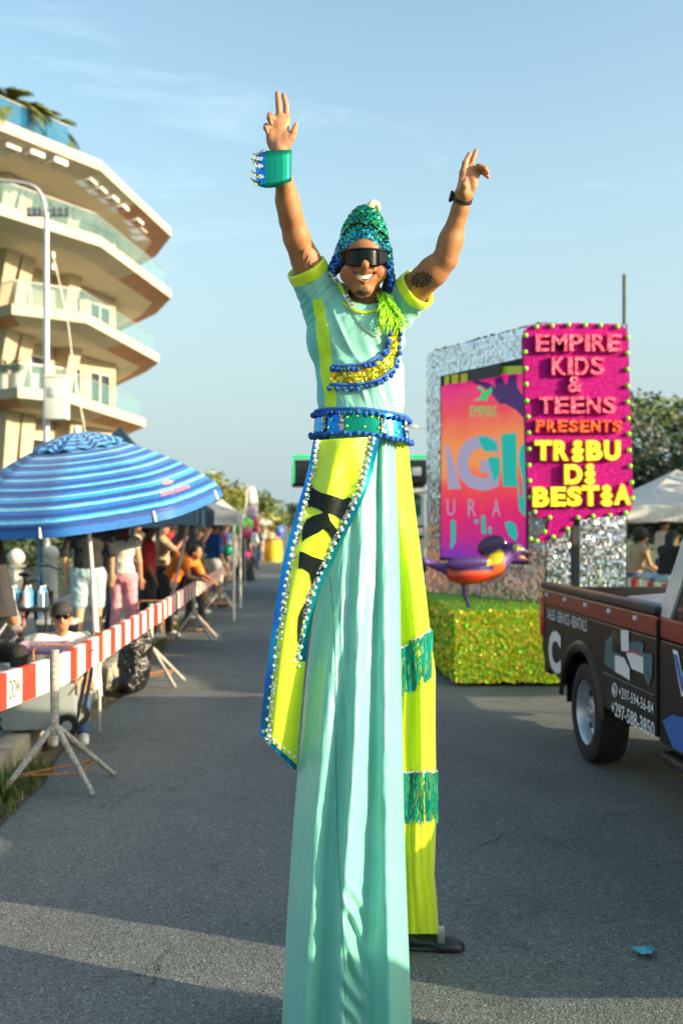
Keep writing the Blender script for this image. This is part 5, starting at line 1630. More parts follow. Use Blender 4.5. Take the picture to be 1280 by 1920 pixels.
# ---- lamp post with cross-arms and a cabinet
lp = empty('lamp_post', (-5.5, 23.2, 0), 'pale street lamp post with a curved arm, insulators and a metal cabinet', 'lamp post')
px_, py_ = P(87, 0, 23.2).x, 23.2
MB().tube([(px_, py_, 0), (px_, py_, P(0, 600, py_).z), (px_, py_, P(0, 400, py_).z)], [.09, .072, .062], 12).build('pole', MATS['galvanised'], lp, True)
arm_ = [P(86, 405, py_), P(84, 385, py_), P(78, 366, py_), P(66, 351, py_), P(45, 343, py_), P(15, 339, py_), P(-40, 334, py_)]
MB().tube([Vector(a) for a in spline([tuple(a) for a in arm_], 26)], .045, 8).build('curved_arm', MATS['galvanised'], lp, True)
hd_ = P(-55, 333, py_); MB().bbox(hd_, (.7, .25, .14), .05).build('lamp_head', MATS['galvanised'], lp, True)
for zpx in (392, 403):
    a, b = P(50, zpx, py_), P(128, zpx, py_); MB().box((a + b) / 2, ((b - a).length, .07, .06)).build('cross_arm', MATS['galvanised'], lp)
for xx in (54, 66, 76, 102, 114, 126):
    q = P(xx, 396, py_ - .06); MB().cyl(q - Vector((0, 0, .08)), q + Vector((0, 0, .10)), .045, .03, 8).build('insulator', M('insulator_dark', (0.06, 0.07, 0.08), 0.3, var=0.1), lp, True)
for yy in (478, 500): 
    q = P(99, yy, py_ - .02); MB().cyl(q - Vector((0, 0, .07)), q + Vector((0, 0, .07)), .05, .05, 8).build('insulator', MATS['pole_white'], lp, True)
    MB().box((P(90, yy + 5, py_) + P(101, yy + 5, py_)) / 2, (.2, .04, .04)).build('bracket', MATS['galvanised'], lp)
MB().bbox(P(107, 748, py_ - .22), (.52, .34, .96), .02).build('cabinet', M('cabinet_grey', (0.58, 0.60, 0.58), 0.5, var=0.08, vscale=2), lp, True)
MB().bbox(P(107, 707, py_ - .22), (.57, .39, .05), .012).build('cabinet_lid', MATS['pole_white'], lp, True)
MB().bbox(P(97, 735, py_ - .40), (.14, .03, .22), .008).build('cabinet_door', MATS['galvanised'], lp, True)
wire = [P(100, 480, py_), P(118, 560, py_), P(128, 610, py_), P(138, 690, py_), P(158, 800, py_), P(175, 900, py_)]
MB().tube([Vector(a) for a in spline([tuple(a) for a in wire], 24)], .014, 5).build('wire', MATS['pole_white'], lp)

# ---- fence with ball-topped posts
M('fence_white', (0.66, 0.62, 0.54), 0.8, var=0.18, vscale=5, bump=0.15, bscale=30)
fe = empty('garden_fence', (-5, 24, 0), 'low garden fence of white ball-topped posts and thin wire mesh', 'fence')
ys_ = [16.0, 18.7, 21.5, 24.4, 27.4, 30.5, 33.6]
for y in ys_:
    mb = MB(); mb.cyl((-5, y, 0), (-5, y, .96), .16, .13, 8); mb.cyl((-5, y, .96), (-5, y, 1.00), .17, .17, 12)
    po = mb.build('fence_post', MATS['fence_white'], fe, True)
    MB().sphere((-5, y, 1.15), .165, 16, 10).build('ball_finial', MATS['fence_white'], po, 'all')
wm = MB()
for k in range(len(ys_) - 1):
    for z in np.arange(.1, .95, .12): wm.cyl((-5, ys_[k], z), (-5, ys_[k + 1], z), .006, n=4, caps=False)
    for y in np.arange(ys_[k] + .1, ys_[k + 1], .14): wm.cyl((-5, y, .1), (-5, y, .95), .005, n=4, caps=False)
o = wm.build('wire_mesh', MATS['galvanised'], fe); o['kind'] = 'stuff'

# ---- striped beach umbrella
def stripe_mat():
    m = bpy.data.materials.new('umbrella_stripes'); m.use_nodes = True; nt = m.node_tree; N = nt.nodes; L = nt.links; b = N['Principled BSDF']
    at = N.new('ShaderNodeAttribute'); at.attribute_name = 'rad'
    tc = N.new('ShaderNodeTexCoord'); no = N.new('ShaderNodeTexNoise'); no.inputs['Scale'].default_value = 14; no.inputs['Detail'].default_value = 5
    L.new(tc.outputs['Object'], no.inputs['Vector'])
    ma = N.new('ShaderNodeMath'); ma.operation = 'MULTIPLY_ADD'; ma.inputs[1].default_value = .008; L.new(no.outputs['Fac'], ma.inputs[0]); L.new(at.outputs['Fac'], ma.inputs[2])
    rp = N.new('ShaderNodeValToRGB'); e = rp.color_ramp.elements
    cols = {'d': (0.006, 0.060, 0.27), 'm': (0.008, 0.15, 0.46), 'l': (0.02, 0.32, 0.62), 'w': (0.28, 0.55, 0.64)}
    stops = [(0, 'd'), (.13, 'm'), (.22, 'w'), (.27, 'l'), (.38, 'd'), (.52, 'l'), (.56, 'w'), (.64, 'm'), (.76, 'd'), (.88, 'l'), (.93, 'w'), (.97, 'l')]
    while len(e) < len(stops): e.new(.5)
    for i, (p, c) in enumerate(stops): e[i].position = p; e[i].color = (*cols[c], 1)
    rp.color_ramp.interpolation = 'CONSTANT'
    fr_ = N.new('ShaderNodeMath'); fr_.operation = 'MULTIPLY'; fr_.inputs[1].default_value = 4.2; L.new(ma.outputs[0], fr_.inputs[0])
    fr2 = N.new('ShaderNodeMath'); fr2.operation = 'FRACT'; L.new(fr_.outputs[0], fr2.inputs[0])
    L.new(fr2.outputs[0], rp.inputs['Fac'])
    n2 = N.new('ShaderNodeTexNoise'); n2.inputs['Scale'].default_value = 30; n2.inputs['Detail'].default_value = 3; L.new(tc.outputs['Object'], n2.inputs['Vector'])
    hs_ = N.new('ShaderNodeMixRGB'); hs_.blend_type = 'MULTIPLY'; hs_.inputs['Fac'].default_value = .5
    L.new(rp.outputs['Color'], hs_.inputs['Color1']); L.new(n2.outputs['Fac'], hs_.inputs['Color2'])
    sc2 = N.new('ShaderNodeMixRGB'); sc2.blend_type = 'MULTIPLY'; sc2.inputs['Fac'].default_value = 1; sc2.inputs['Color2'].default_value = (0.85, 1.12, 1.28, 1)
    L.new(hs_.outputs['Color'], sc2.inputs['Color1'])
    L.new(sc2.outputs['Color'], b.inputs['Base Color']); b.inputs['Roughness'].default_value = .6; b.inputs['Sheen Weight'].default_value = .2
    return m
STR = stripe_mat()
UC = Vector((-1.62, 8.35, 0)); 
um = empty('beach_umbrella', (-1.58, 8.5, 0), 'large blue striped beach umbrella tied to the barrier', 'umbrella')
apex = P(146, 822, 8.35); foot = Vector((-1.555, 8.46, 0.0))
axis = (Vector((-.10, -.20, 1))).normalized()
ua = Vector((1, 0, 0)); ua = (ua - axis * ua.dot(axis)).normalized(); ub = axis.cross(ua)
UR = 1.18
def canopy(r, a, lift=0.0):
    # r 0..1, eight straight-edged gores
    k = a / (PI / 4); i = math.floor(k); w = k - i
    chord = lerp(1.0, math.cos(PI / 8) / math.cos((w - .5) * PI / 4), 1.0)
    sag = 0.010 * math.sin(PI * w) * r
    rr = UR * r * chord
    z = -0.50 * r ** 1.75 - sag + lift
    if r > .97: z -= .5 * (r - .97)
    return apex + (ua * math.cos(a) + ub * math.sin(a)) * rr * (1 - .02 * r) + axis * z
A0 = R(-97)
for g_ in range(8):
    mb = MB(); rad = []
    def f(u, v):
        r = lerp(.20, 1.0, v); rad.append(r * .96); return canopy(r, A0 + (g_ + u) * PI / 4 + 1e-5)
    mb.grid(f, 8, 16)
    # hem valance
    def f2(u, v):
        rad.append(.97 + .03 * v); p = canopy(1.0, A0 + (g_ + u) * PI / 4 + 1e-5); return p - axis * .085 * v + (p - apex).normalized() * .012 * v
    mb.grid(f2, 8, 2)
    o = mb.build('canopy_panel', STR, um, True, fix=False)
    at = o.data.attributes.new('rad', 'FLOAT', 'POINT'); at.data.foreach_set('value', rad)
    MB().tube([canopy(r, A0 + g_ * PI / 4 + 1e-5, -.02) for r in np.linspace(.05, 1, 9)], .006, 5).build('rib', MATS['pole_white'], um)
    tip = canopy(1.0, A0 + g_ * PI / 4 + 1e-5, -.01); MB().cyl(tip, tip - axis * .07 + (tip - apex).normalized() * .02, .012, .012, 8).build('rib_tip', MATS['pole_white'], um, True)
mb = MB(); rad = []
def f(u, v):
    a = 2 * PI * u; r = lerp(0.001, .34, v)
    rad.append(.12 + r * 1.3 + .05 * math.sin(8 * a)); return canopy(r, A0 + a, .055 + .014 * math.cos(16 * a) * v - .035 * v)
mb.grid(f, 96, 10); o = mb.build('vent_cap', STR, um, 'all', fix=False); at = o.data.attributes.new('rad', 'FLOAT', 'POINT'); at.data.foreach_set('value', rad)
MB().sphere(apex + axis * .07, (.03, .03, .045), 10, 8).build('finial', MATS['pole_white'], um, 'all')
MB().tube([apex - axis * .02, apex - axis * .55, Vector((-1.60, 8.42, 1.2)), foot + Vector((0, 0, .55))], [.017, .017, .019, .019], 10).build('upper_pole', MATS['pole_white'], um, True)
MB().tube([Vector((-1.605, 8.42, 1.24)), foot + Vector((0, 0, .30))], [.026, .024], 10).build('lower_pole', MATS['pole_white'], um, True)
MB().tube([foot + Vector((-.004, 0, .36)), foot], [.018, .010], 10).build('ground_spike', MATS['galvanised'], um, True)
CBV = BVHTree.FromPolygons([tuple(canopy(lerp(.2, 1, j / 24), A0 + (g2 + i / 6) * PI / 4 + 1e-5)) for g2 in range(8) for j in range(25) for i in range(7)],
                           [(g2 * 175 + j * 7 + i, g2 * 175 + j * 7 + i + 1, g2 * 175 + (j + 1) * 7 + i + 1, g2 * 175 + (j + 1) * 7 + i) for g2 in range(8) for j in range(24) for i in range(6)])
M('logo_pink', (0.80, 0.25, 0.24), 0.7, var=0.1)
vs, fs = text_mesh('Tommy Bahama', 1, 0, 0, .012, shear=.3); vs = fit(vs, 56, 11)
ca, sa = math.cos(R(-17)), math.sin(R(-17))
pts = [on(CBV, 328 + v.x * ca + v.y * sa, 921 + v.x * sa - v.y * ca, .004) or P(328, 921, 7.8) for v in vs]
MB().add(pts, fs).build('logo_lettering', MATS['logo_pink'], um, fix=False)
fish = [(303, 908), (308, 901), (314, 899), (318, 903), (326, 902), (321, 907), (312, 909)]
MB().add([on(CBV, x, y, .004) or P(x, y, 7.8) for x, y in fish], [tuple(range(len(fish)))]).build('logo_emblem', MATS['logo_pink'], um, fix=False)

# ---- canopy tents
def tent(name, c, w, d, eave, peak, val, mat, label, pole=True, rz=0.0, group=None, polemat='pole_white', ins_=.97, sides=(-1, 1)):
    c = Vector(c); r = empty(name, c, label, 'tent', group)
    rm = Matrix.Rotation(rz, 3, 'Z')
    def q(x, y, z): return c + rm @ Vector((x * w / 2, y * d / 2, z))
    for k in range(4):
        cs = [(-1, -1), (1, -1), (1, 1), (-1, 1)]; a, b = cs[k], cs[(k + 1) % 4]
        def f(u, v):
            x, y = lerp(a[0], b[0], u), lerp(a[1], b[1], u)
            return q(x * v, y * v, lerp(peak, eave, v) - .10 * math.sin(PI * v) - .05 * v * math.sin(PI * u))
        MB().grid(f, 8, 8).build('roof_panel', mat, r, True)
        def f2(u, v):
            x, y = lerp(a[0], b[0], u), lerp(a[1], b[1], u); return q(x * 1.005, y * 1.005, eave - .05 * math.sin(PI * u) - val * v + .012 * math.sin(u * 30) * v)
        MB().grid(f2, 16, 2).build('valance', mat, r, True)
    if pole:
        for sx, sy in ((-1, -1), (1, -1), (1, 1), (-1, 1)):
            if sx not in sides: continue
            MB().cyl(q(sx * ins_, sy * ins_, -c.z), q(sx * ins_, sy * ins_, eave + .02), .022, n=8).build('pole', MATS[polemat], r, True)
    return r
T_NAVY = cloth('tent_navy', (0.012, 0.045, 0.095), .7); T_GREY = cloth('tent_grey', (0.36, 0.39, 0.42), .7); T_WHITE = cloth('tent_white', (0.72, 0.72, 0.70), .7); T_BLACK = cloth('tent_black', (0.03, 0.028, 0.032), .7)
M('pole_blue', (0.04, 0.14, 0.34), 0.45, var=0.1)
tent('canopy_tent', (-2.22, 13.6, 0), 2.35, 3.0, 1.98, 3.10, .22, T_NAVY, 'navy blue canopy tent half hidden behind the striped umbrella', polemat='pole_blue', ins_=.72, sides=(-1,))
tent('canopy_tent', (-2.30, 19.6, 0), 2.9, 2.9, 2.02, 2.75, .25, T_GREY, 'grey canopy tent beyond the navy one')
for k, (y, s, lb) in enumerate(((34, 2.6, 'first small white canopy tent far along the left kerb'), (43, 2.8, 'second small white canopy tent far along the left kerb'), (54, 3, 'third small white canopy tent far along the left kerb'), (66, 3, 'farthest white canopy tent along the left kerb'))):
    tent('canopy_tent', (-2.9 + k * .25, y, 0), s, s, 2.0, 2.9, .2, T_WHITE, lb, group='white tents far down the street')
# leaning tent leg beside the person in orange
sl = MB().cyl(P(318, 1140, 15.0), P(352, 985, 14.6), .022, n=8)
tag(sl.build('slanted_pole', MATS['pole_white'], None, True), 'slanted white tent pole beside the person in orange', 'pole')

# closed dark parasol cloth hanging at the picture edge
dc = SDF((-2.55, 7.5, .5), (-1.95, 8.3, 1.85), .012)
dc.cap((-2.30, 7.9, 1.75), (-2.26, 7.9, 1.02), .03, .135, .02, flat=True); dm_ = dc.mesh('folded_parasol', T_BLACK, 0, 1)
dvv = verts_np(dm_); dvv[:, 0] += .02 * np.sin(dvv[:, 1] * 60 + dvv[:, 2] * 3); dm_.vertices.foreach_set('co', dvv.ravel()); dm_.update()
fp_ = empty('folded_parasol', (-2.28, 7.9, .1), 'folded charcoal parasol at the picture edge', 'parasol')
link_mesh('cloth', dm_, fp_); MB().cyl((-2.27, 7.9, .16), (-2.30, 7.9, 1.80), .016, n=8).build('pole', MATS['galvanised'], fp_, True)

# ---- grey wheeled cooler lying by the kerb
M('cooler_grey', (0.24, 0.27, 0.27), 0.5, var=0.06, vscale=4); M('cooler_lid', (0.40, 0.43, 0.42), 0.5, var=0.05)
cb = Vector((-1.82, 7.62, 0.19)); ck = empty('wheeled_cooler', cb, 'grey wheeled cool box on the kerb beside the seated man', 'cool box')
rmz = Matrix.Rotation(R(6), 3, 'Z')
MB().bbox(cb + Vector((-.02, 0, .20)), (.56, .38, .36), .035, rmz).build('tub', MATS['cooler_grey'], ck, True)
MB().bbox(cb + Vector((-.02, 0, .415)), (.585, .405, .07), .028, rmz).build('lid', MATS['cooler_lid'], ck, True)
for s in (-1, 1):
    wq = cb + Vector((.22, s * .215, .07)); wo = MB().cyl(wq - Vector((0, .025, 0)), wq + Vector((0, .025, 0)), .085, n=20).build('wheel', MATS['black_plastic'], ck, True)
    MB().cyl(wq - Vector((0, .028, 0)), wq + Vector((0, .028, 0)), .04, n=12).build('hub', MATS['cooler_grey'], wo, True)
MB().tube([cb + Vector((.27, -.12, .10)), cb + Vector((.33, -.12, .40)), cb + Vector((.35, -.12, .60)), cb + Vector((.35, .12, .60)), cb + Vector((.33, .12, .40)), cb + Vector((.27, .12, .10))], .016, 8).build('pull_handle', MATS['black_plastic'], ck, True)

# ---- folding chair at the picture edge
def folding_chair(c, rz, mat, label):
    c = Vector(c); r = empty('folding_chair', c, label, 'chair'); rm = Matrix.Rotation(rz, 3, 'Z')
    def q(x, y, z): return c + rm @ Vector((x, y, z))
    for a, b in (((-.26, -.24, 0), (.24, .2, .62)), ((.26, -.24, 0), (-.24, .2, .62)), ((-.26, .24, 0), (.24, -.24, .42)), ((.26, .24, 0), (-.24, -.24, .42))):
        MB().cyl(q(*a), q(*b), .011, n=7).build('leg', MATS['galvanised'], r, True)
    for s in (-1, 1): MB().cyl(q(s * .26, .24, 0), q(s * .25, .28, .92), .011, n=7).build('upright', MATS['galvanised'], r, True)
    MB().grid(lambda u, v: q(lerp(-.25, .25, u), lerp(-.24, .22, v), .42 - .05 * math.sin(PI * u) * math.sin(PI * v)), 8, 8).build('seat', mat, r, True)
    MB().grid(lambda u, v: q(lerp(-.25, .25, u), .24 + .03 * v + .05 * math.sin(PI * u), lerp(.46, .90, v)), 8, 8).build('backrest', mat, r, True)
    return r
folding_chair((-2.33, 7.35, .16), R(70), DKBLUE, 'blue folding chair at the picture edge')
folding_chair((-3.1, 10.6, .16), R(20), BLACK_T, 'black folding chair behind the seated man')

# ---- bicycle and red tricycle by the fence
def bicycle(c, rz, label, k=1.0, frame='black_plastic', name='bicycle', rim='barrier_red'):
    c = Vector(c); r = empty(name, c, label, 'bicycle'); rm = Matrix.Rotation(rz, 3, 'Z')
    def q(x, z, y=0): return c + rm @ Vector((x * k, y * k, z * k))
    for x in (-.52, .52):
        w = MB().tube([q(x + .33 * math.cos(t), .33 + .33 * math.sin(t)) for t in np.linspace(0, 2 * PI, 29)[:-1]], .026 * k, 7, closed=True).build('wheel', MATS['black_plastic'], r, True)
        MB().tube([q(x + .29 * math.cos(t), .33 + .29 * math.sin(t)) for t in np.linspace(0, 2 * PI, 29)[:-1]], .014 * k, 6, closed=True).build('rim', MATS[rim], w, True)
        sp = MB()
        for t in np.linspace(0, PI, 9)[:-1]: sp.cyl(q(x + .29 * math.cos(t), .33 + .29 * math.sin(t)), q(x - .29 * math.cos(t), .33 - .29 * math.sin(t)), .002 * k, n=4)
        o = sp.build('spokes', MATS['galvanised'], w); o['kind'] = 'stuff'
    fm = MB()
    for a, b in (((-.52, .33), (-.12, .30)), ((-.52, .33), (-.2, .78)), ((-.12, .30), (-.22, .86)), ((-.12, .30), (.36, .72)), ((-.2, .78), (.36, .80)), ((.52, .33), (.33, .95))):
        fm.cyl(q(*a), q(*b), .018 * k, n=8)
    fm.build('frame', MATS[frame], r, True)
    MB().tube([q(.33, .95, -.28), q(.36, 1.0, -.12), q(.36, 1.0, .12), q(.33, .95, .28)], .014 * k, 7).build('handlebar', MATS['black_plastic'], r, True)
    MB().sphere(q(-.23, .90), (.13 * k, .07 * k, .035 * k), 12, 8, rot=(0, 0, rz)).build('saddle', MATS['black_plastic'], r, 'all')
    return r
bicycle((-3.6, 14.2, .16), R(82), 'black bicycle with red rims behind the seated man', frame='black_plastic')
bicycle((-4.2, 14.0, .16), R(60), 'small red child bicycle by the ball-topped fence', .62, 'barrier_red', rim='galvanised')

# ---- stacked belongings on the pavement
def cool_box(c, s, col, label, name='box'):
    c = Vector(c); r = empty('picnic_box', c, label, 'box')
    MB().bbox(c + Vector((0, 0, s[2] * .42)), (s[0], s[1], s[2] * .84), .02).build('tub', col, r, True); MB().bbox(c + Vector((0, 0, s[2] * .92)), (s[0] * 1.04, s[1] * 1.04, s[2] * .14), .015).build('lid', MATS['cooler_lid'], r, True)
    return r
cool_box((-2.55, 11.0, .16), (.5, .4, .38), TEAL, 'dark green picnic box behind the second barrier board')
cool_box((-2.75, 12.2, .16), (.45, .35, .45), NAVY, 'navy picnic box beside the man in denim shorts')
st_ = empty('drinks_trolley', (-2.95, 11.6, .16), 'black drinks trolley loaded with bottles behind the umbrella pole', 'trolley')
for z in (.25, .62): MB().bbox((-2.95, 11.6, .16 + z), (.5, .36, .05), .01).build('tray', MATS['black_plastic'], st_, True)
for sx in (-1, 1):
    for sy in (-1, 1): MB().cyl((-2.95 + sx * .23, 11.6 + sy * .16, .16), (-2.95 + sx * .23, 11.6 + sy * .16, .98), .014, n=7).build('upright', MATS['black_plastic'], st_, True)
for k in range(6):
    c = (-3.13 + (k % 3) * .17, 11.5 + (k // 3) * .16, .16 + .645); bo_ = empty('drink_bottle', c, ['clear water bottle on the trolley, front row, left', 'clear water bottle on the trolley, front row, middle', 'clear water bottle on the trolley, front row, right', 'blue bottle on the trolley, back row, left', 'blue bottle on the trolley, back row, middle', 'blue bottle on the trolley, back row, right'][k], 'bottle', 'bottles on the drinks trolley')
    c = Vector(c); mt = M('bottle_clear', (0.55, 0.68, 0.72), .1, var=.05) if k < 3 else M('bottle_blue', (0.05, 0.25, 0.5), .15, var=.05)
    mb = MB(); mb.cyl(c, c + Vector((0, 0, .17)), .04, .04, 10); mb.cyl(c + Vector((0, 0, .17)), c + Vector((0, 0, .22)), .04, .015, 10); mb.build('bottle_body', mt, bo_, True)
    MB().cyl(c + Vector((0, 0, .22)), c + Vector((0, 0, .245)), .017, n=8).build('bottle_cap', MATS['fence_white'], bo_, True)

# ---- people on the left
Jm = sit(.19, .50, dict(hal=(-.14, -.45, .42), har=(.14, -.46, .42), ell=(-.27, -.24, .42), elr=(.27, -.24, .42)), -.10, .16)
for n, s in (('l', -1), ('r', 1)): Jm['kn' + n] = Vector((s * .15, -.40, .50)); Jm['an' + n] = Vector((s * .12 + .04, -.56, .09 - 0.0))
seated = figure(Jm, 'man in a black cap, sunglasses and white t-shirt sitting on the kerb', 0, WHITE_T, .55, JEANS, 1.0, 'short', cap=CHAR, shoes=WHITE_SHOE, vox=.009, shades=True)
put(seated, -1.90, 8.55, 0.0, R(14))
MB().box((0.0, -.245, 1.035), (.055, .004, .026)).build('cap_badge', MATS['fence_white'], seated)
jk = SDF((-2.4, 7.6, .3), (-1.3, 8.4, 1.0), .012); jk.cap((-2.12, 8.22, .74), (-1.72, 8.05, .76), .055, .06, .03); jk.cap((-2.14, 8.2, .73), (-2.18, 8.12, .45), .055, .05, .04); jk.cap((-1.72, 8.05, .76), (-1.66, 8.02, .55), .05, .035, .04)
tag(link_mesh('folded_jacket', jk.mesh('folded_jacket', LAV, 0, 1)), 'pale pink jacket lying over the knees of the seated man', 'jacket')
Jw = stand(1.84, dict(ell=(-.27, .02, 1.16), hal=(-.27, -.05, .92), elr=(.27, .02, 1.16), har=(.26, -.06, .90)))
put(figure(Jw, 'tall man in black t-shirt and pale denim shorts seen from behind', 2, BLACK_T, .5, DENIM, .40, 'short', shoes=WHITE_SHOE, vox=.011, girth=1.2), -2.42, 12.4, .16, R(185))
put(figure(stand(1.66), 'woman with long brown hair in white top and pink trousers', 2, WHITE_T, .1, PINK, .95, 'long', HAIRB, shoes=WHITE_SHOE, vox=.012, girth=1.12), -2.16, 13.5, .16, R(170))
Jo = stand(1.66, dict(chest=(0, -.22, 1.16), neck=(0, -.42, 1.24), head=(0, -.50, 1.36), shl=(-.17, -.38, 1.2), shr=(.17, -.38, 1.2), ell=(-.24, -.50, .98), hal=(-.10, -.68, .92), elr=(.26, -.48, .98), har=(.16, -.70, .90)))
put(figure(Jo, 'person in orange top leaning over the striped barrier', 0, ORANGE, .35, CHAR, 1.0, 'short', shoes=WHITE_SHOE, vox=.012), -1.78, 15.6, .02, R(65))
put(figure(stand(1.70, dict(elr=(.30, -.2, 1.35), har=(.16, -.30, 1.58))), 'person in black top and black cap raising a hand behind the orange top', 1, BLACK_T, .5, CHAR, 1.0, 'long', cap=BLACK_T, vox=.013), -1.50, 17.2, .02, R(120))
put(figure(stand(1.64, dict(ell=(-.28, -.2, 1.25), hal=(-.1, -.34, 1.40))), 'person in a red cap holding up a phone behind the barrier', 1, TAN, .4, CHAR, 1.0, 'long', cap=RED, vox=.013), -1.93, 15.9, .16, R(100))
put(figure(stand(1.76), 'man in a royal blue t-shirt and white shorts behind the barrier', 2, BLUE_T, .5, WHITE_T, .45, 'short', shoes=BLACK_T, cap=NAVY, vox=.013, girth=1.2), -1.42, 20.6, .05, R(130))
crowd = [(-1.75, 17.6, PURPLE, CHAR, 'long', 1, 'person in a plum top just behind the raised hand'), (-1.62, 18.6, BLACK_T, JEANS, 'short', 3, 'person in a black top between the raised hand and the man in blue'), (-1.98, 14.6, RED, CHAR, 'bun', 1, 'person in a red top beside the slanted tent pole'), (-2.35, 16.0, TAN, JEANS, 'long', 0, 'person in a tan top in the thick of the crowd under the navy tent'),
         (-1.60, 22.4, NAVY, TAN, 'short', 2, 'person in a navy top and tan legwear past the man in blue'), (-1.85, 20.0, BLACK_T, TAN, 'long', 1, 'person in a black top and tan legwear left of the man in blue'), (-1.58, 25.4, RED, JEANS, 'short', 0, 'person in a red top by the last barrier board'), (-1.9, 28.2, WHITE_T, CHAR, 'long', 2, 'person in a white top beyond the last barrier board'), (-1.7, 29.6, BLUE_T, TAN, 'short', 1, 'person in a blue top near the feather flag'), (-2.4, 12.9, NAVY, CHAR, 'big', 1, 'person in a navy top behind the pink trousers'),
         (-2.55, 15.0, PURPLE, CHAR, 'long', 1, 'woman in a plum top between the pink trousers and the red cap'), (-2.9, 16.4, BLACK_T, JEANS, 'short', 3, 'person in a black top and jeans deep under the navy tent'), (-2.3, 17.2, GREY_T, CHAR, 'short', 0, 'person in a grey top behind the red cap'),
         (-2.05, 18.3, RED, JEANS, 'long', 1, 'person in a red top under the grey tent'), (-2.6, 19.3, NAVY, TAN, 'short', 2, 'person in a navy top deep under the grey tent'), (-1.72, 21.8, TEAL, CHAR, 'long', 1, 'person in a teal top just beyond the man in blue'),
         (-1.62, 23.4, TAN, JEANS, 'short', 0, 'person in a tan top by the farthest trestle'), (-1.95, 24.6, BLACK_T, TAN, 'bun', 1, 'person in a black top with a hair bun near the farthest trestle'), (-1.66, 26.8, PINK, CHAR, 'long', 2, 'person in a pink top just before the black skirt'), (-2.1, 22.6, WHITE_T, JEANS, 'short', 3, 'person in a white top under the back of the grey tent')]
for x, y, tp, bt, hr, sk, lb in crowd:
    put(figure(stand(random.uniform(1.58, 1.78)), lb, sk, tp, random.choice([.3, .5]), bt, random.choice([1.0, .45]), hr, shoes=WHITE_SHOE, vox=.016, group='spectators behind the left barrier'), x, y, .10, R(random.uniform(70, 150)))
Jl = sit(.45, .50, dict(hal=(-.2, -.34, .62), har=(.14, -.20, .92), elr=(.27, -.10, .74)), -.04)
put(figure(Jl, 'person in black trousers and straw sun hat sitting at the picture edge', 1, GREY_T, .5, BLACK_T, 1.0, 'short', cap=TAN, shoes=BLACK_T, vox=.012), -2.52, 8.30, .16, R(40))
put(figure(stand(1.60, dict(elr=(.3, -.15, 1.2), har=(.12, -.34, 1.3))), 'woman in a long black skirt and pink bag strap standing at the road edge', 1, BLACK_T, .2, None, 1.0, 'bun', skirt=(BLACK_T, .04, .34), vox=.016), -1.20, 31.5, 0, R(150))
fb_ = SDF((-1.35, 31.1, .6), (-.9, 31.5, 1.0), .02); fb_.ell((-1.13, 31.3, .82), (.12, .08, .10), .02)
tag(link_mesh('pink_bag', fb_.mesh('pink_bag', cloth('hot_pink', (.8, .05, .25)), 0, 1)), 'hot pink bag held by the woman in the black skirt', 'bag')
# feather flag and balloons near the white tents
ff = empty('feather_flag', P(459, 1060, 28), 'tall white and pink feather flag beside the grey tent', 'flag'); fb0 = Vector((P(459, 0, 28).x, 28, 0)); ff.location = fb0; W[ff.name] = fb0
MB().tube([fb0, fb0 + Vector((0, 0, 1.6)), fb0 + Vector((.05, 0, 2.9))], .018, 6).build('pole', MATS['pole_white'], ff, True)
fl_ = [((0, .02), 1.9, 'cloth_hot_pink'), ((0, .02), 2.3, 'cloth_pink'), ((0, .02), 2.6, 'cloth_white')]
for k, (z0, z1, mt) in enumerate(((1.55, 1.95, 'cloth_hot_pink'), (1.95, 2.3, 'cloth_lilac'), (2.3, 2.85, 'cloth_white'))):
    o = MB().grid(lambda u, v: fb0 + Vector((.03 + .34 * u * (1 - .35 * max(0, (lerp(z0, z1, v) - 2.3) / .55) ** 2), .03 * math.sin(6 * u + k), lerp(z0, z1, v))), 6, 3).build('flag_cloth', MATS[mt], ff, True); solidify(o, .004)
M('balloon_green', (0.22, 0.60, 0.10), .3, var=.05); M('balloon_blue', (0.05, 0.12, 0.75), .3, var=.05); M('balloon_pink', (0.80, 0.12, 0.22), .3, var=.05); M('balloon_teal', (0.01, 0.30, 0.16), .3, var=.05)
for px, py, Y, r, mt, lb in ((452, 990, 27.6, .19, 'balloon_green', 'pale green balloon beside the feather flag'), (464, 984, 27.9, .18, 'balloon_green', 'lime balloon touching the feather flag'), (463, 998, 27.4, .15, 'balloon_pink', 'pink balloon below the lime balloons'), (523, 996, 50, .24, 'balloon_blue', 'blue balloon over the far crowd'), (428, 1031, 21.0, .11, 'balloon_teal', 'dark green balloon behind the man in blue')):
    c = P(px, py, Y); bl = empty('balloon', c, lb, 'balloon'); MB().sphere(c, (r, r, r * 1.2), 16, 10).build('balloon_skin', MATS[mt], bl, 'all'); MB().tube([c - Vector((0, 0, r * 1.2)), c - Vector((.03, 0, r * 2.4)), Vector((c.x + .02, c.y, .9))], .004, 4).build('string', MATS['pole_white'], bl)
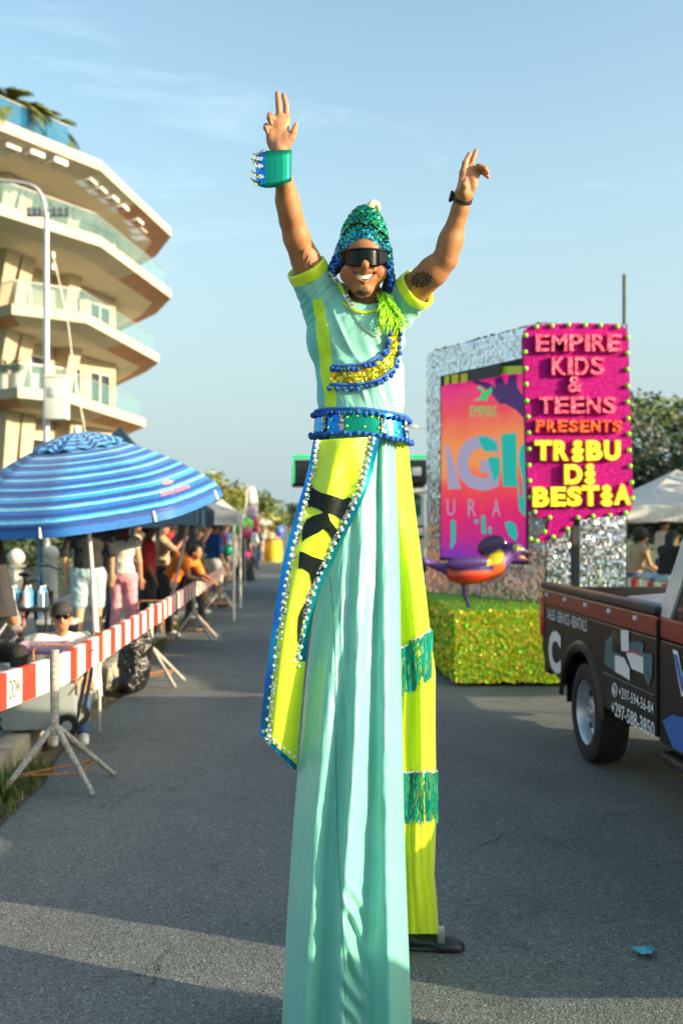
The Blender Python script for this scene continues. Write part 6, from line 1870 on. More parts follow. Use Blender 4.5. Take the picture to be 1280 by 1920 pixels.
# the far crowd where the street ends
protos = [figure(stand(1.70), 'x', k % 4, WHITE_T, .5, JEANS, (1.0, .45, 1.0)[k], ('short', 'long', 'bun')[k], vox=.028) for k in range(3)]
tops = [('white', WHITE_T), ('black', BLACK_T), ('yellow', YEL), ('navy', NAVY), ('red', RED), ('tan', TAN), ('pink', PINK), ('teal', TEAL), ('grey', GREY_T), ('orange', ORANGE), ('blue', BLUE_T)]
nfar = 0; used = set()
for i in range(30):
    src = protos[i % 3]; c = src if i < 3 else copy_tree(src)
    Y = 38 + i * .95 + random.uniform(-.4, .4); Xp = -1.5 + .05 * (Y - 38) * random.uniform(0, 1.3) if i % 3 else random.uniform(-1.9, -1.1)
    put(c, Xp, Y, 0, random.uniform(0, 6.28))
    cn, cm = tops[i % len(tops)]
    for ch in c.children:
        if ch.name.startswith('shirt'):
            ch.material_slots[0].link = 'OBJECT'; ch.material_slots[0].material = cm
        elif ch.name.startswith(('trousers', 'shorts')):
            ch.material_slots[0].link = 'OBJECT'; ch.material_slots[0].material = [JEANS, CHAR, TAN, WHITE_T][(i * 7) % 4]
    c['label'] = 'far-off spectator in %s top and %s in the crowd down the street' % (cn, ['jeans', 'charcoal legwear', 'tan legwear', 'white legwear'][(i * 7) % 4])
    c['group'] = 'far crowd down the street'
yb = empty('yellow_barrel', (P(512, 0, 48).x, 48, 0), 'yellow barrel standing in front of the far crowd', 'barrel'); q = Vector((P(512, 0, 48).x, 48, 0))
MB().tube([q, q + Vector((0, 0, .4)), q + Vector((0, 0, 1.05))], [.42, .46, .42], 16).build('drum', YEL, yb, True); MB().cyl(q + Vector((0, 0, 1.05)), q + Vector((0, 0, 1.09)), .44, n=16).build('rim', CHAR, yb, True)
# ================================================================== right side of the street
EXP = 2 ** SC.view_settings.exposure
def lin(c): return tuple(((v / 255 + .055) / 1.055) ** 2.4 if v > 10 else v / 255 / 12.92 for v in c)
def screen_mat(name, stops, axis='Z', lo=0, hi=1):
    m = bpy.data.materials.new(name); m.use_nodes = True; nt = m.node_tree; N = nt.nodes; L = nt.links; b = N['Principled BSDF']
    tc = N.new('ShaderNodeTexCoord'); sp = N.new('ShaderNodeSeparateXYZ'); L.new(tc.outputs['Object'], sp.inputs[0])
    mr = N.new('ShaderNodeMapRange'); mr.inputs['From Min'].default_value = lo; mr.inputs['From Max'].default_value = hi
    L.new(sp.outputs[axis], mr.inputs['Value'])
    no = N.new('ShaderNodeTexNoise'); no.inputs['Scale'].default_value = 2.6; no.inputs['Detail'].default_value = 3; L.new(tc.outputs['Object'], no.inputs['Vector'])
    ad = N.new('ShaderNodeMath'); ad.operation = 'MULTIPLY_ADD'; ad.inputs[1].default_value = .16; L.new(no.outputs['Fac'], ad.inputs[0]); L.new(mr.outputs['Result'], ad.inputs[2])
    sb = N.new('ShaderNodeMath'); sb.operation = 'SUBTRACT'; sb.inputs[1].default_value = .08; L.new(ad.outputs[0], sb.inputs[0])
    rp = N.new('ShaderNodeValToRGB'); e = rp.color_ramp.elements
    while len(e) < len(stops): e.new(.5)
    for i, (p, c) in enumerate(stops): e[i].position = p; e[i].color = (*lin(c), 1)
    L.new(sb.outputs[0], rp.inputs['Fac'])
    b.inputs['Base Color'].default_value = (0.01, 0.01, 0.012, 1); b.inputs['Roughness'].default_value = .5
    L.new(rp.outputs['Color'], b.inputs['Emission Color']); b.inputs['Emission Strength'].default_value = .92 / EXP
    return m
def led(name, rgb):
    return M('led_' + name, (0.01, 0.01, 0.012), .5, var=0, emit=lin(rgb), estr=.92 / EXP)
def sparkle(name, c1, c2, scale, metal=.6, rough=.25, frac=.5, spec=.5):
    """glitter: every speck of the surface catches light at its own tilt"""
    m = bpy.data.materials.new(name); m.use_nodes = True; nt = m.node_tree; N = nt.nodes; L = nt.links; b = N['Principled BSDF']
    tc = N.new('ShaderNodeTexCoord'); vo = N.new('ShaderNodeTexVoronoi'); vo.inputs['Scale'].default_value = scale; L.new(tc.outputs['Object'], vo.inputs['Vector'])
    sp = N.new('ShaderNodeSeparateColor'); L.new(vo.outputs['Color'], sp.inputs[0])
    mx = N.new('ShaderNodeMixRGB'); mx.inputs['Color1'].default_value = (*c1, 1); mx.inputs['Color2'].default_value = (*c2, 1)
    rp = N.new('ShaderNodeMapRange'); rp.inputs['From Min'].default_value = frac; rp.inputs['From Max'].default_value = 1; L.new(sp.outputs[0], rp.inputs['Value']); L.new(rp.outputs['Result'], mx.inputs['Fac'])
    L.new(mx.outputs['Color'], b.inputs['Base Color']); b.inputs['Metallic'].default_value = metal; b.inputs['Roughness'].default_value = rough; b.inputs['Specular IOR Level'].default_value = spec
    ge = N.new('ShaderNodeNewGeometry'); s1_ = N.new('ShaderNodeVectorMath'); s1_.operation = 'SUBTRACT'; s1_.inputs[1].default_value = (.5, .5, .5); L.new(vo.outputs['Color'], s1_.inputs[0])
    sc = N.new('ShaderNodeVectorMath'); sc.operation = 'SCALE'; sc.inputs['Scale'].default_value = .42; L.new(s1_.outputs[0], sc.inputs[0])
    ad = N.new('ShaderNodeVectorMath'); ad.operation = 'ADD'; L.new(ge.outputs['Normal'], ad.inputs[0]); L.new(sc.outputs[0], ad.inputs[1])
    nm = N.new('ShaderNodeVectorMath'); nm.operation = 'NORMALIZE'; L.new(ad.outputs[0], nm.inputs[0]); L.new(nm.outputs[0], b.inputs['Normal'])
    MATS[name] = m; return m
sparkle('glitter_magenta', (0.30, 0.001, 0.13), (0.50, 0.002, 0.24), 150, .0, .6, .5, .12)
sparkle('glitter_pink', (0.72, 0.06, 0.16), (0.95, 0.25, 0.35), 90, .3, .35)
sparkle('glitter_red', (0.66, 0.05, 0.015), (0.9, 0.2, 0.05), 90, .25, .35)
sparkle('foam_yellow', (0.80, 0.66, 0.01), (0.95, 0.85, 0.05), 90, .05, .5)
sparkle('glitter_green', (0.20, 0.55, 0.01), (0.40, 0.75, 0.03), 60, .1, .35)
sparkle('carpet_green', (0.16, 0.46, 0.01), (0.24, 0.60, 0.02), 80, 0, .8)
M('mirror_tile', rough=0.24, metal=1.0, var=0, island=[(0.80, 0.82, 0.84), (0.68, 0.72, 0.76), (0.74, 0.73, 0.76), (0.62, 0.67, 0.69), (0.84, 0.80, 0.77)])
M('shimmer_tile', rough=0.22, metal=0.2, var=0, island=[(0.34, 0.80, 0.01), (0.52, 0.86, 0.01), (0.92, 0.68, 0.02), (0.98, 0.55, 0.01), (0.30, 0.72, 0.02), (0.97, 0.90, 0.06), (0.95, 0.75, 0.02), (0.50, 0.86, 0.02)])
M('float_dark', (0.02, 0.022, 0.025), .7, var=.2)

def plane_hit(px, py, A, n):
    d = P(px, py, 1.0) - Vector((0, 0, CAM_H)); o = Vector((0, 0, CAM_H)); t = (A - o).dot(n) / d.dot(n); return o + d * t
# float footprint: oblique screen wall A-C, wall facing the street ahead C-D
fA, fC, fD = Vector((1.98, 13.7, 0)), Vector((3.06, 11.6, 0)), Vector((4.02, 11.62, 0))
fl = empty('parade_float', (2.9, 12.4, 0), 'parade float with mirror-tiled walls, video screen and green glitter base', 'float')
PT = .83
base = [(1.86, 10.8), (4.35, 10.8), (4.35, 15.2), (1.86, 15.2)]
bm_ = MB(); bm_.prism(base, lambda x, y, d: Vector((x, y, d)), .06, PT); bm_.build('base', MATS['glitter_green'], fl)
bt_ = MB(); bt_.quad((1.86, 10.8, PT + .004), (4.35, 10.8, PT + .004), (4.35, 15.2, PT + .004), (1.86, 15.2, PT + .004)); bt_.build('deck', MATS['carpet_green'], fl)
def tiles(mb, org, ux, uz, w, h, size, jit, fn=None, drop=0.0):
    n = ux.cross(uz).normalized(); nx, nz = int(w / size), int(h / size)
    for i in range(nx):
        for j in range(nz):
            if random.random() < drop: continue
            c = org + ux * (i + .5) * size + uz * (j + .5) * size
            if fn and not fn((i + .5) * size / w, (j + .5) * size / h): continue
            nn = (n + Vector((random.gauss(0, jit), random.gauss(0, jit), random.gauss(0, jit)))).normalized()
            a = (ux - nn * ux.dot(nn)).normalized(); b = nn.cross(a); k = size * .47
            cc = c + n * random.uniform(.004, .012)
            mb.add([cc - a * k - b * k, cc + a * k - b * k, cc + a * k + b * k, cc - a * k + b * k], [(0, 1, 2, 3)])
def flakes(mb, org, ux, uz, w, h, n, r, jit):
    nn0 = ux.cross(uz).normalized()
    for _ in range(n):
        c = org + ux * random.uniform(0, w) + uz * random.uniform(0, h) + nn0 * random.uniform(.003, .018)
        q = (nn0 + Vector((random.gauss(0, jit), random.gauss(0, jit), random.gauss(0, jit)))).normalized(); a = Matrix.Rotation(random.uniform(0, 6.3), 3, q) @ q.orthogonal().normalized(); b = q.cross(a); k = r * random.uniform(.6, 1.3)
        mb.add([c + (a * math.cos(t) + b * math.sin(t)) * k for t in (0, 1.26, 2.51, 3.77, 5.03)], [(0, 1, 2, 3, 4)])
mb = MB(); flakes(mb, Vector((1.86, 10.792, .05)), Vector((1, 0, 0)), Vector((0, 0, 1)), 2.49, .78, 6500, .019, .32)
flakes(mb, Vector((1.853, 15.2, .05)), Vector((0, -1, 0)), Vector((0, 0, 1)), 4.4, .78, 2600, .022, .32)
flakes(mb, Vector((1.86, 10.8, PT + .006)), Vector((1, 0, 0)), Vector((0, 1, 0)), 2.49, 1.2, 900, .012, .5)
o = mb.build('shimmer_tiles', MATS['shimmer_tile'], fl, fix=False); o['kind'] = 'stuff'
ac = (fC - fA).normalized(); nAC = Vector((ac.y, -ac.x, 0)); nAC = nAC if nAC.dot(Vector((-1, -1, 0))) > 0 else -nAC
WT = 4.12
def wallbox(A, B, n, z0, z1, th, name, mat):
    mbx = MB(); vs = [A, B, B - n * th, A - n * th]
    mbx.add([Vector((v.x, v.y, z)) for z in (z0, z1) for v in vs], [(0, 1, 2, 3), (4, 5, 6, 7), (0, 1, 5, 4), (1, 2, 6, 5), (2, 3, 7, 6), (3, 0, 4, 7)]); return mbx.build(name, mat, fl)
wallbox(fA, fC, nAC, PT + .004, WT, .25, 'screen_wall', MATS['float_dark'])
nCD = Vector((0, -1, 0)); wallbox(Vector((3.07, 11.62, 0)), fD, nCD, PT + .004, WT - .02, .22, 'end_wall', MATS['float_dark'])
# screen rectangle in wall coordinates
def wc_(px): 
    p = plane_hit(px, 900, fA, nAC); return (p - fA).dot(ac)
Lw = (fC - fA).length; s0, s1 = wc_(829), wc_(986)
sz0 = plane_hit(829, 1045, fA, nAC).z; sz1 = plane_hit(829, 724, fA, nAC).z
mb = MB()
tiles(mb, fA + Vector((0, 0, PT + .01)), ac, Vector((0, 0, 1)), Lw, WT - PT - .01, .040, .055, lambda u, v: not (s0 - .04 < u * Lw < s1 + .04 and sz0 - .05 < PT + v * (WT - PT) < sz1 + .13))
tiles(mb, Vector((3.07, 11.60, PT + .01)), Vector((1, 0, 0)), Vector((0, 0, 1)), .95, WT - PT - .03, .028, .15)
for c_, w_ in ((fA, .12),):
    tiles(mb, Vector((fA.x - nAC.x * .26, fA.y - nAC.y * .26, PT + .01)), nAC, Vector((0, 0, 1)), .26, WT - PT - .01, .075, .05)
tiles(mb, Vector((fA.x, fA.y, WT + .006)), ac, -nAC, Lw, .25, .07, .2)
o = mb.build('mirror_tiles', MATS['mirror_tile'], fl, fix=False); o['kind'] = 'stuff'
# video screen
SN = nAC
def SPt(px, py, off=.03): return plane_hit(px, py, fA + nAC * off, nAC)
sq_ = MB(); a0, a1 = fA + ac * s0 + nAC * .02, fA + ac * s1 + nAC * .02
sq_.add([Vector((p.x, p.y, z)) - nAC * k for k in (0, .10) for p, z in ((a0, sz0), (a1, sz0), (a1, sz1), (a0, sz1))], [(0, 1, 2, 3), (7, 6, 5, 4), (0, 4, 5, 1), (1, 5, 6, 2), (2, 6, 7, 3), (3, 7, 4, 0)])
scr = sq_.build('video_screen', screen_mat('screen_art', [(0, (120, 40, 170)), (.12, (190, 20, 130)), (.28, (225, 20, 95)), (.42, (238, 75, 65)), (.52, (240, 150, 75)), (.66, (238, 140, 70)), (.82, (232, 70, 85)), (1, (225, 15, 130))], 'Z', sz0, sz1), fl)
def art(poly, mat, off=.026):
    n = len(poly); return MB().add([SPt(x, y, off) for x, y in poly], [tuple(range(n))]).build('screen_graphic', mat, scr, fix=False)
LIL, TEA, PUR, GRN, YLW = led('lilac', (160, 155, 185)), led('teal', (0, 178, 165)), led('purple', (60, 25, 95)), led('green', (10, 205, 110)), led('yellow', (235, 200, 110))
zz = lambda pts: [(790 + x / 5.05, 680 + y / 5.05) for x, y in pts]
art(zz([(985, 120), (985, 545), (900, 450), (790, 385), (740, 390), (690, 330), (640, 260), (560, 215), (490, 190), (480, 160), (640, 190), (700, 240), (690, 150), (760, 130), (800, 215), (830, 120), (900, 110), (905, 230), (950, 300), (980, 330)]), PUR, .0235)
art(zz([(520, 235), (560, 218), (590, 250), (600, 285), (660, 225), (672, 270), (620, 320), (625, 360), (560, 350), (485, 365), (560, 320), (575, 270)]), GRN, .027)
def screen_text(body, px, py, w, h, mat, off=.027, offset=0.0):
    vs, fs = text_mesh(body, 1, 0, 0, offset); vs = fit(vs, w, h)
    return MB().add([SPt(px + v.x, py - v.y, off) for v in vs], fs).build('screen_lettering', mat, scr, fix=False)
screen_text('EMPIRE', 906, 771, 50, 20, GRN)
screen_text('G', 895.5, 868, 80, 104, LIL, .0265, .045)
art(zz([(530, 695), (620, 700), (690, 745), (722, 800), (715, 832), (590, 842)]), TEA, .0285); art(zz([(620, 895), (738, 890), (745, 1010), (735, 1060), (688, 1135), (660, 1030)]), TEA, .0285)
art(zz([(752, 680), (898, 660), (905, 1175), (770, 1172)]), TEA); art(zz([(225, 765), (260, 790), (320, 1000), (375, 1195), (250, 1200)]), LIL)
art(zz([(980, 740), (940, 790), (918, 870), (925, 960), (950, 1080), (960, 1280), (935, 1260), (912, 1100), (905, 1180), (925, 1400), (985, 1460)]), TEA, .0275)
for ch, px, py in (('U', 845, 951), ('R', 884.5, 952), ('A', 930, 952)): screen_text(ch, px, py, 15, 32, LIL)
art(zz([(275, 1500), (300, 1485), (322, 1510), (322, 1690), (290, 1760), (268, 1755), (280, 1690)]), TEA); art(zz([(565, 1450), (585, 1435), (602, 1455), (610, 1620), (568, 1620)]), TEA); art(zz([(630, 1560), (648, 1545), (662, 1565), (662, 1620), (634, 1620)]), TEA)
art(zz([(500, 1490), (520, 1478), (540, 1490), (538, 1515), (520, 1528), (502, 1515)]), TEA); art(zz([(785, 1520), (830, 1500), (890, 1530), (910, 1640), (890, 1690), (830, 1640)]), TEA)
# rigging and lime drapes over the screen
for (x0, x1, y0, y1, mt) in ((833, 842, 705, 722, 'foam_yellow'), (846, 859, 703, 720, 'foam_yellow'), (863, 876, 701, 718, 'foam_yellow'), (940, 984, 687, 702, 'neon_yellow')):
    MB().add([SPt(x, y, o_) for o_ in (.05, .11) for x, y in ((x0, y0), (x1, y0 - 2), (x1, y1 - 2), (x0, y1))], [(0, 1, 2, 3), (4, 5, 6, 7), (0, 1, 5, 4), (1, 2, 6, 5), (2, 3, 7, 6), (3, 0, 4, 7)]).build('lime_drape', MATS[mt], fl)
MB().add([SPt(x, y, o_) for o_ in (.05, .16) for x, y in ((877, 693), (938, 682), (938, 706), (877, 716))], [(0, 1, 2, 3), (4, 5, 6, 7), (0, 1, 5, 4), (1, 2, 6, 5), (2, 3, 7, 6), (3, 0, 4, 7)]).build('rigging_box', MATS['black_plastic'], fl)
# trailer wheels and drawbar
for y in (12.6, 13.6):
    for x in (1.98, 4.22): MB().cyl((x - .09, y, .30), (x + .09, y, .30), .30, n=18).build('wheel', MATS['black_plastic'], fl, True)
MB().box((3.1, 9.75, .42), (.09, 2.2, .09)).build('drawbar', MATS['float_dark'], fl)

# ---- speech-bubble sign
SY = 10.72
sg = empty('speech_bubble_sign', (P(1085, 0, SY).x, SY, PT), 'magenta glitter speech-bubble sign edged with green bulbs', 'sign')
out = [(1003, 608), (1080, 605), (1158, 607), (1171, 613), (1178, 628), (1181, 760), (1187, 940), (1183, 956), (1170, 967), (1120, 971), (1078, 974), (1068, 992), (1045, 1008), (1018, 1016), (984, 1019), (1010, 1008), (1026, 994), (1030, 974), (1005, 968), (993, 956), (990, 940), (985, 760), (981, 635), (985, 618), (993, 610)]
MB().prism(out, lambda x, y, d: P(x, y, SY) + Vector((0, d, 0)), 0, .10).build('panel', MATS['glitter_magenta'], sg)
MB().box((P(1085, 0, SY).x, SY + .14, 2.4), (.08, .07, 3.1)).build('support_post', MATS['float_dark'], sg)
bulb_me = MB().sphere((0, 0, 0), .025, 10, 7).mesh('bulb', M('bulb_green', (0.22, 0.75, 0.02), .25, var=.05, coat=.4), 'all')
per = [Vector(p) for p in out]; acc = 0
for i in range(len(per)):
    a, b = per[i], per[(i + 1) % len(per)]; L_ = (b - a).length; t = acc
    while t < L_:
        q = a.lerp(b, t / L_); c = Vector((1084, 800)); q = q + (c - q).normalized() * 4
        shared('bulb', bulb_me, P(q.x + random.uniform(-1.2, 1.2), q.y + random.uniform(-1.2, 1.2), SY - .015), sg); t += 31
    acc = t - L_
def sign_text(body, x0, x1, y0, y1, mat, offset=.02, depth=.05, bev=.012):
    vs, fs = text_mesh(body, 1, .05, .006, offset, res=4); vs = fit(vs, x1 - x0, y1 - y0)
    zs = [v.z for v in vs]; zr = max(zs) - min(zs)
    cx, cy = (x0 + x1) / 2, (y0 + y1) / 2
    return MB().add([P(cx + v.x, cy - v.y, SY) + Vector((0, -.004 - (v.z - min(zs)) / zr * depth, 0)) for v in vs], fs).build('lettering', MATS[mat], sg)
def spaced(txt, x0, x1, y0, y1, mat, wide={}, offset=.02):
    ws = [wide.get(ch, 1.0) for ch in txt]; gap = .16; tot = sum(ws) + gap * (len(txt) - 1); u = (x1 - x0) / tot; x = x0
    for ch, w in zip(txt, ws): sign_text(ch, x, x + w * u, y0, y1, mat, offset); x += (w + gap) * u
spaced('EMPIRE', 1002, 1161, 628, 660, 'glitter_pink', {'M': 1.15, 'I': .35}, .015)
spaced('KIDS', 1032, 1130, 670, 704, 'glitter_pink', {'I': .35}, .015); sign_text('&', 1062, 1090, 706, 737, 'glitter_pink', .015)
spaced('TEENS', 1008, 1152, 745, 776, 'glitter_pink', {}, .015); spaced('PRESENTS', 1002, 1163, 788, 811, 'glitter_red', {}, .03)
def zig(x0, x1, y0, y1):
    mb = MB(); n = 3; h = (y1 - y0) / n; cx = (x0 + x1) / 2
    for k in range(n):
        w = (x1 - x0) / 2 * (.75 if k == 0 else 1); yc = y0 + h * (k + .5)
        poly = [(cx + w * math.cos(t), yc + h * .56 * math.sin(t)) for t in np.linspace(0, 2 * PI, 13)[:-1]]
        mb.prism(poly, lambda x, y, d: P(x, y, SY) + Vector((0, -.004 - d, 0)), 0, .055)
    mb.build('lettering', MATS['foam_yellow'], sg)
for ch, a, b, y0, y1 in (('T', 1000, 1032, 826, 864), ('R', 1035, 1064, 826, 864), ('B', 1096, 1126, 826, 864), ('U', 1129, 1160, 826, 864), ('D', 1055, 1089, 871, 909), ('B', 996, 1027, 913, 951), ('E', 1030, 1058, 913, 950), ('S', 1060, 1088, 912, 950), ('T', 1088, 1120, 910, 949), ('A', 1148, 1180, 908, 947)):
    sign_text(ch, a, b, y0, y1, 'foam_yellow', .05)
zig(1069, 1091, 826, 866); zig(1093, 1113, 870, 908); zig(1123, 1145, 910, 949)

# ---- bird figure on the deck
BY = 11.05
M('bird_paint', rough=.45, vcol=True, var=.12, vscale=25, bump=.5, bscale=70, coat=.2)
bs = SDF(P(770, 1160, BY) - Vector((0, .45, .05)), P(1010, 990, BY) + Vector((0, .45, .05)), .010)
def Q(x, y, dy=0): return P(x, y, BY + dy)
bs.ell(Q(888, 1074), (.30, .17, .125), .03, rot=(0, R(-8), 0)); bs.ell(Q(925, 1058), (.15, .14, .14), .06); bs.cap(Q(935, 1050), Q(958, 1034), .11, .085, .05); bs.ell(Q(962, 1032), (.105, .09, .09), .02)
bs.cap(Q(850, 1072), Q(795, 1053), .07, .03, .04); bs.cap(Q(795, 1053), Q(772, 1058), .045, .02, .03)
bs.ell(Q(876, 1056, -.12), (.25, .055, .075), .015, rot=(0, R(-4), 0))
bs.ell(Q(922, 1024, .06), (.17, .05, .12), .02, rot=(0, R(-18), 0))
bs.cap(Q(974, 1030, -.02), Q(1000, 1042, -.02), .045, .010, .02); bs.cap(Q(972, 1043, -.02), Q(990, 1050, -.02), .032, .010, .01)
bs.cap(Q(868, 1092), Q(871, 1116), .035, .024, .02); bs.cap(Q(871, 1116), Q(880, 1141), .024, .020, .01); bs.chain([Q(880, 1141), Q(895, 1143.5, -.03)], [.022, .014], .01); bs.chain([Q(880, 1141), Q(888, 1146, -.10)], [.022, .014], .01); bs.chain([Q(880, 1141), Q(868, 1144, .03)], [.02, .012], .01)
bmesh_ = bs.mesh('bird_body', MATS['bird_paint'], 0, 1); bvv = verts_np(bmesh_); qx, qy = to_px(bvv)
bc = np.tile(np.array([[.66, .09, .012]], np.float32), (len(bvv), 1))
bc[(qy > 1078)] = (.60, .03, .012); pur = np.array((.055, .022, .16), np.float32)
bc[(qx > 946) | (qx < 838)] = (.10, .035, .22); bc[(qy > 1098)] = (.09, .03, .16)
bc[(bvv[:, 1] < BY - .10) & (qy < 1070) & (qx < 925) & (qx > 832)] = pur
bc[(qy < 1042) & (qx < 950) & (qx > 880)] = (.06, .02, .10)
bc[in_poly(qx, qy, [(912, 1062), (918, 1040), (938, 1028), (945, 1040), (938, 1056)]) & (bvv[:, 1] < BY)] = (.75, .50, .01)
bc[(qx > 975) & (qy < 1046)] = (.04, .02, .06); bc[(qx > 970) & (qy >= 1044)] = (.70, .35, .02)
set_vcol(bmesh_, bc)
bird = empty('bird_figure', (P(880, 0, BY).x, BY, PT), 'purple and orange bird figure standing on the green float deck', 'bird figure')
link_mesh('bird_body', bmesh_, bird)
MB().sphere(Q(967, 1027, -.085), .036, 12, 8).build('eye', M('eye_yellow', (.75, .65, .02), .2, var=.05), bird, 'all'); MB().sphere(Q(967, 1027, -.112), .014, 8, 6).build('pupil', MATS['black_plastic'], bird, 'all')
lt_ = MB().box((0, 0, 0), (.22, .004, .03))

# ---- pickup truck
TX, TW = 2.20, 1.85
M('truck_dark', (0.008, 0.0055, 0.0045), .32, var=.15, vscale=1.5, coat=.08, spec=.3); M('truck_red', (0.20, 0.008, 0.006), .28, var=.08, vscale=2, coat=.12); M('truck_white', (0.62, 0.64, 0.64), .22, var=.04, coat=.6)
M('tyre', (0.014, 0.013, 0.013), .75, var=.25, vscale=12, bump=.3, bscale=50); M('steel_rim', (0.50, 0.52, 0.54), .35, .7, var=.15, vscale=8); M('vinyl_white', (0.72, 0.72, 0.72), .5, var=.06); M('vinyl_teal', (0.05, 0.13, 0.16), .5, var=.3, vscale=14); M('vinyl_blue', (0.03, 0.12, 0.42), .4, var=.1)
M('tail_red', (0.50, 0.01, 0.01), .15, var=.1, coat=.6); M('truck_glass', (0.02, 0.03, 0.035), .04, var=.1, spec=.8); M('vinyl_red', (.6, .05, .04), .4, var=.1)
tk = empty('pickup_truck', (TX + TW / 2, 6, 0), 'dark brown and red pickup truck lettered with phone numbers', 'truck')
def arch(yc, r, n=12, z0=.50): return [(yc + r * math.cos(t), .36 + r * math.sin(t)) for t in np.linspace(PI - math.asin((z0 - .36) / r) , math.asin((z0 - .36) / r), n)]
YB0, YB1, YR, YF = 8.45, 5.84, 7.36, 4.10
def side_panel(poly, x0, x1, mat, name):
    o = MB().prism(poly, lambda y, z, d: Vector((d, y, z)), x0, x1).build(name, MATS[mat], tk)
    md = o.modifiers.new('soft', 'BEVEL'); md.width = .012; md.segments = 2; md.limit_method = 'ANGLE'; return o
bed_low = [(YB1 + .012, .50)] + arch(YR, .46)[0:] + [(YB0 - .10, .58), (YB0, .70), (YB0, 1.085), (YB1 + .012, 1.085)]
for x0, x1 in ((TX, TX + .07), (TX + TW - .07, TX + TW)):
    side_panel(bed_low, x0, x1, 'truck_dark', 'bed_side')
    side_panel([(YB1 + .012, 1.088), (YB0, 1.088), (YB0, 1.215), (YB1 + .012, 1.215)], x0 - .004 if x0 == TX else x0, x1 if x0 == TX else x1 + .004, 'truck_red', 'bed_upper_side')
    MB().bbox(((x0 + x1) / 2, (YB0 + YB1) / 2, 1.245), (.11, YB0 - YB1 - .02, .055), .015).build('bed_rail', MATS['black_plastic'], tk, True)
    so_ = -1 if x0 == TX else 1; xf = TX if so_ < 0 else TX + TW
    for yc in (YR, YF):
        fl_ = MB()
        pr_ = [(t, r) for t in np.linspace(.10, PI - .10, 22) for r in (0,)]
        fl_.grid(lambda u, v: Vector((xf + so_ * .022 * math.sin(PI * min(1, v * 1.0)) ** .8, yc + (.452 + .085 * v) * math.cos(lerp(.12, PI - .12, u)), .36 + (.452 + .085 * v) * math.sin(lerp(.12, PI - .12, u)))), 26, 8)
        fl_.build('wheel_arch', MATS['truck_dark'], tk, 'all')
    for yy in (8.25, 7.72, 7.20, 6.68, 6.18):
        MB().bbox((xf + so_ * .012, yy, 1.175), (.025, .035, .03), .006).build('tie_hook', MATS['vinyl_white'], tk, True)
MB().bbox((TX + TW / 2, YB0 - .03, .93), (TW - .16, .06, .60), .02).build('tailgate', MATS['truck_dark'], tk, True)
MB().box((TX + TW / 2, (YB0 + YB1) / 2, .66), (TW - .15, YB0 - YB1 - .08, .05)).build('bed_floor', MATS['black_plastic'], tk)
MB().bbox((TX + TW / 2, YB1 + .03, .95), (TW - .15, .05, .56), .01).build('bed_front', MATS['truck_dark'], tk, True)
MB().bbox((TX + TW / 2, YB0 + .07, .56), (TW - .1, .14, .16), .03).build('rear_bumper', MATS['black_plastic'], tk, True)
MB().box((TX + TW / 2, 5.9, .46), (.9, 4.9, .14)).build('chassis', MATS['black_plastic'], tk)
for s in (0, 1): 
    xx = TX - .006 if s == 0 else TX + TW + .006
    MB().bbox((xx + (.05 if s == 0 else -.05), YB0 - .005, .98), (.12, .10, .34), .02).build('tail_lamp', MATS['tail_red'], tk, True)
for yc in (YR, YF):
    for x0, x1 in ((TX + .03, TX + .42), (TX + TW - .42, TX + TW - .03)):
        ww = MB(); n = 14
        ww.grid(lambda u, v: Vector((lerp(x0, x1, v), yc + .47 * math.cos(PI * u), .36 + .47 * math.sin(PI * u))), n, 1); ww.build('wheel_well', MATS['black_plastic'], tk)
        xi = x1 if x0 < TX + .5 else x0
        MB().add([Vector((xi, yc + .47 * math.cos(PI * k / n), .36 + .47 * math.sin(PI * k / n))) for k in range(n + 1)], [tuple(range(n + 1))]).build('wheel_well', MATS['black_plastic'], tk)
# panel gaps, filler flap and body crease
for so_, xf in ((-1, TX), (1, TX + TW)):
    MB().box((xf + so_ * .002, YB1, .85), (.02, .014, .68)).build('panel_gap', MATS['black_plastic'], tk)
    MB().box((xf + so_ * .0015, 4.62, .85), (.008, .010, .66)).build('panel_gap', MATS['black_plastic'], tk)
    MB().bbox((xf + so_ * .004, 6.55, .80 + .18), (.012, .16, .14), .004).build('filler_flap', MATS['truck_dark'], tk, True)
    MB().tube([Vector((xf + so_ * .004, y, .74)) for y in (5.88, 6.4, 6.82)], .006, 6).build('body_crease', MATS['truck_dark'], tk, True)
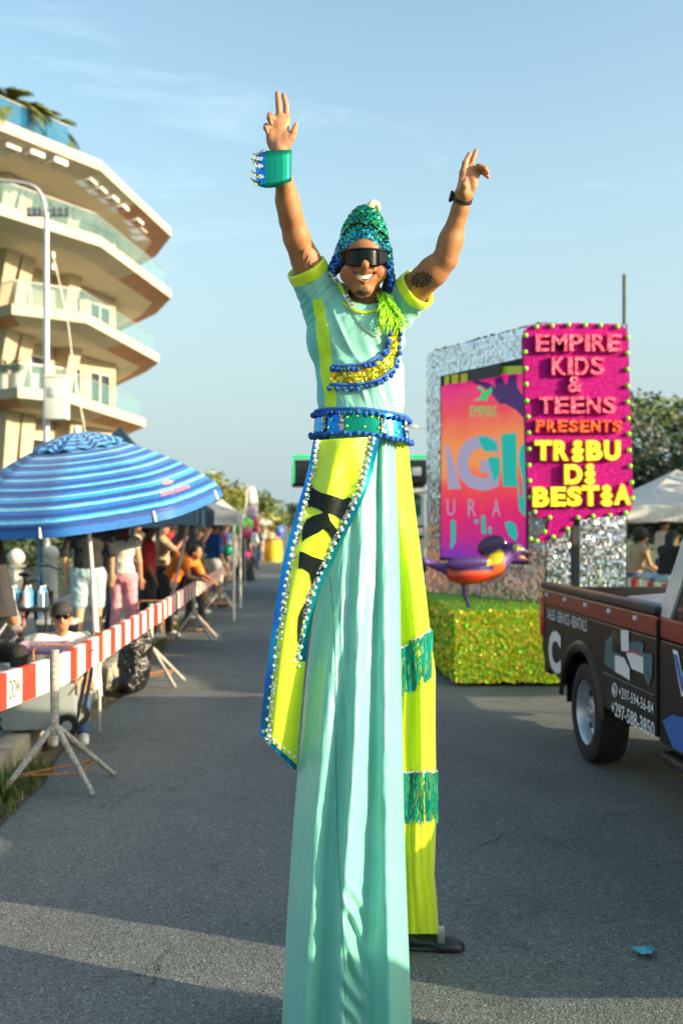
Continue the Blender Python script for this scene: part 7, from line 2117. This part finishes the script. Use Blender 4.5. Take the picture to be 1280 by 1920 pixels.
# cab and bonnet
cab = [(YB1 - .012, .50), (YB1 - .012, 1.085), (YF - .5 + .0, 1.085), (3.30, 1.02), (3.22, .86), (3.22, .50)] + arch(YF, .46)[::-1][::-1]
cab_low = [(3.22, .50), (3.22, .90), (3.34, 1.06), (3.9, 1.085), (YB1 - .012, 1.085), (YB1 - .012, .48)] + [p for p in arch(YF, .46)][::-1]
for x0, x1 in ((TX, TX + .08), (TX + TW - .08, TX + TW)):
    side_panel(cab_low, x0, x1, 'truck_dark', 'cab_side')
    side_panel([(YB1 - .012, 1.088), (3.95, 1.088), (4.2, 1.2), (YB1 - .012, 1.215)], x0 + .003, x1 - .003, 'truck_red', 'cab_upper_side')
    xs_ = TX if x0 == TX else TX + TW; so_ = 1 if x0 == TX else -1
    for a, b, th in (((YB1 - .03, 1.215), (YB1 - .32, 1.74), .09), ((4.25, 1.19), (4.75, 1.74), .06), ((5.0, 1.215), (4.98, 1.74), .06)):
        MB().add([Vector((xs_ + so_ * (.02 + .10 * (z - 1.2)) + so_ * dx, y + dy_, z)) for dx in (0, .05) for y, z, dy_ in ((a[0], a[1], -th), (a[0], a[1], th), (b[0], b[1], th), (b[0], b[1], -th))], [(0, 1, 2, 3), (7, 6, 5, 4), (0, 4, 5, 1), (1, 5, 6, 2), (2, 6, 7, 3), (3, 7, 4, 0)]).build('pillar', MATS['truck_white'], tk)
    MB().add([Vector((xs_ + so_ * (.035 + .10 * (z - 1.2)), y, z)) for y, z in ((YB1 - .1, 1.22), (4.3, 1.22), (4.78, 1.72), (YB1 - .34, 1.72))], [(0, 1, 2, 3)]).build('side_window', MATS['truck_glass'], tk)
    MB().bbox((xs_ - so_ * .012, 5.30, 1.06), (.03, .18, .045), .01).build('door_handle', MATS['black_plastic'], tk, True)
    MB().bbox((xs_ - so_ * .16, 4.32, 1.24), (.22, .10, .17), .03).build('mirror', MATS['black_plastic'], tk, True)
    MB().bbox((xs_ + so_ * .02, 5.0, .42), (.10, 1.5, .06), .02).build('side_step', MATS['black_plastic'], tk, True)
MB().add([Vector((TX + .11 + dx * (TW - .22), y, z)) for y, z in ((YB1 - .32, 1.735), (4.75, 1.735), (4.8, 1.78), (YB1 - .40, 1.78)) for dx in (0, 1)], [(0, 1, 3, 2), (2, 3, 5, 4), (4, 5, 7, 6), (6, 7, 1, 0), (0, 2, 4, 6), (1, 7, 5, 3)]).build('roof', MATS['truck_white'], tk)
MB().quad((TX + .1, YB1 - .05, 1.22), (TX + TW - .1, YB1 - .05, 1.22), (TX + TW - .14, YB1 - .32, 1.73), (TX + .14, YB1 - .32, 1.73)).build('rear_window', MATS['truck_glass'], tk)
MB().quad((TX + .08, 4.2, 1.20), (TX + TW - .08, 4.2, 1.20), (TX + TW - .14, 4.74, 1.73), (TX + .14, 4.74, 1.73)).build('windscreen', MATS['truck_glass'], tk)
MB().bbox((TX + TW / 2, 3.76, 1.06), (TW - .14, .92, .12), .04).build('bonnet', MATS['truck_white'], tk, True)
MB().bbox((TX + TW / 2, 3.26, .80), (TW - .18, .10, .40), .03).build('grille', MATS['black_plastic'], tk, True)
MB().bbox((TX + TW / 2, 3.18, .50), (TW - .02, .16, .22), .05).build('front_bumper', MATS['truck_white'], tk, True)
for s in (.16, TW - .16): MB().bbox((TX + s, 3.22, .90), (.24, .06, .16), .02).build('headlamp', MATS['vinyl_white'], tk, True)
def wheel(x, y, so_):
    w = empty('wheel', (x, y, .37)); w.parent = tk; w.location = Vector((x, y, .37)) - wpos(tk); W[w.name] = Vector((x, y, .37))
    def ty(u, v):
        prof = [(-.11, .24), (-.12, .30), (-.10, .355), (-.05, .37), (.05, .37), (.10, .355), (.12, .30), (.11, .24)]
        k = v * 7; i = min(int(k), 6); f_ = k - i; dx = lerp(prof[i][0], prof[i + 1][0], f_); r = lerp(prof[i][1], prof[i + 1][1], f_)
        t = 2 * PI * u; return Vector((x + dx, y + r * math.cos(t), .37 + r * math.sin(t)))
    MB().grid(ty, 40, 14, closed=True).build('tyre', MATS['tyre'], w, True)
    def rm_(u, v):
        prof = [(.10, .24), (.085, .225), (.02, .21), (.0, .17), (.03, .13), (.06, .08), (.06, .001)]
        k = v * 6; i = min(int(k), 5); f_ = k - i; dx = lerp(prof[i][0], prof[i + 1][0], f_); r = lerp(prof[i][1], prof[i + 1][1], f_); t = 2 * PI * u
        return Vector((x + so_ * dx, y + r * math.cos(t), .37 + r * math.sin(t)))
    MB().grid(rm_, 36, 12, closed=True).build('rim', MATS['steel_rim'], w, True)
    for k in range(8):
        t = 2 * PI * k / 8; c = Vector((x + so_ * .022, y + .165 * math.cos(t), .37 + .165 * math.sin(t))); MB().cyl(c - Vector((.012, 0, 0)), c + Vector((.012, 0, 0)), .026, n=10).build('rim_hole', MATS['black_plastic'], w, True)
    MB().cyl((x + so_ * .05, y, .37), (x + so_ * .085, y, .37), .055, .045, 14).build('hub_cap', MATS['steel_rim'], w, True)
for yc in (YR, YF): wheel(TX + .14, yc, -1); wheel(TX + TW - .14, yc, 1)
def tside(px, py, off=.004):
    Y = TX * F / (px - VX); return Vector((TX - off, Y, CAM_H - (py - VY) * Y / F))
def side_text(body, px0, px1, py, hm, mat, offset=0.0, off=.005, shear=0):
    a, b = tside(px0, py, off), tside(px1, py, off); vs, fs = text_mesh(body, 1, 0, 0, offset, shear=shear); vs = fit(vs, a.y - b.y, hm); c = tside((px0 + px1) / 2, py, off); yc = (a.y + b.y) / 2
    return MB().add([Vector((TX - off, yc - v.x, c.z + v.y)) for v in vs], fs).build('lettering', MATS[mat], tk, fix=False)
side_text('SALES- SERVICE- RENTALS', 1027, 1101, 1162, .085, 'vinyl_white', .004)
side_text('C', 1029, 1052, 1222, .34, 'vinyl_white', .05)
side_text('+297-594-56-84', 1161, 1226, 1313, .070, 'vinyl_white', .006); side_text('+297-588-3850', 1147, 1228, 1348, .095, 'vinyl_white', .016)
side_text('V', 1262, 1300, 1265, .24, 'vinyl_white', .05, .005); side_text('V', 1264.5, 1297, 1264, .19, 'vinyl_blue', .02, .008)
ic = tside(1153, 1294); mb = MB(); mb.tube([ic + Vector((0, .042 * math.cos(t), .042 * math.sin(t))) for t in np.linspace(0, 2 * PI, 21)[:-1]], .005, 5, closed=True); mb.tube([ic + Vector((0, .018, .016)), ic + Vector((0, .010, -.008)), ic + Vector((0, -.016, -.018))], .007, 5); mb.build('phone_icon', MATS['vinyl_white'], tk)
def decal(pts, mat, off=.005): MB().add([tside(x, y, off) for x, y in pts], [tuple(range(len(pts)))]).build('decal', MATS[mat], tk, fix=False)
zt = lambda pts: [(980 + x / 3.84, 960 + y / 3.84) for x, y in pts]
decal(zt([(600, 930), (640, 890), (680, 880), (700, 940), (720, 1010), (700, 1060), (665, 1140), (620, 1120), (590, 1090)]), 'vinyl_teal'); decal(zt([(770, 940), (830, 930), (875, 950), (870, 1010), (940, 1030), (935, 1180), (910, 1260), (870, 1160), (780, 1060)]), 'vinyl_teal', .0055)
decal(zt([(710, 850), (768, 855), (770, 1010), (715, 1000)]), 'vinyl_white', .007); decal(zt([(668, 1030), (735, 1050), (775, 1130), (775, 1215), (740, 1190), (670, 1150)]), 'vinyl_white', .0065); decal(zt([(745, 1005), (800, 1000), (872, 1030), (875, 1165), (790, 1130)]), 'vinyl_white', .007)
decal(zt([(748, 1003), (800, 998), (870, 1030), (868, 1045), (800, 1014), (750, 1016)]), 'vinyl_red', .009)
decal([(1243, 1352), (1262, 1340), (1300, 1350), (1330, 1400), (1330, 1440), (1262, 1402)], 'vinyl_blue', .005)
# gear in the bed
ar = Vector((TX + .62, 6.35, .95)); eq = empty('audio_rack', (ar.x, ar.y, .69), 'grey audio mixer case in the truck bed', 'audio case')
MB().bbox(ar + Vector((0, 0, -.06)), (.85, .62, .40), .02).build('case', MATS['black_plastic'], eq, True); MB().bbox(ar + Vector((-.02, 0, .28)), (.98, .70, .16), .02, (0, R(-4), 0)).build('mixer', M('mixer_grey', (.36, .38, .40), .45, var=.2, vscale=12), eq, True); MB().box(ar + Vector((0, 0, .17)), (.8, .6, .06)).build('tray', MATS['galvanised'], eq)
for k in range(5):
    a = ar + Vector((-.4 + .18 * k, -.1, .365)); MB().tube([a, a + Vector((.1, .12, .05)), a + Vector((.25, -.05, .01)), a + Vector((.5, .1, .03))], .010, 5).build('cable', MATS['black_plastic'], eq)
gb = Vector((TX + 1.2, 6.2, .69)); gen = empty('cardboard_box', gb, 'open tan cardboard box in the truck bed', 'box'); MB().bbox(gb + Vector((0, 0, .33)), (.5, .4, .66), .01, (0, R(12), 0)).build('carton', M('cardboard', (.42, .28, .15), .9, var=.15), gen, True)
for s in (-1, 1): MB().box(gb + Vector((s * .30, 0, .70)), (.22, .38, .008), (0, R(s * 30), 0)).build('flap', MATS['cardboard'], gen)

# ---- green-edged stage truck behind the walker
GY = 21.5; st2 = empty('stage_truck', (P(680, 0, GY).x, GY, 0), 'black stage truck with a green-edged roof behind the stilt walker', 'truck')
def gbox(x0, x1, y0, y1, d0, d1, mat, name, bev=.02):
    a, b = P(x0, y1, GY), P(x1, y0, GY); return MB().bbox(((a.x + b.x) / 2, GY + (d0 + d1) / 2, (a.z + b.z) / 2), (b.x - a.x, d1 - d0, b.z - a.z), bev).build(name, mat, st2, True)
M('led_edge', (0.02, .4, .12), .5, var=0, emit=(0.01, .55, .16), estr=.55)
gbox(549, 812, 862, 906, 0, 2.4, MATS['float_dark'], 'roof_box'); gbox(548, 813, 853, 860, -.02, .06, MATS['led_edge'], 'green_edge'); gbox(548, 552, 861, 906, -.02, .05, MATS['led_edge'], 'green_edge')
gbox(600, 806, 915, 925, .1, .6, MATS['galvanised'], 'bumper_bar'); gbox(602, 804, 908, 1050, .65, 5.5, M('stage_white', (.42, .46, .46), .5, var=.1, vscale=1), 'cab_body'); gbox(612, 796, 928, 968, .56, .64, M('teal_glass', (.01, .07, .08), .08, var=.1), 'windscreen'); gbox(620, 800, 985, 1010, .5, .64, MATS['float_dark'], 'grille'); gbox(602, 804, 1050, 1075, .4, .7, MATS['black_plastic'], 'bumper')
for x in (625, 780):
    gbox(x, x + 18, 990, 1004, .44, .49, MATS['vinyl_white'], 'headlamp'); 
    c = P(x + 6, 0, GY); MB().cyl((c.x - .13, GY + 1.2, .42), (c.x + .13, GY + 1.2, .42), .42, n=20).build('wheel', MATS['tyre'], st2, True)
for x in (640, 780): gbox(x - 9, x + 9, 876, 892, -.06, -.01, MATS['vinyl_white'], 'roof_lamp')

# ---- right kerb: tent, spectators, barrier, poles
tent('canopy_tent', (7.35, 18.6, .15), 3.1, 3.0, 1.96, 2.65, .26, T_WHITE, 'white canopy tent behind the pickup truck')
tent('canopy_tent', (8.2, 9.0, .15), 3.0, 3.0, 2.05, 2.95, .26, T_WHITE, 'unseen white canopy tent on the opposite pavement, added for shade')  # out of view, put in to cast shade from the right
tent('canopy_tent', (8.2, 3.6, .15), 3.0, 3.0, 2.05, 2.95, .26, T_GREY, 'unseen grey canopy tent near the viewer, added for shade')  # another tent out of view, put in as a shade caster
board((5.55, 15.6, .78), (5.75, 20.2, .78), 17, 'striped barrier board on the opposite kerb behind the truck', first=1, h=.24)
board((5.50, 10.4, .78), (5.55, 15.4, .78), 17, 'striped barrier board on the opposite kerb beside the float', first=0, h=.24)
for k, (x, y) in enumerate(((5.55, 15.5), (5.78, 20.3))):
    r = empty('barrier_trestle', (x, y, 0), ['rusty trestle on the opposite kerb beside the float', 'rusty trestle on the opposite kerb under the white tent'][k], 'barrier stand'); stand_legs(r, (x, y, 0), .92, .44, R(30))
def stool(x, y, z, h, label):
    r = empty('folding_stool', (x, y, z), label, 'stool'); MB().bbox((x, y, z + h - .02), (.38, .38, .04), .015).build('seat', BLACK_T, r, True)
    for sx in (-1, 1):
        for sy in (-1, 1): MB().cyl((x + sx * .19, y + sy * .19, z), (x + sx * .13, y + sy * .13, z + h - .03), .012, n=6).build('leg', MATS['black_plastic'], r, True)
for k, (x, y, tp, bt, hr, sk, rz, lb, lg) in enumerate(((5.95, 16.9, TAN, JEANS, 'big', 0, 100, 'spectator with big curly hair and bare shoulders under the white tent', .45), (6.22, 16.2, BLACK_T, DENIM, 'long', 0, 110, 'spectator in black top and denim shorts under the white tent', .45), (6.55, 15.6, BLACK_T, CHAR, 'long', 1, 150, 'spectator in a black vest with long black hair beside the tent pole', 1.0))):
    put(figure(sit(.62, .42, None, -.10), lb, sk, tp, (.05, .1, .08)[k], bt, lg, hr, vox=.013, shoes=BLACK_T), x, y, .15, R(rz)); stool(x, y + .04, .15, .60, ['stool under the curly-haired spectator', 'stool under the spectator in denim shorts', 'stool under the spectator in a black vest'][k])
put(figure(stand(1.66), 'spectator in a navy top standing at the back of the white tent', 1, NAVY, .5, CHAR, 1, 'short', vox=.016), 6.3, 19.2, .15, R(120)); put(figure(stand(1.72), 'spectator in a white top and cap at the back of the white tent', 0, WHITE_T, .5, JEANS, 1, 'short', cap=CHAR, vox=.016), 7.1, 18.6, .15, R(90))
MB_ = MB().cyl((P(1170, 0, 24).x, 24, 0), (P(1170, 0, 24).x, 24, P(0, 514, 24).z), .05, .045, 8)
tag(MB_.build('utility_pole', M('pole_dark', (.10, .11, .10), .8, var=.2), None, True), 'slim dark utility pole rising behind the speech-bubble sign', 'pole')
sl_ = empty('street_light', (P(790, 0, 45).x, 45, 0), 'distant street light showing beside the belt', 'street light'); q = P(790, 806, 45)
MB().tube([Vector((P(812, 0, 45).x, 45, 0)), P(812, 815, 45), P(806, 803, 45), P(775, 799, 45)], .045, 8).build('pole', MATS['galvanised'], sl_, True); MB().bbox(P(772, 800, 45), (.5, .2, .12), .04).build('lamp_head', MATS['galvanised'], sl_, True)
# litter on the road
lt = MB(); c = P(1207, 1787, 4.05); c.z = .012
pts = [c + Vector((.042 * math.cos(t) * (1 + .3 * math.sin(3 * t)), .05 * math.sin(t), random.uniform(0, .02))) for t in np.linspace(0, 2 * PI, 11)[:-1]] + [c + Vector((0, 0, .025))]
lt.add(pts, [(k, (k + 1) % 10, 10) for k in range(10)]); tag(lt.build('crumpled_wrapper', M('litter_blue', (.05, .35, .48), .5, var=.2), None), 'crumpled light blue wrapper lying on the asphalt', 'litter')

# unseen second pickup, added for its shadow on the road; trees over the opposite pavement
t2 = copy_tree(tk); t2.location = tk.location + Vector((0.05, -6.45, 0)); t2['label'] = 'unseen second pickup truck ahead of the first, added for its shadow'
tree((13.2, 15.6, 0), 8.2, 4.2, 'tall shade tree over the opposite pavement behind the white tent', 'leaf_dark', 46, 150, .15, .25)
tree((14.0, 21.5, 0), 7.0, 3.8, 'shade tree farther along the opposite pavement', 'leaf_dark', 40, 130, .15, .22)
